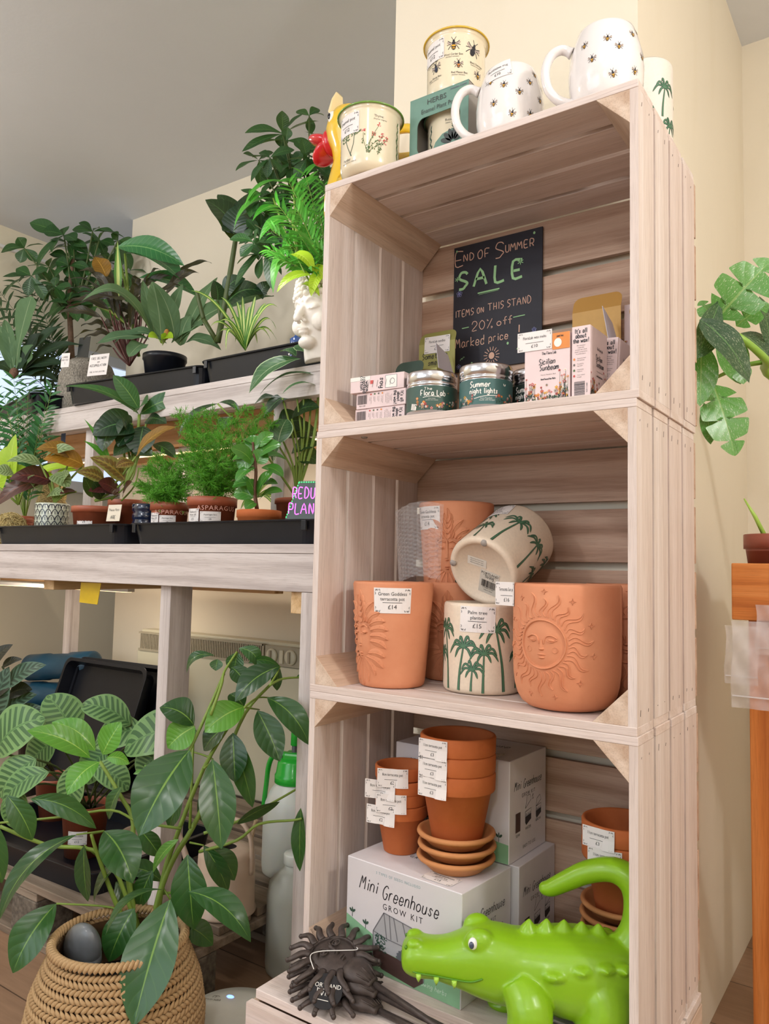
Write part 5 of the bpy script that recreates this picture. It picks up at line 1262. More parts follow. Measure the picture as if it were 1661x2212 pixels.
# ------------------------------------------------------------------ plant bench: whitewashed timber, two tiers
bench = thing('plant_bench', 'whitewashed timber plant bench with a raised back tier, along the back wall', 'shelving unit', (-1.0, .2, FL))
def bpart(name, boxes, m): 
    mb = MB()
    for a, b in boxes: mb.box(a, b)
    return mb.build(name, m, bench, off=bench.location, bevel=.0015)
bpart('top_board', [((-2.2, .198, .214), (-.06, .30, .232)), ((-2.2, .304, .214), (-.09, .42, .232)), ((-2.2, .424, .214), (-.09, .54, .232)), ((-2.2, .544, .214), (-.09, .66, .232)), ((-2.2, .664, .214), (-.09, .78, .232)), ((-2.2, .784, .214), (-.09, .9, .232))], wwX)
bpart('fascia', [((-2.2, .20, .1405), (-.062, .232, .2135))], wwX)
bpart('rear_rail', [((-2.2, .84, .14), (-.10, .87, .2135))], pnX)
for x0, m in ((-.634, pnZ), (-.199, wwZ), (-1.9, wwZ)):
    bpart('post', [((x0, .222 if x0 != -.199 else .2, FL), (x0+.034, .285, .1400))], wwZ)
bpart('cross_beam', [((-.238, .215, .098), (-.2005, .83, .1400))], wwY)
bpart('cross_beam', [((-1.12, .236, .115), (-1.075, .83, .1400))], wwY)
for x0 in (-1.9, -.64): bpart('post', [((x0, .80, FL), (x0+.04, .84, .1400))], wwZ)
bpart('middle_rail', [((-2.0, .60, .115), (-.64, .635, .1400))], pnX)
# raised back tier
bpart('tier_board', [((-2.2, .452, .649), (-.10, .60, .667)), ((-2.2, .604, .649), (-.10, .75, .667)), ((-2.2, .754, .649), (-.10, .9, .667))], wwX)
bpart('tier_fascia', [((-2.2, .452, .593), (-.10, .478, .6485))], wwX)
bpart('tier_rear_rail', [((-2.2, .88, .555), (-.10, .91, .6485))], pnX)
bpart('tier_batten', [((-2.2, .70, .570), (-.10, .74, .6485))], pnX)
for x0 in (-1.335, -.55): bpart('tier_post', [((x0, .479, .2322), (x0+.042, .52, .6485))], wwZ)
for x0 in (-1.335, -.4, -2.1): bpart('tier_post', [((x0, .84, .2322), (x0+.042, .879, .6485))], wwZ)
# LED strip housings under the tier
for nm, x0, x1, y, z in (('strip_light', -1.9, -.14, .765, .5675), ('strip_light', -2.05, -1.2, .57, .1125)):
    t = thing(nm, 'slim white strip light under the %s' % ('raised tier of the plant bench' if z > .3 else 'bench top at the far left'), 'light', (x0, y, z))
    MB().box((0, -.012, -.012), (x1-x0, .012, .0)).build('housing', pm('white_light_housing', 'e6e4e0', .5), t)
    MB().box((.01, -.009, -.0135), (x1-x0-.01, .009, -.0118)).build('diffuser', pm('warm_diffuser', 'ffd9a0', .4, emit=2.2), t)
# trays
tray('black plant tray at the left of the raised tier, in front of the dark calathea', (-1.105, .625, .6675), rad(5), .575, .37, .058)
tray('black plant tray at the right of the raised tier, under the staghorn and spider plant', (-.505, .625, .6675), 0, .575, .37, .058)
tray('black plant tray at the far left end of the raised tier', (-1.76, .66, .6675), rad(-14), .56, .37, .058)
tray('black plant tray on the bench top at the left, holding the marantas', (-1.062, .392, .2325), 0, .575, .37, .0485)
tray('black plant tray on the bench top at the right, holding the asparagus ferns', (-.462, .392, .2325), 0, .575, .37, .0485)
# yellow sticky trap
t = thing('sticky_trap', 'yellow sticky fly trap hanging under the bench rail', 'fly trap', (-.86, .245, .14))
yp = [atY(175, 1258, .245), atY(218, 1260, .245), atY(210, 1306, .245), atY(171, 1301, .245)]
mb = MB(); mb.prism([tuple(p) for p in yp], (0, .0012, 0)); mb.build('card', pm('sticky_yellow', 'e2bf1c', .35, var=.05, scale=40), t, off=t.location)
# heater
ht = thing('panel_heater', 'cream wall panel heater with a louvred top grille and control dials', 'heater', (-1.1, .985, -.5))
hc = pm('heater_cream_enamel', 'dfd9bf', .4, var=.03, scale=5); hb = pm('heater_beige_trim', 'b3aa94', .45)
z0, z1 = -.56, -.055
mb = MB(); mb.box((-1.62, .925, z0), (-.80, .998, z1-.075)); mb.box((-1.62, .94, z1-.075), (-.80, .998, z1)); mb.build('case', hc, ht, off=ht.location, bevel=.004)
MB().box((-1.6, .930, z1-.070), (-.985, .942, z1-.012)).build('grille_shade_back', pm('heater_slot_shade', '4a453c', .7), ht, off=ht.location)  # dark sheet over the case, colouring in the shade of the slots
mb = MB()
n = 74
for i in range(n+1): x = -1.6+.615*i/n; mb.box((x-.0022, .9225, z1-.068), (x+.0022, .931, z1-.014))
mb.box((-1.61, .921, z1-.014), (-.98, .933, z1-.008)); mb.box((-1.61, .921, z1-.076), (-.98, .933, z1-.068)); mb.box((-.986, .921, z1-.076), (-.978, .933, z1-.008))
mb.build('grille', hb, ht, off=ht.location)['kind'] = 'stuff'
MB().box((-.976, .924, z1-.074), (-.81, .940, z1-.010)).build('control_panel', hb, ht, off=ht.location, bevel=.002)
for cx, r in ((-.942, .023), (-.862, .024)):
    k = MB(); k.lathe([(0, 0), (r, 0), (r, .005), (r*.9, .008), (r*.55, .009), (0, .009)], 32, 0, M.Translation((cx, .9240, z1-.042)) @ M.Rotation(rad(90), 4, 'X')); ko = k.build('dial', hc, ht, True, off=ht.location)
    d_ = MB(); d_.box((cx-.004, .909, z1-.042-r*.75), (cx+.004, .9155, z1-.042+r*.75), mt=None); d_.build('grip', hb, ko, off=ht.location, bevel=.001)
MB().box((-.908, .918, z1-.064), (-.893, .925, z1-.022)).build('switch', hc, ht, off=ht.location, bevel=.001)
# ------------------------------------------------------------------ plants on the raised tier
def PU(x, Y, z, y=780): return (atY(x, y, Y).x, Y, z)
TZ = .6715   # inside bottom of the upper trays
def palm_hub(mb, sm, hub, tips, w_, d, dd=0, mi=0, stemfrom=None, roll=0):
    for x, y in tips: LP(mb, hub[0], hub[1], x, y, w_*RNG.uniform(.85, 1.1), d+dd, RNG.uniform(-.03, .03), 'obo', mi, arch=RNG.uniform(.02, .12), roll=roll+RNG.uniform(-.5, .5), fold=.2, wave=.015)
    if stemfrom: SP(sm, [stemfrom, ((stemfrom[0]+hub[0])/2+4, (stemfrom[1]+hub[1])/2), hub], d, 2.2, 1.4, 0)
RNG.seed(3)
# tall money tree at the right, its crown rising behind the crate top
def base_from(x, y, Y, z=TZ): p = atY(x, y, Y); return V((p.x, Y, z))
pa1 = plant('money_tree', 'tall money tree with hand-shaped leaves, its crown beside the yellow duck', (-.36, .70, TZ)); d = depth_at((-.36, .70, 1.0))
nursery_pot(pa1, .07, .12); mb = MB(); sm = MB()
H = [((611, 289), [(609, 239), (529, 287), (522, 328), (607, 319), (689, 261), (655, 246)], 27), ((583, 341), [(559, 330), (542, 393), (577, 384), (636, 324), (607, 374), (545, 340)], 24), ((624, 352), [(606, 372), (644, 372), (652, 336), (594, 330), (630, 392)], 24), ((577, 529), [(507, 618), (590, 627), (545, 525), (604, 560), (612, 502)], 27), ((655, 330), [(700, 300), (690, 355), (640, 300), (668, 372), (705, 335)], 26), ((668, 250), [(640, 240), (700, 250), (690, 236), (672, 290)], 24),
     ((640, 440), [(600, 420), (670, 410), (690, 450), (650, 480), (605, 460)], 26), ((560, 430), [(520, 410), (540, 470), (590, 470), (600, 420), (530, 440)], 26), ((680, 420), [(650, 395), (705, 400), (690, 460), (655, 450)], 26), ((600, 400), [(560, 400), (590, 440), (640, 420), (628, 385)], 26)]
for k in range(26):
    hx, hy = RNG.uniform(545, 720), RNG.uniform(300, 560); n_ = RNG.randint(4, 6); a0 = RNG.uniform(0, 6)
    H.append(((hx, hy), [(hx+RNG.uniform(38, 62)*cos(a0+2*pi*i/n_), hy+RNG.uniform(28, 52)*sin(a0+2*pi*i/n_)+8) for i in range(n_)], 25))
for h_, tp, w_ in H: palm_hub(mb, sm, h_, tp, w_, d, RNG.uniform(-.06, .08), 0, (655, 560))
SP(sm, [(672, 770), (668, 640), (655, 560)], d, 3.5, 3)
fin(mb, 'foliage', [Lpac], pa1); fin(sm, 'stem', [d_stem], pa1)
# philodendron with big dark leaves on a long stalk
ph_ = plant('philodendron', 'plant with large glossy dark leaves on one long green stalk, left of the palm', (-.66, .70, TZ)); d = depth_at((-.66, .70, .95))
nursery_pot(ph_, .065, .11); mb = MB(); sm = MB()
for a in ((512, 506, 443, 432, 92, 0, -.05), (520, 503, 556, 412, 70, .02, 0), (516, 512, 574, 462, 78, -.03, -.02), (505, 470, 470, 420, 50, .02, 0), (505, 505, 520, 440, 60, -.05, 0), (512, 512, 480, 498, 54, -.04, -.05), (540, 490, 590, 500, 54, .02, 0)): LP(mb, a[0], a[1], a[2], a[3], a[4], d+a[5], a[6], 'hrt', 0, arch=.12, fold=.12, wave=.01, nt_=14)
for a in ((492, 652, 578, 636, 48, 0, 0), (470, 648, 462, 606, 36, .03, 0), (488, 630, 530, 602, 40, 0, 0), (560, 640, 590, 610, 30, .0, 0)): LP(mb, a[0], a[1], a[2], a[3], a[4], d+a[5], a[6], 'hrt', 0, arch=.2, fold=.2, roll=.4)
SP(sm, [(478, 700), (492, 620), (502, 560), (510, 510)], d, 6.5, 5); SP(sm, [(440, 690), (432, 660), (425, 630)], d, 5, 4); SP(sm, [(478, 700), (470, 650)], d, 4, 3); SP(sm, [(470, 740), (478, 700)], d, 6.5, 6.5); SP(sm, [(470, 740), (440, 690)], d, 5, 5)
fin(mb, 'foliage', [Ldrk], ph_); fin(sm, 'stem', [d_stem], ph_)
# bright broad leaves in front of it
bl = plant('lance_leaf_plant', 'plant with long bright green lance leaves arching left above the white head planter', (-.42, .57, TZ)); d = depth_at((-.42, .57, 1.0))
nursery_pot(bl, .055, .10); mb = MB(); sm = MB()
for a in ((633, 395, 526, 452, 26), (590, 428, 506, 492, 26), (718, 362, 648, 388, 18), (620, 530, 590, 634, 24), (630, 470, 560, 520, 26), (655, 420, 600, 392, 22), (640, 430, 690, 380, 24), (610, 450, 545, 478, 24), (650, 500, 610, 560, 24), (560, 415, 540, 440, 26)): LP(mb, *a, d, RNG.uniform(-.06, .0), 'lan', 0, arch=.18, fold=.2, roll=RNG.uniform(-.3, .3))
for x, y in ((633, 395), (590, 428), (620, 530), (630, 470), (655, 420), (650, 500)): SP(sm, [(648, 740), (645, 600), (x, y)], d, 3, 2)
fin(mb, 'foliage', [Lbrt], bl); fin(sm, 'stem', [g_stem], bl)
# white head planter with palm and lime leaves
bh = thing('head_planter', 'white stone planter shaped like a serene head with curled hair', 'planter', (-.375, .475, TZ), rad(-8))
wst = pm('white_stone', 'f2ece2', .6, var=.02, bmp=.15, scale=60)
mb = MB(); hs = [(0, .0, .060, .052), (0, .015, .060, .056), (0, .04, .058, .058), (0, .07, .066, .068), (0, .10, .072, .076), (0, .13, .075, .080), (0, .155, .074, .080), (0, .175, .071, .077)]
seg = 40; vs = []
for i, (_, z, rx, ry) in enumerate(hs):
    for k in range(seg):
        a = 2*pi*k/seg; c, s_ = cos(a), sin(a); r = 1.0; y = -ry*s_; x = rx*c
        if s_ > 0 and .03 < z < .15: y -= .006*s_**3
        vs.append(V((x, y, z)))
mb.add(vs, [(i*seg+(k+1) % seg, i*seg+k, (i+1)*seg+k, (i+1)*seg+(k+1) % seg) for i in range(len(hs)-1) for k in range(seg)]+[tuple(range(seg)), tuple((len(hs)-1)*seg+k for k in range(seg))[::-1]])
mb.tube(smooth_line([(0, -.078, .122), (0, -.087, .108), (0, -.098, .088), (0, -.094, .080)], 4), [.006, .0068, .0075, .008, .0085, .009, .0095, .010, .0105, .011, .011, .010, .006], 12)
for s in (-1, 1):
    mb.ball((s*.0095, -.086, .080), (.006, .006, .005), 10, 8); mb.ball((s*.026, -.073, .113), (.015, .008, .0075), 16, 10)
    mb.tube(smooth_line([(s*.008, -.083, .124), (s*.024, -.081, .133), (s*.044, -.068, .124)], 5), [.003, .0042, .0045, .0045, .0045, .0045, .0045, .004, .004, .0035, .003], 8)
    mb.tube(smooth_line([(s*.012, -.0815, .1105), (s*.027, -.0815, .1065), (s*.042, -.070, .112)], 5), .0016, 6)
    mb.tube(smooth_line([(s*.074, -.006, .128), (s*.082, .004, .118), (s*.079, -.002, .085), (s*.072, -.004, .060), (s*.070, -.002, .045)], 4), [.008, .010, .011, .011, .010, .009, .009, .009, .009, .010, .010, .010, .011, .011, .011, .010, .008], 10)
    mb.ball((s*.035, -.060, .080), (.022, .018, .022), 14, 10)
mb.ball((0, -.082, .062), (.0185, .010, .0042), 16, 8); mb.ball((0, -.080, .0545), (.014, .010, .005), 16, 8); mb.ball((0, -.068, .035), (.024, .018, .015), 16, 10); mb.ball((0, -.086, .128), (.004, .004, .004), 10, 8)
ho = mb.build('head', wst, bh, True); md = ho.modifiers.new('remesh', 'REMESH'); md.mode = 'VOXEL'; md.voxel_size = .0022; md.use_smooth_shade = True; md = ho.modifiers.new('smooth', 'SMOOTH'); md.iterations = 4
mb = MB()
for j in range(4):
    z = .146+.0125*j; rx = .077-.0015*j; ry = .083-.0015*j; n = 26
    for k in range(n): a = 2*pi*(k+.5*(j % 2))/n; mb.ball((rx*cos(a), -ry*sin(a), z+.006*(1-sin(a)) if j == 0 and sin(a) > 0 else z), (.0085, .0085, .0075), 10, 7)
mb.lathe([(.070, .172), (.080, .178), (.080, .190), (.070, .195), (.062, .19), (.062, .17)], 40); mb.build('curled_hair', wst, bh, True)['kind'] = 'stuff'
MB().lathe([(.065, .178), (.03, .182), (0, .183)], 24).build('soil', soil, bh, True)
pp = plant('bright_palm', 'bright green feathery palm growing out of the white head planter', (-.375, .475, TZ+.182)); d = depth_at((-.33, .475, 1.0)); b0 = V((-.375, .475, TZ+.18))
mb = MB(); sm = MB(); RNG.seed(8)
fronds(mb, sm, b0, [atD(x, y, d+q) for x, y, q in ((625, 395, .0), (660, 380, .03), (700, 400, .05), (598, 440, -.03), (590, 500, -.05), (690, 460, -.02), (640, 450, -.06), (605, 560, -.06), (672, 520, -.09), (720, 480, .0), (650, 420, .05), (622, 470, .04), (585, 540, .02), (690, 540, -.05), (668, 575, -.08))], 15, .058, .0075, 0, .15)
fin(mb, 'foliage', [Lbrt], pp); fin(sm, 'stem', [g_stem], pp)
lp = plant('lime_pothos', 'lime yellow leaves spilling over the rim of the white head planter', (-.345, .43, TZ+.185)); mb = MB(); sm = MB(); d = depth_at((-.30, .43, .84))
for a in ((636, 547, 678, 588, 34), (676, 575, 705, 612, 30), (668, 592, 598, 632, 28), (690, 590, 672, 640, 26), (655, 612, 690, 640, 20)): LP(mb, *a, d, -.02, 'hrt', 0, arch=.15, fold=.2)
for x, y in ((640, 550), (676, 575), (668, 592), (690, 590)): SP(sm, [(680, 632), (x+10, y+22), (x, y)], d, 2, 1.5)
fin(mb, 'foliage', [Llime], lp); fin(sm, 'stem', [g_stem], lp)
# ginger jar
gj = thing('ginger_jar', 'small blue and white lidded jar beside the white head planter', 'jar', (-.478, .475, TZ)); gj.scale = (1.35, 1.35, 1.6)
MB().lathe([(0, 0), (.012, 0), (.016, .008), (.019, .020), (.017, .030), (.010, .036), (.009, .039)], 28).build('body', cer, gj, True); MB().lathe([(.0115, .038), (.012, .046), (.007, .049), (.003, .052), (.003, .055), (0, .056)], 24).build('lid', pm('cobalt_glaze', '2b4a86', .2, coat=.5), gj, True)
mb = MB(); f = rev_map(lambda v: .0192, rad(-55), .0003); f.r0 = .019; rg = random.Random(2)
for k in range(14): disc(mb, rg.uniform(-.02, .02), .020+rg.uniform(-.004, .003), .0016, .0022, f, 0, 7, rg.uniform(0, 3))
mb.build('painted_flowers', [pm('cobalt_glaze', '2b4a86', .2)], gj)
# spider plant
sp_ = plant('spider_plant', 'small spider plant with cream striped arching leaves, left of the white head planter', PU(530, .56, TZ)); d = depth_at(PU(530, .56, .72)); mb = MB(); nursery_pot(sp_, .045, .055)
b = (530, 757); RNG.seed(4)
for x, y, mx, my in ((412, 628, 470, 655), (447, 722, 470, 680), (488, 757, 485, 690), (500, 690, 515, 690), (512, 652, 520, 700), (540, 662, 535, 700), (562, 682, 550, 690), (604, 668, 570, 650), (597, 712, 575, 672), (602, 745, 570, 690), (468, 700, 500, 690), (524, 640, 525, 700), (478, 642, 505, 680), (575, 655, 555, 690), (552, 640, 545, 690), (585, 735, 560, 700), (460, 742, 485, 700), (508, 740, 515, 700), (556, 742, 545, 700)):
    d_ = d+RNG.uniform(-.06, .04); leaf(mb, atD(*b, d), atD(x, y, d_), 9*d/FPX, 'str', 0, nt_=12, nv=2, fold=.3, mid=tuple(atD(mx, my-25, d_)))
fin(mb, 'foliage', [Lspid], sp_)
# staghorn fern in black pot
sf = plant('staghorn_fern', 'staghorn fern with grey-green antler fronds in a black pot, centre of the raised tier', PU(356, .525, TZ)); d = depth_at(PU(356, .525, .75)); RNG.seed(6)
MB().lathe([(0, 0), (.045, 0), (.060, .106), (.063, .108), (.063, .122), (.058, .122), (.055, .10), (0, .098)], 44).build('pot', plas_b, sf, True)
mb = MB()
for x0, y0, mx, my, x1, y1, w_, pf, dd in ((332, 728, 262, 570, 176, 652, 34, 'str', -.1), (338, 732, 322, 670, 308, 605, 30, 'ell', 0), (348, 732, 345, 660, 328, 608, 42, 'ell', -.02), (378, 737, 372, 660, 330, 608, 40, 'lan', -.04), (385, 742, 440, 650, 592, 640, 52, 'lan', .02), (322, 732, 270, 715, 208, 742, 36, 'ell', -.04), (314, 744, 300, 740, 278, 770, 42, 'rnd', -.05), (388, 746, 395, 700, 412, 680, 42, 'ova', 0), (398, 742, 430, 715, 478, 756, 34, 'ell', -.02), (370, 740, 420, 690, 440, 702, 30, 'ell', 0), (360, 742, 300, 690, 246, 742, 26, 'ell', 0), (392, 735, 430, 640, 470, 600, 34, 'lan', .05), (352, 735, 380, 640, 395, 612, 30, 'lan', .05)):
    leaf(mb, atD(x0, y0, d), atD(x1, y1, d+dd), w_*d/FPX, pf, 0, mid=tuple(atD(mx, my, d+dd*.5)), fold=.25, wave=.05, nt_=16)
for x0, y0, x1, y1 in ((345, 738, 320, 728), (350, 742, 374, 730), (352, 745, 348, 722)): LP(mb, x0, y0, x1, y1, 30, d-.02, -.03, 'rnd', 1, arch=.2)
fin(mb, 'foliage', [Lstag, Llime], sf); mb = MB(); mb.ball(tuple(atD(360, 722, d-.02)), (.009, .008, .016), 12, 8); fin(mb, 'shield_bud', [pm('orange_brown_shield', 'b07a3a', .8, var=.3, scale=120)], sf)
# dark wavy calathea
rf = plant('wavy_calathea', 'calathea with long wavy dark purple leaves and red stems in a small orange pot', PU(280, .60, TZ)); d = depth_at(PU(280, .60, .85)); RNG.seed(9)
nursery_pot(rf, .042, .05, .012); mb = MB(); sm = MB(); b = (280, 790)
R_ = [(124, 677, 200, 640), (139, 625, 210, 590), (169, 586, 225, 560), (193, 556, 235, 560), (302, 605, 290, 560), (457, 568, 400, 570), (191, 781, 230, 735), (160, 729, 220, 690), (180, 733, 230, 700), (430, 590, 380, 575), (150, 650, 215, 620), (330, 640, 310, 600), (400, 620, 350, 600), (205, 600, 240, 600), (350, 585, 320, 570), (240, 680, 250, 660), (175, 705, 225, 680), (320, 690, 310, 650), (225, 640, 245, 650)]
for k in range(16): R_.append((280+RNG.uniform(-140, 130), RNG.uniform(590, 740), 270+RNG.uniform(-50, 50), RNG.uniform(580, 680)))
for x, y, mx, my in R_:
    q = (b[0]*.3+mx*.7+RNG.uniform(-6, 6), b[1]*.3+my*.7); d_ = d+RNG.uniform(-.09, .09)
    SP(sm, [b, ((b[0]+q[0])/2+(8 if x > 280 else -4), (b[1]+q[1])/2), q], d_, 2.0, 1.4)
    leaf(mb, atD(*q, d_), atD(x, y, d_), RNG.uniform(17, 24)*d/FPX, 'lan', 0, mid=tuple(atD((q[0]+x)/2, min(q[1], y)-18, d_)), wave=.12, fold=.2, nt_=18, roll=RNG.uniform(-.6, .9))
LP(mb, 256, 650, 254, 520, 17, d, 0, 'lan', 1, arch=0); SP(sm, [b, (262, 720), (256, 650)], d, 2.2, 1.6)
LP(mb, 230, 600, 205, 555, 40, d, 0, 'ell', 2, arch=.1, wave=.05); LP(mb, 270, 700, 200, 662, 18, d-.04, 0, 'lan', 1, arch=.1, wave=.06)
fin(mb, 'foliage', [Lruf, Lspid, Lmaro], rf); fin(sm, 'stem', [r_stem], rf)
# banana-like leaves behind
bn = plant('bird_of_paradise', 'plant with two very broad shiny green blades, behind the dark calathea', (-1.12, .76, TZ)); d = depth_at((-1.12, .76, .9)); nursery_pot(bn, .06, .10); mb = MB(); sm = MB()
for a in ((252, 534, 398, 574, 52, -.05, .5), (270, 548, 392, 606, 74, -.05, -.3), (300, 600, 425, 640, 50, 0, 0)): LP(mb, a[0], a[1], a[2], a[3], a[4], d, a[5], 'ell', 0, arch=.10, roll=a[6], fold=.3)
for x, y in ((252, 534), (270, 548), (300, 600)): SP(sm, [(300, 770), (280, 660), (x, y)], d, 3.5, 2.5)
fin(mb, 'foliage', [leafmat('banana_leaf_green', '3d8a4a', '8fc47a', rough=.25, veins=.3, vfreq=14, dark='226038', coat=.4)], bn); fin(sm, 'stem', [g_stem], bn)
# left money tree
ml = plant('money_tree', 'money tree with hand-shaped leaves and a thin trunk, at the left of the raised tier', PU(155, .78, TZ)); d = depth_at(PU(155, .78, .95)); RNG.seed(12)
nursery_pot(ml, .065, .11); mb = MB(); sm = MB()
for h_, tp, w_ in (((138, 508), [(64, 481), (78, 582), (92, 500), (190, 548), (139, 492), (112, 545), (165, 520)], 34), ((200, 500), [(170, 481), (268, 513), (211, 550), (156, 496), (216, 492), (245, 500)], 24), ((255, 520), [(222, 540), (282, 584), (290, 530), (240, 505), (262, 575)], 28), ((67, 596), [(6, 598), (35, 580), (104, 580), (8, 644), (104, 652), (60, 640)], 26), ((150, 560), [(110, 548), (190, 560), (120, 590), (180, 600), (150, 600)], 26), ((175, 620), [(140, 600), (215, 610), (150, 660), (200, 660), (178, 670)], 28), ((110, 610), [(80, 590), (140, 620), (90, 650), (130, 660)], 28), ((160, 645), [(104, 682), (200, 640), (190, 690), (140, 690)], 44), ((230, 590), [(200, 580), (262, 600), (220, 630), (250, 640)], 26)):
    palm_hub(mb, sm, h_, tp, w_, d, RNG.uniform(-.08, .08), 0, (155, 690))
for k in range(16):
    hx, hy = RNG.uniform(40, 290), RNG.uniform(520, 660); n_ = 5; a0 = RNG.uniform(0, 6)
    palm_hub(mb, sm, (hx, hy), [(hx+RNG.uniform(30, 55)*cos(a0+2*pi*i/n_), hy+RNG.uniform(22, 42)*sin(a0+2*pi*i/n_)+8) for i in range(n_)], 24, d, RNG.uniform(-.05, .15), 0, (155, 690))
SP(sm, [(156, 790), (153, 730), (150, 640), (158, 560)], d, 7, 4, 1)
fin(mb, 'foliage', [Lpac], ml); fin(sm, 'stem', [d_stem, b_stem], ml)
# far-left palm and staghorn
lpalm = plant('dark_palm', 'dark green palm with narrow leaflets at the far left, against the daylit window', (-1.92, .80, TZ)); d = depth_at((-1.92, .80, .85)); nursery_pot(lpalm, .06, .10); mb = MB(); sm = MB(); RNG.seed(2)
fronds(mb, sm, V((-1.92, .80, .745)), [atD(x, y, d+q) for x, y, q in ((-20, 640, 0), (40, 610, .0), (80, 640, .05), (10, 690, -.1), (100, 690, 0), (-30, 600, .1), (60, 720, -.1), (-10, 760, -.1), (110, 730, 0))], 13, .085, .012, 0, .2)
fin(mb, 'foliage', [Ldrk], lpalm); fin(sm, 'stem', [d_stem], lpalm)
ls = plant('staghorn_fern', 'staghorn fern with a broad upright grey frond in a white patterned pot, far left', PU(50, .62, TZ)); d = depth_at(PU(50, .62, .74)); RNG.seed(16)
MB().lathe([(0, 0), (.040, 0), (.050, .02), (.053, .065), (.051, .067), (.048, .06), (0, .055)], 44).build('pot', pm('white_patterned_glaze', 'd8d8cc', .35), ls, True)
mb = MB(); f = rev_map(lambda v: .0415+.0115*min(1, v/.05), rad(-50), .0005); f.r0 = .05
for k in range(-14, 15):
    x = k*.0085; stroke(mb, [(x, .006), (x+.009, .064)], .0005, f, 0); stroke(mb, [(x+.009, .006), (x, .064)], .0005, f, 0)
mb.build('line_pattern', [pm('grey_green_line', '6a7a70', .4)], ls)
mb = MB()
for x0, y0, mx, my, x1, y1, w_, pf, mi in ((34, 800, 38, 730, 68, 640, 56, 'fan', 0), (24, 800, 18, 740, -6, 700, 30, 'ell', 0), (40, 805, 80, 720, 136, 704, 30, 'ell', 1), (44, 808, 100, 735, 182, 745, 34, 'lan', 1), (46, 812, 70, 770, 150, 790, 36, 'ell', 1), (40, 815, 80, 790, 124, 822, 40, 'ova', 1), (30, 812, 10, 780, -10, 790, 34, 'ell', 1), (48, 800, 60, 760, 72, 745, 44, 'ell', 0), (30, 800, 20, 720, 10, 690, 26, 'ell', 0), (42, 812, 60, 800, 96, 798, 44, 'rnd', 1), (40, 800, 66, 740, 88, 718, 34, 'ell', 1), (36, 805, 40, 790, 60, 780, 36, 'rnd', 1)):
    leaf(mb, atD(x0, y0, d), atD(x1, y1, d-.02), w_*d/FPX, pf, mi, mid=tuple(atD(mx, my, d-.01)), fold=.25, wave=.05, nt_=16)
fin(mb, 'foliage', [Lstag, leafmat('dark_staghorn_frond', '2c4a34', '4f6a48', rough=.6, veins=0, dark='1c2e22', coat=0)], ls); mb = MB(); mb.ball(tuple(atD(30, 806, d-.03)), (.02, .015, .02), 14, 10); fin(mb, 'shield_bud', [pm('brown_shield', '6e5040', .8, var=.4, scale=120)], ls)
# felt planter, leaflets, signs
fp = thing('felt_planter', 'rounded grey speckled felt planter at the left end of the left tray', 'planter', PU(192, .60, TZ)); fp.scale = (.95, .95, 1.62)
felt = pm('speckled_grey_felt', '8b857a', .95, var=.55, bmp=.8, scale=260)
MB().lathe([(0, 0), (.080, 0), (.095, .010), (.101, .045), (.096, .085), (.080, .108), (.060, .118), (.054, .112), (.05, .09), (0, .085)], 48).build('felt_body', felt, fp, True)
def card_at(name, label, px, w, h, Y, rz, lean, lines, mat, body, cat='sign', lh=.16, m2=None, d3=.0012):
    p = atY(px[0], px[1], Y); t = thing(name, label, cat, (p.x, Y, p.z), 0, None, (lean, 0, rz))
    MB().box((-w/2, 0, -h/2), (w/2, d3, h/2)).build('card', mat, t)
    mb = MB(); f = plane_map((0, -.0002, 0), (1, 0, 0), (0, 0, 1), .0003)
    for i, (s, y, k) in enumerate(lines): hand(mb, s, 0, h*y, min(h*k, .88*w*7/(max(1, len(s))*6.9*.75)), f, min(h*k, .88*w*7/(max(1, len(s))*6.9*.75))*.055, 0, space=-.25)
    mb.build('hand_lettering', [m2 or ink], t); return t
card_at('delivery_sign', 'white handwritten card about free delivery standing against the grey felt planter', (212, 788), .075, .068, .452, rad(12), rad(-8), (('FREE DELIVERY', .26, .14), ('on', .10, .10), ('ACCUMULATION', -.08, .12), ('FREE IN THIS LOCATION', -.36, .11)), paper, None)
card_at('price_tag', 'small white price tag tied to the left side of the felt planter', (141, 778), .030, .046, .455, rad(20), rad(-4), (('LARGE', .15, .12), ('GREY POT', -.05, .12), ('£18', -.3, .14)), paper, None, 'tag')
card_at('photo_card', 'small photo card with folded hands, behind the grey felt planter', (178, 770), .055, .150, .72, rad(10), rad(-6), (), pm('dark_photo_print', '2e3234', .3), None, 'card')
op_ = thing('clay_saucer', 'orange clay pot rim behind the left tray, beside the felt planter', 'saucer', (-1.40, .62, TZ)); MB().lathe([(0, 0), (.03, 0), (.038, .045), (.042, .046), (.042, .060), (.038, .06), (.034, .044), (0, .01)], 40).build('body', tc_or, op_, True)
# ------------------------------------------------------------------ plants on the bench top
def PX(x, Y, z, y=1100): return (atY(x, y, Y).x, Y, z)
BZ = .2365
RNG.seed(21)
# parlour palm far left
pl_ = plant('parlour_palm', 'parlour palm with fine dark green fronds at the far left of the bench top', PX(55, .42, BZ)); d = depth_at(PX(55, .42, .45)); nursery_pot(pl_, .052, .09); mb = MB(); sm = MB()
b0 = V(PX(55, .42, BZ+.08))
fronds(mb, sm, b0, [atD(x, y, d+q) for x, y, q in ((-15, 850, .05), (30, 820, 0), (60, 835, .03), (100, 870, 0), (112, 840, -.03), (85, 920, -.05), (20, 900, -.05), (-20, 920, 0), (78, 960, -.05), (50, 870, .05), (10, 860, .0), (120, 905, .03))], 13, .062, .0105, 0, .12)
fin(mb, 'foliage', [Lpalm], pl_); fin(sm, 'stem', [g_stem], pl_)
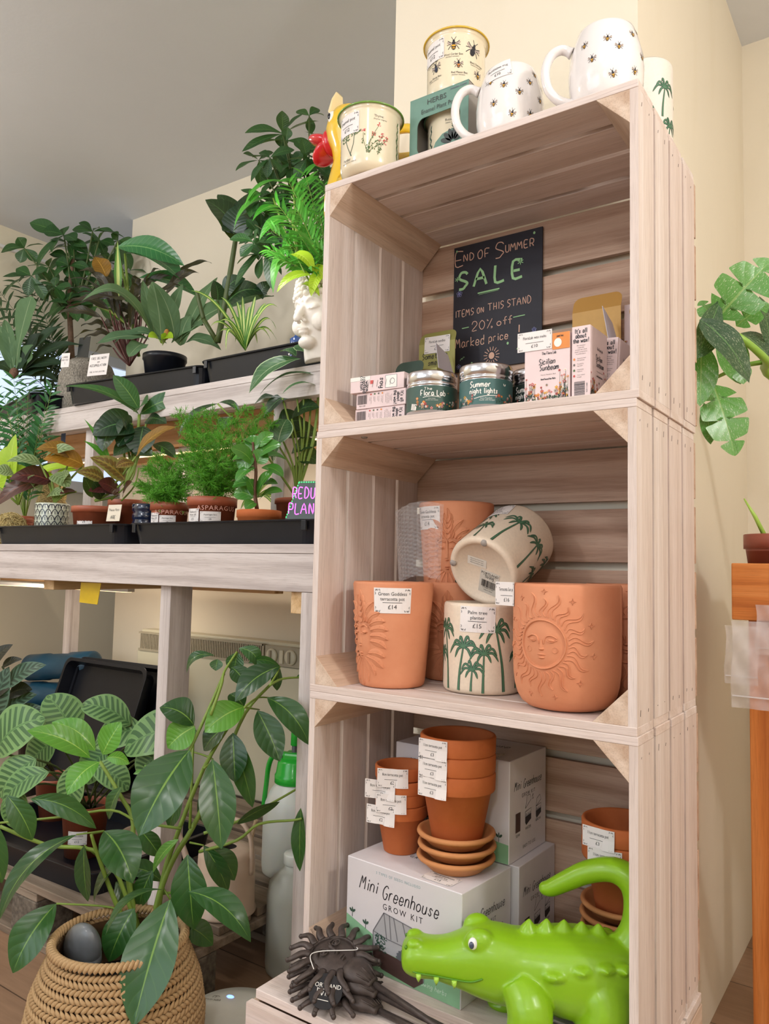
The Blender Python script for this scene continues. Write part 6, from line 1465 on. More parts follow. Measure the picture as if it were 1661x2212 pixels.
# lime plant
li = plant('lime_philodendron', 'lime green heart-leaved plant at the far left, behind the marantas', PX(40, .36, BZ)); d = depth_at(PX(40, .36, .34)); nursery_pot(li, .045, .08); mb = MB(); sm = MB()
for a in ((20, 1035, 34, 938, 34), (8, 1020, 14, 965, 40), (60, 1030, -8, 1020, 40), (40, 1040, 95, 1012, 36), (70, 1030, 170, 1010, 24), (60, 1036, 120, 1030, 30), (-4, 1050, 22, 990, 40), (120, 1030, 165, 1015, 18)): LP(mb, *a, d, 0, 'hrt', 0, arch=.1, fold=.15)
for x, y in ((20, 1035), (60, 1030), (40, 1040), (-4, 1050)): SP(sm, [(40, 1090), (x, y)], d, 2.5, 2)
fin(mb, 'foliage', [Llime], li); fin(sm, 'stem', [g_stem], li)
# moss balls
def moss_ball(label, c, r, seed):
    t = thing('moss_ball', label, 'moss ball', (c.x, c.y, c.z-r*.92), 0, 'dried moss balls'); rg = random.Random(seed)
    MB().ball((0, 0, r*.92), (r*.93, r*.93, r*.9), 20, 14).build('core', pm('dry_moss_core', 'a08c5c', .95, var=.4, bmp=1, scale=160), t, True)
    mb = MB()
    for k in range(420):
        a, b = rg.uniform(0, 2*pi), rg.uniform(-1, 1); s = sqrt(1-b*b); p = V((s*cos(a), s*sin(a), b)); q = V((rg.gauss(0, 1), rg.gauss(0, 1), rg.gauss(0, 1))); q = (q-p*q.dot(p)).normalized()
        pts = [(p*r*rg.uniform(.93, 1.04)+q*r*.28*j+p*r*.03*rg.gauss(0, 1)) for j in (-1, 0, 1)]; pts = [V((0, 0, r*.92))+v.normalized()*min(v.length, r*1.08) for v in pts]
        mb.tube(pts, .0009, 4, 0)
    mb.build('moss_strands', pm('dry_moss_strand', 'c2b079', .9, var=.25, scale=40), t)['kind'] = 'stuff'; return t
p = atY(24, 1092, .285); moss_ball('straw-coloured moss ball at the left end of the left bench tray', V((p.x, .285, BZ+.042)), .046, 1)
p = atY(118, 958, .56); mk = thing('moss_pole_block', 'mossy block standing behind the marantas, with a blue card', 'moss ball', (p.x, .56, BZ)); 
MB().lathe([(0, 0), (.04, 0), (.042, .18), (.034, .205), (.015, .215), (0, .216)], 24).build('core', pm('dry_moss_core', 'a08c5c', .95, var=.4, bmp=1, scale=160), mk, True)
mb = MB(); rg = random.Random(5)
for k in range(420):
    a = rg.uniform(0, 2*pi); z = rg.uniform(.08, .215); r = .043 if z < .18 else .043-(z-.18)*.7; q = [(r*rg.uniform(.96, 1.12)*cos(a+j*.22), r*rg.uniform(.96, 1.12)*sin(a+j*.22), z+j*rg.uniform(-.012, .012)) for j in (-1, 0, 1)]; mb.tube(q, .0009, 4)
mb.build('moss_strands', pm('dry_moss_strand', 'c2b079', .9, var=.25, scale=40), mk)['kind'] = 'stuff'
card_at('blue_card', 'small blue picture card stuck beside the mossy block', (137, 935), .020, .075, .516, rad(8), 0, (), pm('blue_picture_print', '5a6f9a', .4, var=.4, scale=60), None, 'card')
# patterned pot with pale maranta
mp_ = plant('maranta', 'pale maranta with feathered leaves in a blue and white scallop-patterned pot', PX(113, .315, BZ)); d = depth_at(PX(113, .315, .36))
pr = [(0, 0), (.040, 0), (.044, .004), (.0455, .11), (.044, .113), (.041, .11), (.039, .10), (0, .098)]
MB().lathe(pr, 48).build('pot', pm('celadon_white_glaze', 'cfd6c4', .2, coat=.5), mp_, True)
mb = MB(); f = rev_map(lambda v: .044+.0015*v/.11, rad(-55), .0008); f.r0 = .0445
for row in range(7):
    for k in range(-9, 10):
        x = (k+.5*(row % 2))*.0165; y = -.004+row*.0165
        a = smooth_line([(x-.0083, max(.003, y+.002)), (x-.006, y+.010), (x, y+.0165), (x+.006, y+.010), (x+.0083, max(.003, y+.002))], 3); a = [(u, min(.108, max(.003, v))) for u, v in a]
        stroke(mb, a, .0011, f, 0)
        if y+.004 > .003: stroke(mb, [(x, max(.003, y+.003)), (x, min(.108, y+.012))], .0007, f, 0)
mb.build('scallop_pattern', [pm('dark_navy_glaze', '1f2a3c', .25, coat=.4)], mp_)
mb = MB(); sm = MB()
for x0, y0, x1, y1, w_, pf, mi in ((88, 1003, 14, 998, 30, 'ova', 0), (30, 1025, -12, 1018, 30, 'ell', 0), (155, 985, 78, 970, 44, 'ova', 1), (180, 1005, 92, 992, 42, 'ova', 1), (95, 993, 162, 970, 26, 'ell', 0), (110, 1040, 20, 1035, 48, 'ova', 2), (112, 1036, -14, 1098, 40, 'ell', 2), (110, 1028, 150, 1052, 36, 'rnd', 0), (130, 1055, 150, 1020, 34, 'rnd', 0), (165, 1062, 128, 1068, 16, 'ell', 2), (90, 1060, 60, 1030, 30, 'rnd', 0), (100, 1075, 140, 1068, 26, 'ell', 0)):
    LP(mb, x0, y0, x1, y1, w_*1.1, d, -.03, pf, mi, arch=.12, fold=.15, wave=.015, roll=RNG.uniform(-.2, .2))
for x, y in ((88, 1003), (155, 985), (180, 1005), (110, 1040), (112, 1036), (165, 1062)): SP(sm, [(118, 1085), ((118+x)/2, (1085+y)/2-6), (x, y)], d, 2.8, 2)
fin(mb, 'foliage', [Lmarp, Lmaro, Lmarr], mp_); fin(sm, 'stem', [g_stem], mp_)
# maranta in the terracotta coloured pot
mr = plant('maranta', 'maranta with amber and burgundy undersides in a terracotta coloured pot with a white label', PX(205, .295, BZ)); d = depth_at(PX(205, .295, .36))
nursery_pot(mr, .058, .096, .016); pot_card(mr, .050, .06, rad(-64), ['Maranta', 'Prayer Plant'], .042, .032, .062, '£9')
mb = MB(); sm = MB()
for x0, y0, x1, y1, w_, pf, mi in ((270, 1037, 194, 988, 46, 'ova', 0), (225, 1038, 166, 1020, 38, 'ova', 0), (294, 986, 380, 922, 46, 'ova', 1), (258, 1068, 212, 1042, 40, 'rnd', 2), (250, 1062, 190, 1062, 40, 'ova', 2), (220, 1080, 200, 1040, 30, 'ell', 3), (200, 1075, 180, 1030, 26, 'ell', 3), (265, 1075, 285, 1040, 26, 'ell', 2), (290, 1000, 250, 1010, 30, 'ell', 0)):
    LP(mb, x0, y0, x1, y1, w_*1.1, d, -.04, pf, mi, arch=.1, fold=.15, wave=.02, roll=RNG.uniform(-.2, .2))
for x, y in ((270, 1037), (225, 1038), (294, 986), (258, 1068)): SP(sm, [(205, 1082), ((205+x)/2+8, (1082+y)/2), (x, y)], d, 3, 2.2)
SP(sm, [(262, 1082), (290, 1050), (300, 1010)], d, 2, 1.5); SP(sm, [(240, 1080), (285, 1035), (293, 1000)], d, 2, 1.5)
fin(mb, 'foliage', [Lmar, Lmaro, Lmarr, Ldrk], mr); fin(sm, 'stem', [g_stem], mr)
card_at('pot_sign', 'cream handwritten card reading These pots are, propped on the left bench tray', (246, 1108), .046, .040, .212, rad(4), rad(-8), (('These Pots', .12, .24), ('ARE', -.36, .2)), pm('cream_card', 'e2dac8', .6), None)
# aglaonema / broad dark plant in a taller pot
ag = plant('broad_leaf_plant', 'plant with broad glossy dark leaves in a tall terracotta coloured pot, behind the maranta', PX(277, .425, BZ)); d = depth_at(PX(277, .425, .48)); nursery_pot(ag, .055, .125, .02)
mb = MB(); sm = MB()
for x0, y0, x1, y1, w_, pf, mi, ro in ((300, 895, 137, 835, 34, 'lan', 1, .3), (300, 885, 244, 810, 36, 'ell', 1, -.5), (300, 885, 318, 870, 50, 'rnd', 1, 0), (302, 895, 425, 858, 34, 'lan', 1, .6), (318, 905, 360, 915, 40, 'ova', 0, .2), (285, 915, 200, 940, 70, 'hrt', 0, -.2), (250, 905, 222, 975, 66, 'hrt', 0, .2), (288, 930, 255, 965, 40, 'ell', 0, 0), (275, 960, 330, 985, 40, 'ell', 0, .3), (300, 960, 245, 985, 46, 'ell', 0, .1), (280, 930, 262, 900, 40, 'ell', 0, .3), (310, 920, 300, 985, 60, 'ell', 0, 0), (235, 1000, 180, 952, 14, 'lan', 2, 0), (240, 1010, 182, 905, 12, 'lan', 2, 0), (330, 960, 380, 990, 30, 'ell', 0, 0)):
    LP(mb, x0, y0, x1, y1, w_*1.1, d, -.03, pf, mi, arch=.1, fold=.2, roll=ro)
for x, y in ((300, 895), (302, 895), (285, 915), (250, 905), (318, 905), (300, 960), (275, 960)): SP(sm, [(270, 1050), ((270+x)/2+8, (1050+y)/2), (x, y)], d, 3.4, 2.4)
fin(mb, 'foliage', [Ldrk, leafmat('mid_green_leaf', '3f7a3a', '8fb860', rough=.35, veins=.25, vfreq=12, dark='2a5a30', coat=.3), Lbrt], ag); fin(sm, 'stem', [g_stem], ag)
# navy ribbed pot
nv_ = thing('navy_pot', 'navy blue glazed ribbed pot with a white sticker, behind the asparagus ferns', 'plant pot', PX(320, .345, BZ))
MB().lathe([(0, 0), (.033, 0), (.036, .004), (.0385, .055), (.036, .060), (.039, .065), (.039, .075), (.036, .080), (.0395, .086), (.040, .10), (.037, .102), (.034, .09), (0, .085)], 44).build('body', pm('navy_glaze', '1b2742', .15, coat=.6), nv_, True)
price_card(['Navy pot'], '£7', .026, .034, lambda u, v, l=0: V(((.038+l)*cos(rad(-50)+u/.038), (.038+l)*sin(rad(-50)+u/.038), .030+v)), nv_)
# asparagus ferns
def asparagus(label, loc, r, h, hubs, seed, d, txt):
    t = plant('asparagus_fern', label, loc, 'potted plant', 'asparagus ferns on the bench'); rg = random.Random(seed)
    nursery_pot(t, r, h, h*.2, plas, 48, .82)
    mb = MB(); f = lambda u, v, l=0: V(((r*.965+l+.0008)*cos(rad(-30)+u/r), (r*.965+l+.0008)*sin(rad(-30)+u/r), h*.74+v)); text(mb, 'ASPARAGUS', 0, -.004, .0105, f, 0, 'C', 1.1, .001); mb.build('pot_lettering', [pm('pale_pink_print', 'd8a090', .6)], t)
    pot_card(t, r*.95, h, rad(-46), ['Asparagus fern'], r*.82, h*.22, h*.56, '£8'); pot_card(t, r*.95, h, rad(-92), ['Reduced', 'Now £8'], r*.6, h*.30, h*.58, '£5')
    mb = MB(); sm = MB(); b0 = V(loc)+V((0, 0, h*.8))
    for x, y, q in hubs:
        e = atD(x, y, d+q); m_ = (b0+e)/2+V((0, 0, (e-b0).length*.18)); pts = [V(p) for p in smooth_line([tuple(b0+V((rg.uniform(-.02, .02), rg.uniform(-.02, .02), 0))), tuple(m_), tuple(e)], 8)]
        sm.tube(pts, [.0011-.0007*i/(len(pts)-1) for i in range(len(pts))], 5); n = len(pts)
        for i in range(3, n):
            p = pts[i]; dr = (pts[min(i+1, n-1)]-pts[i-1]).normalized()
            for k in range(3):
                sd = (dr.cross(V((rg.gauss(0, .5), rg.gauss(0, .5), 1)))).normalized()*(1 if k % 2 else -1); L = .055*(1-.6*i/n)*rg.uniform(.5, 1.1)
                q_ = p+(sd*.85+dr*.45+V((0, 0, rg.uniform(-.12, .08)))).normalized()*L
                mb.tube([p, q_], .0004, 3, 0, False)
                for j in range(9):
                    s = (j+1)/9; c = p.lerp(q_, s)
                    for z in (-1, 1):
                        o = (dr*.5*z+sd*.6+V((rg.gauss(0, .45), rg.gauss(0, .45), rg.gauss(0, .2)))).normalized(); l_ = .0135*(1-.45*s)*rg.uniform(.7, 1.2); e_ = c+o*l_; sdv = o.cross(NREF).normalized()*.0006
                        mb.add([c-sdv, c+sdv, e_+sdv*.5, e_-sdv*.5], [(0, 1, 2, 3)], 0, [(0, .3), (0, .7), (1, .7), (1, .3)])
    fin(mb, 'foliage', [Lfern], t, False); fin(sm, 'stem', [g_stem], t)
d = depth_at(PX(367, .30, .37))
asparagus('asparagus fern in the smaller pot, left of the two feathery ferns', PX(367, .300, BZ), .046, .098, [(x, y, q) for x, y, q in ((318, 1010, 0), (305, 1045, 0), (345, 985, 0), (325, 1070, -.05), (370, 1000, 0), (395, 1010, -.05), (355, 1040, -.06), (385, 1060, -.06), (405, 1040, -.03), (340, 1020, .05), (420, 985, .05), (310, 1060, .03), (375, 1035, -.05), (360, 1065, -.07))], 4, d, '')
d = depth_at(PX(458, .292, .40))
asparagus('asparagus fern in the larger labelled pot, right of the two feathery ferns', PX(458, .292, BZ), .056, .104, [(x, y, q) for x, y, q in ((385, 895, 0), (420, 900, 0), (455, 890, .03), (530, 880, 0), (575, 890, .05), (500, 910, 0), (440, 940, -.05), (400, 950, -.03), (480, 950, -.06), (520, 960, -.03), (555, 930, .02), (420, 985, -.06), (470, 1000, -.08), (510, 1010, -.05), (395, 985, 0), (450, 1040, -.07), (500, 1050, -.05), (560, 965, .04), (430, 1020, -.06), (540, 1000, -.02), (470, 920, .05), (590, 915, .06), (410, 925, .06))], 7, d, '')
# peperomia in a shallow clay saucer pot
pe = plant('peperomia', 'glossy round-leaved plant on a thick stem in a shallow clay pot, before the neon sign', PX(560, .285, BZ)); d = depth_at(PX(560, .285, .38))
MB().lathe([(0, 0), (.036, 0), (.046, .054), (.048, .055), (.048, .070), (.045, .071), (.042, .059), (0, .057)], 44).build('pot', tc_or, pe, True)
mb = MB(); sm = MB(); RNG.seed(31)
for x0, y0, x1, y1, w_ in ((545, 1000, 498, 968, 36), (548, 985, 515, 1012, 40), (552, 1010, 510, 1040, 30), (545, 1045, 502, 1052, 40), (560, 985, 608, 960, 40), (560, 990, 620, 995, 36), (545, 975, 550, 940, 34), (565, 1010, 612, 1030, 30), (556, 1070, 590, 1020, 40), (550, 1070, 535, 1035, 40), (560, 1080, 610, 1062, 34), (548, 1075, 505, 1065, 36), (558, 965, 590, 935, 30), (535, 990, 500, 995, 30), (560, 1050, 600, 1045, 30), (552, 1085, 530, 1100, 26), (556, 1000, 575, 975, 40), (545, 960, 520, 950, 30)): LP(mb, x0, y0, x1, y1, w_, d, RNG.uniform(-.04, .02), 'rnd', 0, arch=.12, fold=.2, roll=RNG.uniform(-.5, .5))
SP(sm, [(555, 1100), (550, 1060), (553, 1020), (548, 975), (546, 955)], d, 4.5, 2.5)
fin(mb, 'foliage', [leafmat('peperomia_leaf', '5aa03a', '8fc45a', rough=.22, veins=.12, vfreq=5, dark='357a30', coat=.5)], pe); fin(sm, 'stem', [pm('red_brown_stem', '6a4430', .5)], pe)
# tall marbled calathea at the right, in front of the crate
cl = plant('marbled_calathea', 'tall calathea with marbled grey-green leaves, right end of the bench beside the crates', PX(648, .45, BZ)); d = depth_at(PX(648, .45, .5)); nursery_pot(cl, .06, .11); mb = MB(); sm = MB(); RNG.seed(17)
for x0, y0, x1, y1, w_, mi, ro in ((650, 775, 538, 850, 52, 0, .2), (672, 770, 690, 690, 46, 0, .2), (660, 760, 640, 745, 40, 0, 0), (690, 812, 562, 852, 24, 0, .5), (690, 836, 610, 850, 14, 0, .4), (640, 770, 605, 760, 40, 0, .4), (676, 780, 668, 700, 40, 0, -.2), (610, 860, 545, 880, 30, 1, .3), (640, 850, 570, 905, 34, 1, .2), (630, 905, 690, 880, 40, 1, .2), (600, 930, 660, 910, 60, 1, .2), (620, 945, 690, 940, 50, 1, 0), (600, 960, 620, 905, 50, 0, 0), (640, 990, 690, 1000, 50, 1, 0), (470, 872, 385, 945, 22, 1, .2), (470, 872, 520, 892, 16, 1, 0), (630, 980, 690, 960, 40, 1, 0), (590, 1000, 606, 955, 40, 0, 0), (665, 1010, 640, 1040, 50, 1, .2), (500, 900, 480, 930, 30, 1, .3), (690, 760, 720, 700, 40, 0, 0)):
    LP(mb, x0, y0, x1, y1, w_*1.1, d+(.06 if mi else 0), RNG.uniform(-.05, .03), 'ell', mi, arch=.14, fold=.2, roll=ro, wave=.02)
for x, y in ((650, 775), (672, 770), (690, 812), (690, 836), (610, 860), (640, 850), (600, 930), (630, 905), (640, 990), (470, 872), (600, 960)): SP(sm, [(640, 1075), ((640+x)/2+12, (1075+y)/2), (x, y)], d+.04, 2.6, 2)
fin(mb, 'foliage', [Lcal, Ldrk], cl); fin(sm, 'stem', [g_stem], cl)
sp2 = plant('spider_plant', 'small spider plant seen low between the asparagus fern and the clay pot', PX(556, .50, BZ)); d = depth_at(PX(556, .50, .36)); nursery_pot(sp2, .045, .07); mb = MB()
for x, y in ((500, 1090), (495, 1075), (520, 1060), (530, 1095), (612, 1070), (605, 1050), (540, 1050), (590, 1090), (618, 1090), (575, 1040), (520, 1100)): leaf(mb, atD(555, 1075, d), atD(x, y, d-.02), 9*d/FPX, 'str', 0, mid=tuple(atD((555+x)/2, min(1060, y-25), d)), nt_=10, nv=2, fold=.3)
fin(mb, 'foliage', [Lspid], sp2)
# neon-lettered sign, pot light behind it
ns = thing('neon_sign', 'small clear edge-lit sign with pink marker lettering and green edge, beside the crates', 'sign', (-.236, .250, BZ+.047), rad(20), None, (rad(-6), 0, rad(20)))
MB().box((-.03, -.006, -.0468), (.05, .016, -.0008)).build('stand', plas_b, ns, bevel=.002)
ac = pm('dark_edge_lit_panel', '3f4a44', .25, var=.2, scale=12); mb = MB(); mb.prism([(-.044, 0, 0), (.055, 0, 0), (.048, 0, .078), (-.020, 0, .078)], (0, .003, 0)); mb.build('panel', ac, ns)
mb = MB(); f = plane_map((0, -.0003, 0), (1, 0, 0), (0, 0, 1), .0004)
hand(mb, 'REDUCED', .012, .043, .021, f, .0012, 0, space=-.35); hand(mb, 'PLANTS', .004, .011, .021, f, .0012, 0, space=-.3)
for i in range(14): t_ = i/13; disc(mb, -.042+.022*t_, .004+.070*t_, .0013, .0018, f, 1); disc(mb, -.019+.066*t_, .0755, .0018, .0013, f, 1)
mb.build('marker_lettering', [pm('pink_neon_marker', 'e06ae8', .4, emit=.9), pm('green_neon_marker', '3fe07a', .4, emit=.9)], ns)
gp = thing('clay_pot', 'clay pot lit from inside standing behind the small neon sign', 'plant pot', (-.235, .36, BZ)); gp.scale = (1, 1, 1.43); MB().lathe([(0, 0), (.026, 0), (.032, .085), (.038, .087), (.040, .105), (.037, .106), (.034, .09), (0, .02)], 36).build('body', tc_or, gp, True)
ts = thing('plant_tag', 'small black and white plant tag standing between the leaves', 'tag', (-.292, .36, BZ+.0), 0); MB().box((-.010, 0, .0), (.010, .001, .125)).build('tag_card', pm('dark_green_tag', '2c4a3a', .5), ts); mb = MB(); f = plane_map((0, -.0003, .1), (1, 0, 0), (0, 0, 1), .0003); rect(mb, -.006, .003, .006, .016, f, 0); text(mb, '9cm', 0, .006, .004, lambda u, v, h=0: f(u, v, .0003), 1); rect(mb, -.006, -.016, .006, -.002, f, 0); mb.build('tag_print', [white_p, ink], ts)
# ------------------------------------------------------------------ foreground plant in the woven basket
bc = V((-.345, -.066, FL))
bk_ = thing('woven_basket', 'round seagrass basket at the bottom left holding the big leafy plant', 'basket', bc); bk_.scale = (.89, .89, 1.17)
m, t, b = nt('woven_seagrass')
uv = N(t, 'ShaderNodeUVMap'); mp = N(t, 'ShaderNodeMapping'); t.links.new(uv.outputs[0], mp.inputs[0])
nz1 = noise(t, mp.outputs[0], 60, 4); vz = N(t, 'ShaderNodeMapping'); vz.inputs[3].default_value = (60, 14, 1); t.links.new(uv.outputs[0], vz.inputs[0])
n2 = noise(t, vz.outputs[0], 3, 4, .6)
t.links.new(ramp(t, [(.3, '8a6a42'), (.5, 'b8966a'), (.72, 'd8bd92')], n2), b.inputs['Base Color']); b.inputs['Roughness'].default_value = .75; bump(t, b, nz1, .3, .002)
grass = m
def brad(z):
    pts = [(0, .118), (.03, .142), (.07, .156), (.11, .158), (.15, .149), (.18, .133), (.2, .121), (.21, .118)]
    for (a, ra), (c, rb) in zip(pts, pts[1:]):
        if a <= z <= c: return ra+(rb-ra)*(z-a)/(c-a)
    return .118
mb = MB(); rows = 26
for i in range(rows):         # twisted rope courses with a chevron of strands
    z = .005+i*.0079; r = brad(z); n = 84
    for k in range(n):
        a0 = 2*pi*(k+(.5 if i % 2 else 0))/n; a1 = a0+2*pi/n*1.5; q = []
        for j in range(4):
            s = j/3; a = a0+(a1-a0)*s; rr_ = r+.0035*sin(pi*s)-.001; q.append((rr_*cos(a), rr_*sin(a), z+(s-.5)*(.0085 if i % 2 else -.0085)))
        mb.tube(q, [.0018, .0036, .0036, .0018], 5)
bw_ = mb.build('weave', grass, bk_, True)
MB().lathe([(0, .002), (.110, .002), (.134, .03), (.147, .07), (.149, .11), (.140, .15), (.125, .18), (.112, .205)], 40).build('lining', pm('dark_basket_inside', '6d5034', .9, var=.3, bmp=.5, scale=60), bk_, True)
mb = MB()
for k in range(84):
    a0 = 2*pi*k/84; q = []
    for j in range(5):
        s = j/4; a = a0+2*pi/84*2*s; ph = pi*s*1.0; q.append(((.1185+.0065*cos(ph*1.0))*cos(a), (.1185+.0065*cos(ph))*sin(a), .212+.0065*sin(ph)))
    mb.tube(q, [.003, .0042, .0045, .0042, .003], 5)
mb.build('rim_braid', grass, bk_, True)
sw = MB(); p0 = atD(98, 2115, 1.27); p1 = atD(74, 2225, 1.27); ex = V((.55, .3, .2)).normalized()*.0075
sw.prism([tuple(p0-ex), tuple(p0+ex*1.0), tuple(p1+ex*1.3), tuple(p1-ex*1.3)], (.0004, -.0006, 0)); sw.build('swing_tag', pm('pale_lilac_tag', 'c9cbe0', .5), bk_, off=bc)
st = thing('grey_stone', 'smooth dark grey stone lying in the woven basket beside the stems', 'stone', bc+V((-.062, -.028, .195)))
mb = MB(); mb.ball((0, 0, .03), (.038, .022, .060), 24, 16, 0, M.Rotation(.25, 3, 'X') @ M.Rotation(.75, 3, 'Y')); mb.ball((.008, .002, .018), (.034, .021, .038), 20, 12, 0, M.Rotation(.4, 3, 'Y')); mb.build('stone', pm('dark_grey_stone', '6d7175', .35, var=.3, scale=25, coat=.2), st, True)

pl = thing('schefflera_plant', 'big green plant with drooping finger-like leaf clusters, growing in the woven basket', 'potted plant', bc+V((.0, .0, .02)))
MB().lathe([(0, 0), (.07, 0), (.088, .135), (.094, .135), (.094, .15), (.088, .15), (.084, .125), (0, .125)], 40).build('pot', plas_b, pl, True)
MB().lathe([(.083, .126), (.04, .131), (0, .133)], 24).build('soil', soil, pl, True)
mb = MB(); D0 = 1.36
leaves = [  # base x,y  tip x,y  width px  depth  tip depth change  material  arch roll
 (368, 1943, 288, 2218, 104, 1.26, -.10, 0, .05, .1), (355, 1922, 228, 2020, 46, 1.30, -.06, 0, .18, .9), (407, 1926, 542, 2035, 58, 1.30, -.04, 0, .14, -.3), (405, 1846, 418, 2008, 72, 1.33, -.03, 0, .05, .2),
 (225, 1795, 287, 1908, 76, 1.34, -.05, 0, .14, -.2), (165, 1803, -2, 1990, 58, 1.32, -.08, 0, .16, .5), (182, 1826, 190, 1948, 46, 1.37, 0, 0, .1, .6), (256, 1865, 203, 1952, 42, 1.38, 0, 0, .12, .7), (122, 1952, 28, 2102, 74, 1.30, -.05, 0, .12, 0),
 (410, 1620, 300, 1806, 106, 1.33, -.08, 0, .08, .0), (459, 1640, 478, 1834, 70, 1.34, -.06, 0, .06, -.1), (503, 1583, 546, 1744, 46, 1.42, -.02, 0, .08, .4), (15, 1718, 70, 1815, 48, 1.34, 0, 0, .16, .1), (-25, 1760, 4, 1908, 46, 1.33, 0, 0, .1, 0),
 (66, 1726, 208, 1790, 42, 1.36, 0, 0, .18, .5), (195, 1637, 58, 1578, 48, 1.32, -.04, 1, .10, 0), (206, 1622, 112, 1560, 46, 1.34, 0, 1, .14, 0), (221, 1630, 262, 1560, 54, 1.34, 0, 1, .04, 0), (214, 1646, 145, 1717, 50, 1.32, -.04, 1, .14, 0), (230, 1637, 280, 1650, 26, 1.33, 0, 1, .2, .6),
 (419, 1567, 345, 1528, 62, 1.42, 0, 0, .14, .2), (421, 1570, 362, 1616, 58, 1.42, -.02, 1, .1, -.3), (529, 1527, 442, 1582, 60, 1.44, -.04, 1, .1, -.2), (527, 1527, 495, 1500, 40, 1.46, .02, 0, .1, .3), (605, 1440, 508, 1516, 54, 1.46, -.04, 0, .12, .1), (603, 1441, 598, 1492, 26, 1.47, 0, 0, .1, .4),
 (577, 1507, 669, 1610, 50, 1.44, -.04, 0, .16, .1), (556, 1535, 605, 1645, 56, 1.44, -.04, 0, .06, .1), (489, 1570, 440, 1622, 50, 1.44, 0, 0, .1, .2), (503, 1583, 508, 1690, 54, 1.42, -.03, 0, .05, .1),
 (464, 1416, 403, 1456, 24, 1.48, 0, 0, .28, .2), (470, 1424, 466, 1449, 26, 1.48, -.01, 0, .1, 0), (514, 1409, 506, 1452, 38, 1.48, 0, 0, .1, .1), (516, 1400, 560, 1442, 30, 1.48, 0, 0, .3, .2), (500, 1441, 532, 1482, 38, 1.47, -.02, 0, .1, 0), (536, 1432, 606, 1441, 18, 1.48, 0, 0, .25, .9),
 (640, 1463, 667, 1460, 10, 1.47, 0, 0, .15, .8), (650, 1745, 648, 1882, 38, 1.40, -.02, 0, .04, .7), (440, 1826, 492, 1927, 38, 1.40, 0, 0, .14, .2), (455, 1830, 507, 1902, 44, 1.41, 0, 0, .12, -.2), (386, 1813, 330, 1885, 32, 1.36, 0, 1, .1, .5), (512, 1780, 604, 1732, 30, 1.42, 0, 0, .12, 1.2),
 (392, 1995, 460, 2042, 46, 1.38, 0, 0, .1, 0), (290, 1962, 235, 2078, 66, 1.36, -.04, 0, .08, .1), (372, 1935, 410, 2010, 50, 1.36, 0, 0, .1, .2), (300, 1790, 345, 1850, 40, 1.40, 0, 0, .1, .4), (262, 1700, 235, 1770, 40, 1.42, 0, 0, .1, .5), (330, 1880, 300, 1960, 42, 1.40, 0, 0, .1, .1), (250, 1905, 300, 1975, 50, 1.42, 0, 0, .08, 0),
 (430, 1720, 470, 1790, 42, 1.43, 0, 0, .1, .4), (395, 1720, 365, 1790, 40, 1.43, 0, 0, .08, .3), (350, 1905, 260, 1880, 40, 1.42, 0, 0, .14, .3)]
for x0, y0, x1, y1, w_, d, dd, mi, ar, ro in leaves:
    LP(mb, x0, y0, x1, y1, w_*1.1, d, dd, 'ell', mi, arch=ar, roll=ro, fold=.22, wave=.012, nt_=14)
for x0, y0, x1, y1, w_ in ((322, 1668, 312, 1652, 9), (325, 1667, 345, 1640, 13), (327, 1668, 352, 1648, 10), (320, 1670, 288, 1672, 12), (322, 1672, 318, 1688, 10), (325, 1672, 335, 1660, 9)): LP(mb, x0, y0, x1, y1, w_, 1.4, 0, 'ell', 1, arch=.1)
fin(mb, 'foliage', [Lsch, Lsch_y], pl)
sm = MB()
for pts, r0, r1 in (([(318, 2062), (345, 1930), (375, 1855), (415, 1790), (452, 1712), (482, 1648), (530, 1540), (583, 1480)], 9, 4), ([(330, 2062), (352, 1900), (380, 1810), (440, 1660), (500, 1560), (528, 1528)], 8, 4), ([(310, 2062), (278, 1900), (288, 1780), (262, 1722), (216, 1645)], 9, 4.5), ([(300, 2060), (250, 1950), (212, 1850), (197, 1802)], 8, 4),
                    ([(310, 2050), (232, 1855), (100, 1825), (0, 1785)], 6, 5), ([(455, 1545), (478, 1480), (485, 1450), (512, 1408)], 4.5, 3), ([(400, 1640), (445, 1545), (484, 1455)], 5, 4), ([(392, 1790), (300, 1775), (240, 1750), (130, 1765), (-5, 1778)], 4, 3), ([(430, 1840), (512, 1815), (560, 1780), (632, 1772), (652, 1768)], 4.5, 3), ([(440, 1800), (512, 1775), (600, 1728), (665, 1690)], 4.5, 3),
                    ([(583, 1480), (612, 1466), (662, 1463)], 4, 2.5), ([(583, 1480), (598, 1455), (605, 1440)], 3, 2), ([(528, 1528), (555, 1508), (580, 1507)], 3, 2), ([(528, 1528), (560, 1533)], 3, 2), ([(350, 1930), (407, 1926)], 4, 3), ([(310, 2050), (270, 1985), (240, 1960), (122, 1952)], 3.5, 2.5), ([(410, 1790), (419, 1568)], 4, 3), ([(440, 1660), (459, 1640), (410, 1622)], 3.5, 2.5),
                    ([(212, 1850), (182, 1826)], 3, 2), ([(200, 1800), (225, 1795), (165, 1803)], 3, 2), ([(300, 1780), (322, 1670)], 3, 1.5), ([(350, 1915), (368, 1943)], 3, 2.5), ([(410, 1820), (440, 1826)], 3, 2)):
    SP(sm, pts, 1.38 if pts[0][1] > 2000 else 1.40, r0*.8, r1*.8, 0, (-.01 if pts[-1][1] > 1700 else .08))
fin(sm, 'stem', [g_stem], pl)

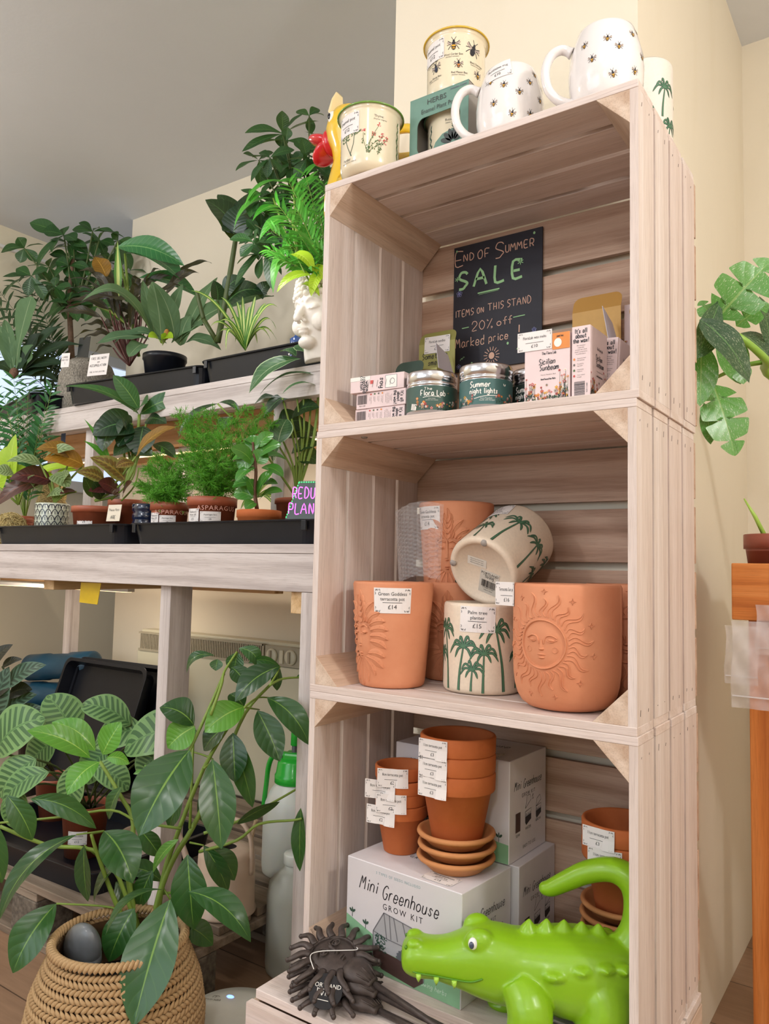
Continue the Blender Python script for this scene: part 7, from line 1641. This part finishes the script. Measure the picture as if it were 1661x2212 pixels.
# ------------------------------------------------------------------ pallet and what stands on it
pz = -.55
pa = thing('wooden_pallet', 'weathered wooden pallet on chipboard blocks under the plant bench', 'pallet', (-.95, .5, FL))
mb = MB()
for i in range(7): y0 = .125+i*.112; mb.box((-1.55, y0, pz-.018), (-.425, y0+.092, pz))
for x in (-1.52, -1.0, -.515): mb.box((x, .125, pz-.036), (x+.1, .889, pz-.0185))
mb.build('deck', greyw, pa, off=pa.location, bevel=.002)
chip = pm('chipboard_block', '6d6459', .95, var=.45, bmp=1, scale=90)
for x in (-1.52, -1.0, -.515):
    for y in (.125, .46, .79): MB().box((x, y, FL+.017), (x+.1, y+.099, pz-.0365)).build('block', chip, pa, off=pa.location, bevel=.004)
mb = MB()
for y in (.125, .46, .79): mb.box((-1.55, y, FL), (-.425, y+.099, FL+.0165))
mb.build('base_board', greyw, pa, off=pa.location, bevel=.002)
# watering can
wc = thing('watering_can', 'small beige metal watering can on the pallet behind the big plant', 'watering can', (-.475, .300, pz), rad(10))
can = pm('beige_enamel', 'cdb6a2', .35, var=.03)
MB().lathe([(0, 0), (.062, 0), (.0655, .002), (.066, .006), (.063, .009), (.0605, .118), (.0585, .126), (.050, .131), (.022, .134), (.020, .132), (.016, .120), (0, .12)], 48).build('body', can, wc, True)
MB().lathe([(0, .125), (.021, .1325)], 24).build('filler_hole_shade', pm('hole_shade', '1a1614', .9), wc, True)  # dark cone painted as the shade inside the opening
mb = MB(); mb.tube(smooth_line([(-.010, 0, .132), (-.012, 0, .172), (.010, .0, .192), (.040, 0, .186), (.062, 0, .150), (.063, 0, .085)], 5), .0048, 10); mb.build('handle', can, wc, True)
mb = MB(); mb.tube(smooth_line([(-.058, 0, .03), (-.085, 0, .045), (-.115, 0, .105), (-.135, 0, .15)], 4), [.012-.008*i/12 for i in range(13)], 12); mb.build('spout', can, wc, True)
sk = thing('bamboo_stake', 'short pale stick leaning behind the watering can', 'stick', atD(528, 1860, 1.72)); mb = MB(); mb.tube([atD(528, 1868, 1.72), atD(553, 1772, 1.70)], .0045, 8); mb.tube([atD(528, 1868, 1.72), V((atD(520, 1900, 1.72).x, atD(520, 1900, 1.72).y, pz))], .0045, 8); mb.build('stick', pm('pale_bamboo', 'c9b294', .6), sk, off=sk.location)
cup = thing('beige_cup', 'beige ceramic bowl seen between the stems of the big plant', 'bowl', (-.80, .345, pz))
MB().lathe([(0, 0), (.04, 0), (.056, .03), (.062, .085), (.060, .087), (.057, .083), (.05, .03), (0, .012)], 40).build('bowl', can, cup, True)
# green pump sprayer
sr = thing('pump_sprayer', 'white pump sprayer bottle with a bright green nozzle and lever, beside the crates', 'spray bottle', (-.505, .545, pz), rad(20))
wpl = pm('translucent_white_plastic', 'dfe3dc', .35, sss=.3); gpl = pm('bright_green_plastic', '2bb83a', .25, coat=.3)
MB().lathe([(0, 0), (.062, 0), (.070, .006), (.072, .02), (.072, .13), (.068, .165), (.056, .195), (.042, .212), (.040, .222), (0, .222)], 44).build('bottle', wpl, sr, True)
MB().lathe([(.044, .212), (.047, .214), (.047, .232), (.044, .236), (.040, .262), (.036, .27), (0, .272)], 36).build('collar', gpl, sr, True)
mb = MB(); mb.box((-.024, -.02, .262), (.030, .02, .285)); mb.build('head', gpl, sr, bevel=.006)
mb = MB(); mb.tube(smooth_line([(-.01, 0, .278), (-.05, 0, .274), (-.066, 0, .25), (-.072, 0, .20), (-.078, 0, .14)], 4), [.013, .012, .0115, .011, .0105, .010, .010, .010, .010, .0095, .009, .009, .009, .009, .009, .009, .009], 10, flat=.6); mb.build('lever', gpl, sr, True)
MB().lathe([(.007, .27), (.007, .355), (.0, .356)], 14).build('pump_rod', pm('grey_rod', '55585a', .4), sr, True); MB().lathe([(.008, .30), (.0105, .302), (.0085, .368), (0, .369)], 18).build('pump_handle', gpl, sr, True)
mb = MB(); mb.tube([(.03, 0, .274), (.062, 0, .276)], [.012, .008], 14); mb.build('nozzle', gpl, sr, True)
jg = thing('plastic_jug', 'frosted white plastic jug on the floor between the pallet and the crates', 'jug', (-.375, .41, FL))
MB().lathe([(0, 0), (.052, 0), (.058, .006), (.06, .02), (.06, .16), (.055, .19), (.035, .21), (.024, .217), (.022, .235), (0, .235)], 44).build('bottle', pm('frosted_plastic', 'b9bcb2', .4, sss=.2), jg, True)
MB().lathe([(.0245, .226), (.026, .228), (.026, .246), (.024, .249), (0, .249)], 30).build('cap', wpl, jg, True)
# white round appliance with a blue light
ap = thing('round_appliance', 'white round domed appliance with a glowing blue light, on the floor beside the basket', 'appliance', tuple(atZ(505, 2188, -.62))[:2]+(FL,))
apm = pm('cream_glossy_plastic', 'e4e4da', .3, coat=.3, var=.02)
MB().lathe([(0, 0), (.10, 0), (.105, .006), (.105, .04), (.100, .055), (.088, .066), (.05, .076), (0, .079)], 64).build('body', apm, ap, True)
mb = MB(); mb.ball((-.030, .020, .0765), (.0085, .0055, .0018), 16, 8); mb.build('indicator_light', pm('blue_led', '5d7cff', .3, emit=4), ap, True)
mb = MB(); f = lambda u, v, l=0: V((-.047+u*cos(.5)-v*sin(.5), -.008+u*sin(.5)+v*cos(.5), .0772+l)); text(mb, 'PRO AIRE', 0, 0, .005, f, 0)
for i in range(2): stroke(mb, smooth_line([(-.004+i*.005, .010), (-.001+i*.005, .016), (.004+i*.005, .014)]), .0006, f, 0)
mb.build('logo', [pm('grey_print', '6c6460', .5)], ap)

# ------------------------------------------------------------------ striped calathea and trays under the bench
ct = tray('black plant tray on the pallet at the left, under the striped calathea', (-1.03, .33, pz), rad(2), .58, .38, .055)
oc = plant('striped_calathea', 'calathea with broad pale leaves striped dark green, on the pallet at the left', (-.985, .30, pz+.005))
nursery_pot(oc, .060, .125, .016); pot_card(oc, .055, .10, rad(-52), ['Calathea orbifolia'], .046, .032, .055, '£12')
mb = MB(); RNG.seed(11)
for x0, y0, x1, y1, w_, d, ar, pf in ((-8, 1625, 97, 1552, 112, 1.78, .16, 'rnd'), (160, 1592, 102, 1502, 86, 1.82, .12, 'rnd'), (282, 1566, 175, 1522, 64, 1.84, .12, 'rnd'), (428, 1585, 268, 1622, 104, 1.80, .14, 'rnd'), (78, 1640, 0, 1722, 78, 1.74, .14, 'rnd'), (105, 1668, 5, 1738, 62, 1.72, .14, 'rnd'), (166, 1650, 148, 1752, 62, 1.70, .1, 'rnd'), (200, 1655, 278, 1706, 60, 1.72, .12, 'rnd'), (312, 1582, 205, 1606, 80, 1.84, .12, 'rnd'), (40, 1700, 30, 1790, 60, 1.74, .1, 'rnd'), (120, 1600, 60, 1660, 80, 1.82, .1, 'rnd'), (350, 1620, 300, 1680, 70, 1.80, .1, 'rnd'), (230, 1620, 180, 1690, 70, 1.86, .1, 'rnd')):
    LP(mb, x0, y0, x1, y1, w_, d, 0, pf, 0, arch=ar, fold=.10, wave=.01, nt_=16, nv=10)
fin(mb, 'foliage', [Lorb], oc)
sm = MB(); b0 = V((-.985, .30, pz+.118))
for x, y, d in ((160, 1592, 1.82), (282, 1566, 1.84), (428, 1585, 1.80), (78, 1640, 1.74), (105, 1668, 1.72), (166, 1650, 1.70), (200, 1655, 1.72), (312, 1582, 1.84), (0, 1625, 1.78), (40, 1700, 1.74), (120, 1600, 1.82), (350, 1620, 1.8), (230, 1620, 1.86)):
    e = atD(x, y, d); sm.tube([V(q) for q in smooth_line([tuple(b0+V((RNG.uniform(-.02, .02), RNG.uniform(-.02, .02), 0))), tuple((b0+e)/2+V((0, 0, .03))), tuple(e)], 4)], .0026, 6)
fin(sm, 'stem', [d_stem], oc)
dc = plant('dark_calathea', 'dark calathea with grey striped leaves and black undersides, at the far left under the bench', (-1.30, .42, pz))
nursery_pot(dc, .062, .12); mb = MB(); RNG.seed(5)
for x0, y0, x1, y1, w_, mi in ((14, 1482, 100, 1436, 46, 0), (-10, 1540, 20, 1440, 60, 0), (-20, 1440, 28, 1392, 36, 1), (5, 1440, 48, 1424, 22, 1), (0, 1545, 80, 1500, 50, 0), (20, 1500, 70, 1490, 40, 1), (-10, 1500, 40, 1470, 40, 1), (30, 1560, 95, 1530, 46, 0)): LP(mb, x0, y0, x1, y1, w_, 1.98, 0, 'ova', mi, arch=.1, fold=.15, nt_=12, nv=8)
fin(mb, 'foliage', [leafmat('grey_striped_calathea_leaf', '5f7f68', '2f4a38', pat='feather', pcol='1f3528', rough=.45, veins=.1, vfreq=8, dark='4a6a55'), Lblk], dc)
sm = MB(); b0 = V((-1.30, .42, pz+.11))
for x, y in ((14, 1482), (-5, 1540), (5, 1440), (0, 1545), (20, 1500), (30, 1560)): sm.tube([b0, (b0+atD(x, y, 1.98))/2+V((0, 0, .02)), atD(x, y, 1.98)], .0024, 6)
fin(sm, 'stem', [d_stem], dc)
# leaning black trays and blue tubs behind
for i, (nm, dx, dy, rz_) in enumerate((('large black plant tray standing on end, leaning against the heater', 0, 0, 0), ('second large black tray leaning behind the first', .02, .052, 3))):
    tray(nm, (-1.56+dx, .735+dy, -.362), 0, .46, .40, .05, 'leaning black trays', (rad(72), 0, rad(rz_)))
tb_ = pm('teal_blue_plastic', '1f4a63', .35)
for i, (x, y, z, ry) in enumerate(((-1.90, .80, -.205, 84), (-1.93, .80, -.315, 86))):
    t = thing('blue_roll', ('upper' if i == 0 else 'lower')+' dark blue plastic roll behind the leaning black trays', 'roll', (x, y, z), 0, 'blue rolls under the bench', (rad(0), rad(ry), rad(12)))
    mb = MB(); mb.lathe([(0, -.16), (.040, -.16), (.05, -.155), (.0505, -.06), (.047, -.055), (.047, .05), (.0505, .055), (.05, .155), (.04, .16), (0, .16)], 36); mb.build('roll', tb_, t, True)
t = thing('storage_tub', 'dark storage tub standing at the back under the bench, holding the blue rolls', 'tub', (-1.9, .80, pz-.137)); 
MB().lathe([(0, 0), (.12, 0), (.14, .30), (.146, .30), (.146, .312), (.136, .312), (.134, .305), (.115, .01), (0, .01)], 40).build('tub', plas_b, t, True)
# ------------------------------------------------------------------ right alcove: orange plant stand, pot, bags, monstera
os_ = thing('plant_stand', 'orange stained wooden plant stand at the right edge', 'shelving unit', (.62, .40, FL))
def op(name, a, b, m): return MB().box(a, b).build(name, m, os_, off=os_.location, bevel=.002)
X0 = .505; Y0 = .492
op('front_board', (X0, Y0, .116), (.95, Y0+.02, .211), orX); op('side_board', (X0-.0005, Y0+.0205, .116), (X0+.0195, .83, .211), orY)
op('rear_board', (X0+.02, .81, .116), (.95, .83, .211), orX); op('shelf_board', (X0+.02, Y0+.021, .150), (.95, .809, .166), orX)
op('leg', (X0+.022, Y0+.021, FL), (X0+.0585, Y0+.060, .1495), orZ); op('leg', (.91, Y0+.021, FL), (.946, Y0+.060, .1495), orZ); op('leg', (X0+.022, .77, FL), (X0+.0585, .809, .1495), orZ); op('leg', (.91, .77, FL), (.946, .809, .1495), orZ)
op('lower_board', (X0+.060, Y0+.024, -.26), (.909, Y0+.044, -.165), orX)
rp = plant('sprouting_pot', 'small terracotta coloured pot with a single pale green shoot, on the orange stand', (.553, .600, .1662))
nursery_pot(rp, .047, .098, .026, pm('redbrown_plastic', '9a5444', .42, var=.04), 44, .72)
mb = MB(); q = atD(1607, 1077, (V((.553, .60, .26))-CAM).dot(_f)); mb.tube([V((.545, .590, .255)), (V((.545, .59, .255))+q)/2+V((0, 0, .004)), q], [.0045, .0036, .0012], 8); fin(mb, 'shoot', [pm('pale_green_shoot', 'a9cf5a', .4)], rp)
# zip bags hanging on the front board
m, t, b_ = nt('clear_zip_bag'); b_.inputs['Base Color'].default_value = (.93, .90, .93, 1); b_.inputs['Roughness'].default_value = .15; b_.inputs['Alpha'].default_value = .34; b_.inputs['Specular IOR Level'].default_value = .8
bump(t, b_, noise(t, coords(t, 'Object', (1, 1, 1)), 9, 3, .5, 1.0), .35, .012); bagm = m
zp = pm('white_zip_strip', 'eceaee', .35, alpha=.8)
for i, (x0, y0, x1, y1, yy, lb) in enumerate(((1566, 1350, 1640, 1482, .478, 'clear zip bag at the back of the hanging bunch, showing at its left edge'), (1580, 1340, 1700, 1540, .470, 'large clear zip bag hanging in front on the orange stand'), (1632, 1306, 1720, 1420, .484, 'small clear zip bag taped higher on the orange board'))):
    a = atY(x0, y0, yy); c = atY(x1, y1, yy); t = thing('zip_bag', lb, 'plastic bag', (a.x, yy, a.z), 0, 'clear zip bags on the orange stand')
    mb = MB(); w_, h_ = c.x-a.x, a.z-c.z; RNG.seed(i)
    k1, k2 = RNG.uniform(20, 40), RNG.uniform(30, 50)
    mb.grid(lambda u, v: V((u*w_+.002*sin(v*6), .0022*sin(u*k1*w_*6+v*5)*sin(v*k2*h_*3)-.002, -v*h_)), 26, 30); mb.build('film', bagm, t, True)
    MB().box((.001, -.006, -h_*.87), (w_-.001, -.0042, -h_*.855)).build('zip_strip', zp, t)
# monstera
mo = plant('monstera_plant', 'variegated monstera with split white-flecked leaves, coming in from the right edge', (.86, .66, .1662))
MB().lathe([(0, 0), (.065, 0), (.085, .15), (.09, .15), (.09, .165), (.084, .165), (.08, .15), (0, .145)], 40).build('pot', plas_b, mo, True)
def mleaf(mb, p0, p1, w, lobes, mi, n, arch=.15, fold=.15, curl=0.0):
    """monstera blade: lobes as curved strips joined along the midrib"""
    p0 = V(p0); p1 = V(p1); ax = p1-p0; L = ax.length; a = ax/L; lat = a.cross(V(n)).normalized(); nn = lat.cross(a)
    C_ = lambda t: p0+ax*t+nn*(arch*L*4*t*(1-t))
    k = 60
    for s in (-1, 1):
        vs = []; uv = []; fs = []
        for i in range(k+1):
            t = i/k; base = w*(sin(pi*min(1, t*.93+.07)**.8))**.65*.5
            ph = (t*lobes) % 1; gap = 1-.84*math.exp(-((ph-.5)/.085)**2)*(1 if .12 < t < .93 else 0); ww = base*gap
            for j in range(7):
                q = j/6; d = q*ww; vs.append(C_(min(1, t+q*.10*(1-t)))+lat*(s*d)+nn*(fold*d-curl*d*d/w*4)); uv.append((t, .5+s*.5*q*max(.2, ww/(base+1e-6))))
        for i in range(k):
            for j in range(6):
                f_ = (i*7+j, i*7+j+1, (i+1)*7+j+1, (i+1)*7+j); fs.append(f_ if s > 0 else f_[::-1])
        mb.add(vs, fs, mi, uv)
dm = (V((.56, .55, .4))-CAM).dot(_f)
mb = MB(); N1 = (.35, -.8, .45)
Am = lambda x, y, o=0: atD(x, y, dm+o)
mleaf(mb, Am(1548, 690), Am(1668, 560, -.03), 112*dm/FPX, 3.2, 0, (.55, -.75, .3), .10, .1)
mleaf(mb, Am(1545, 700), Am(1512, 650, .02), 50*dm/FPX, 2, 0, (.3, -.8, .5), .05)
leaf(mb, Am(1560, 640), Am(1505, 775, -.05), 62*dm/FPX, 'obo', 1, .02, -.5, .2, .02)
leaf(mb, Am(1512, 690, -.04), Am(1618, 828, -.06), 78*dm/FPX, 'ova', 1, .10, .1, .1, .02)
leaf(mb, Am(1515, 735), Am(1512, 878, -.02), 70*dm/FPX, 'ell', 0, .05, .2, .1)
mleaf(mb, Am(1540, 830, .03), Am(1588, 985, 0), 96*dm/FPX, 3.2, 0, (.3, -.85, .35), .05, .15)
mleaf(mb, Am(1590, 705, .02), Am(1660, 655, 0), 60*dm/FPX, 2.2, 0, (.5, -.7, .4), .1)
leaf(mb, Am(1600, 720, .04), Am(1672, 790, .02), 70*dm/FPX, 'ova', 1, .08, 0, .1)
leaf(mb, Am(1550, 720, .02), Am(1600, 830, .03), 80*dm/FPX, 'ell', 0, .1, .3, .1)
leaf(mb, Am(1520, 870, .02), Am(1535, 960, .03), 40*dm/FPX, 'ell', 0, .08, .3, .1)
leaf(mb, Am(1640, 640, .02), Am(1665, 760, .04), 40*dm/FPX, 'ell', 1, .08, .3, .1)
leaf(mb, Am(1590, 780, .03), Am(1606, 830, .02), 46*dm/FPX, 'ell', 0, .08, .3, .1)
fin(mb, 'foliage', [Lmon, Lmond], mo)
sm = MB(); q = [V((.86, .66, .32)), Am(1690, 830, .05), Am(1655, 778, .0), Am(1600, 730, -.02), Am(1535, 695, 0)]
sm.tube([V(p) for p in smooth_line([tuple(p) for p in q], 4)], [.009-.004*i/16 for i in range(17)], 10); sm.tube([Am(1660, 780, .02), Am(1600, 790, .03), Am(1548, 815, .04)], [.005, .004, .003], 8); sm.tube([V((.86, .66, .32)), Am(1700, 840, .06), Am(1660, 790, .04)], .006, 8)
fin(sm, 'stem', [pm('monstera_green_stem', '8fb84a', .4)], mo)
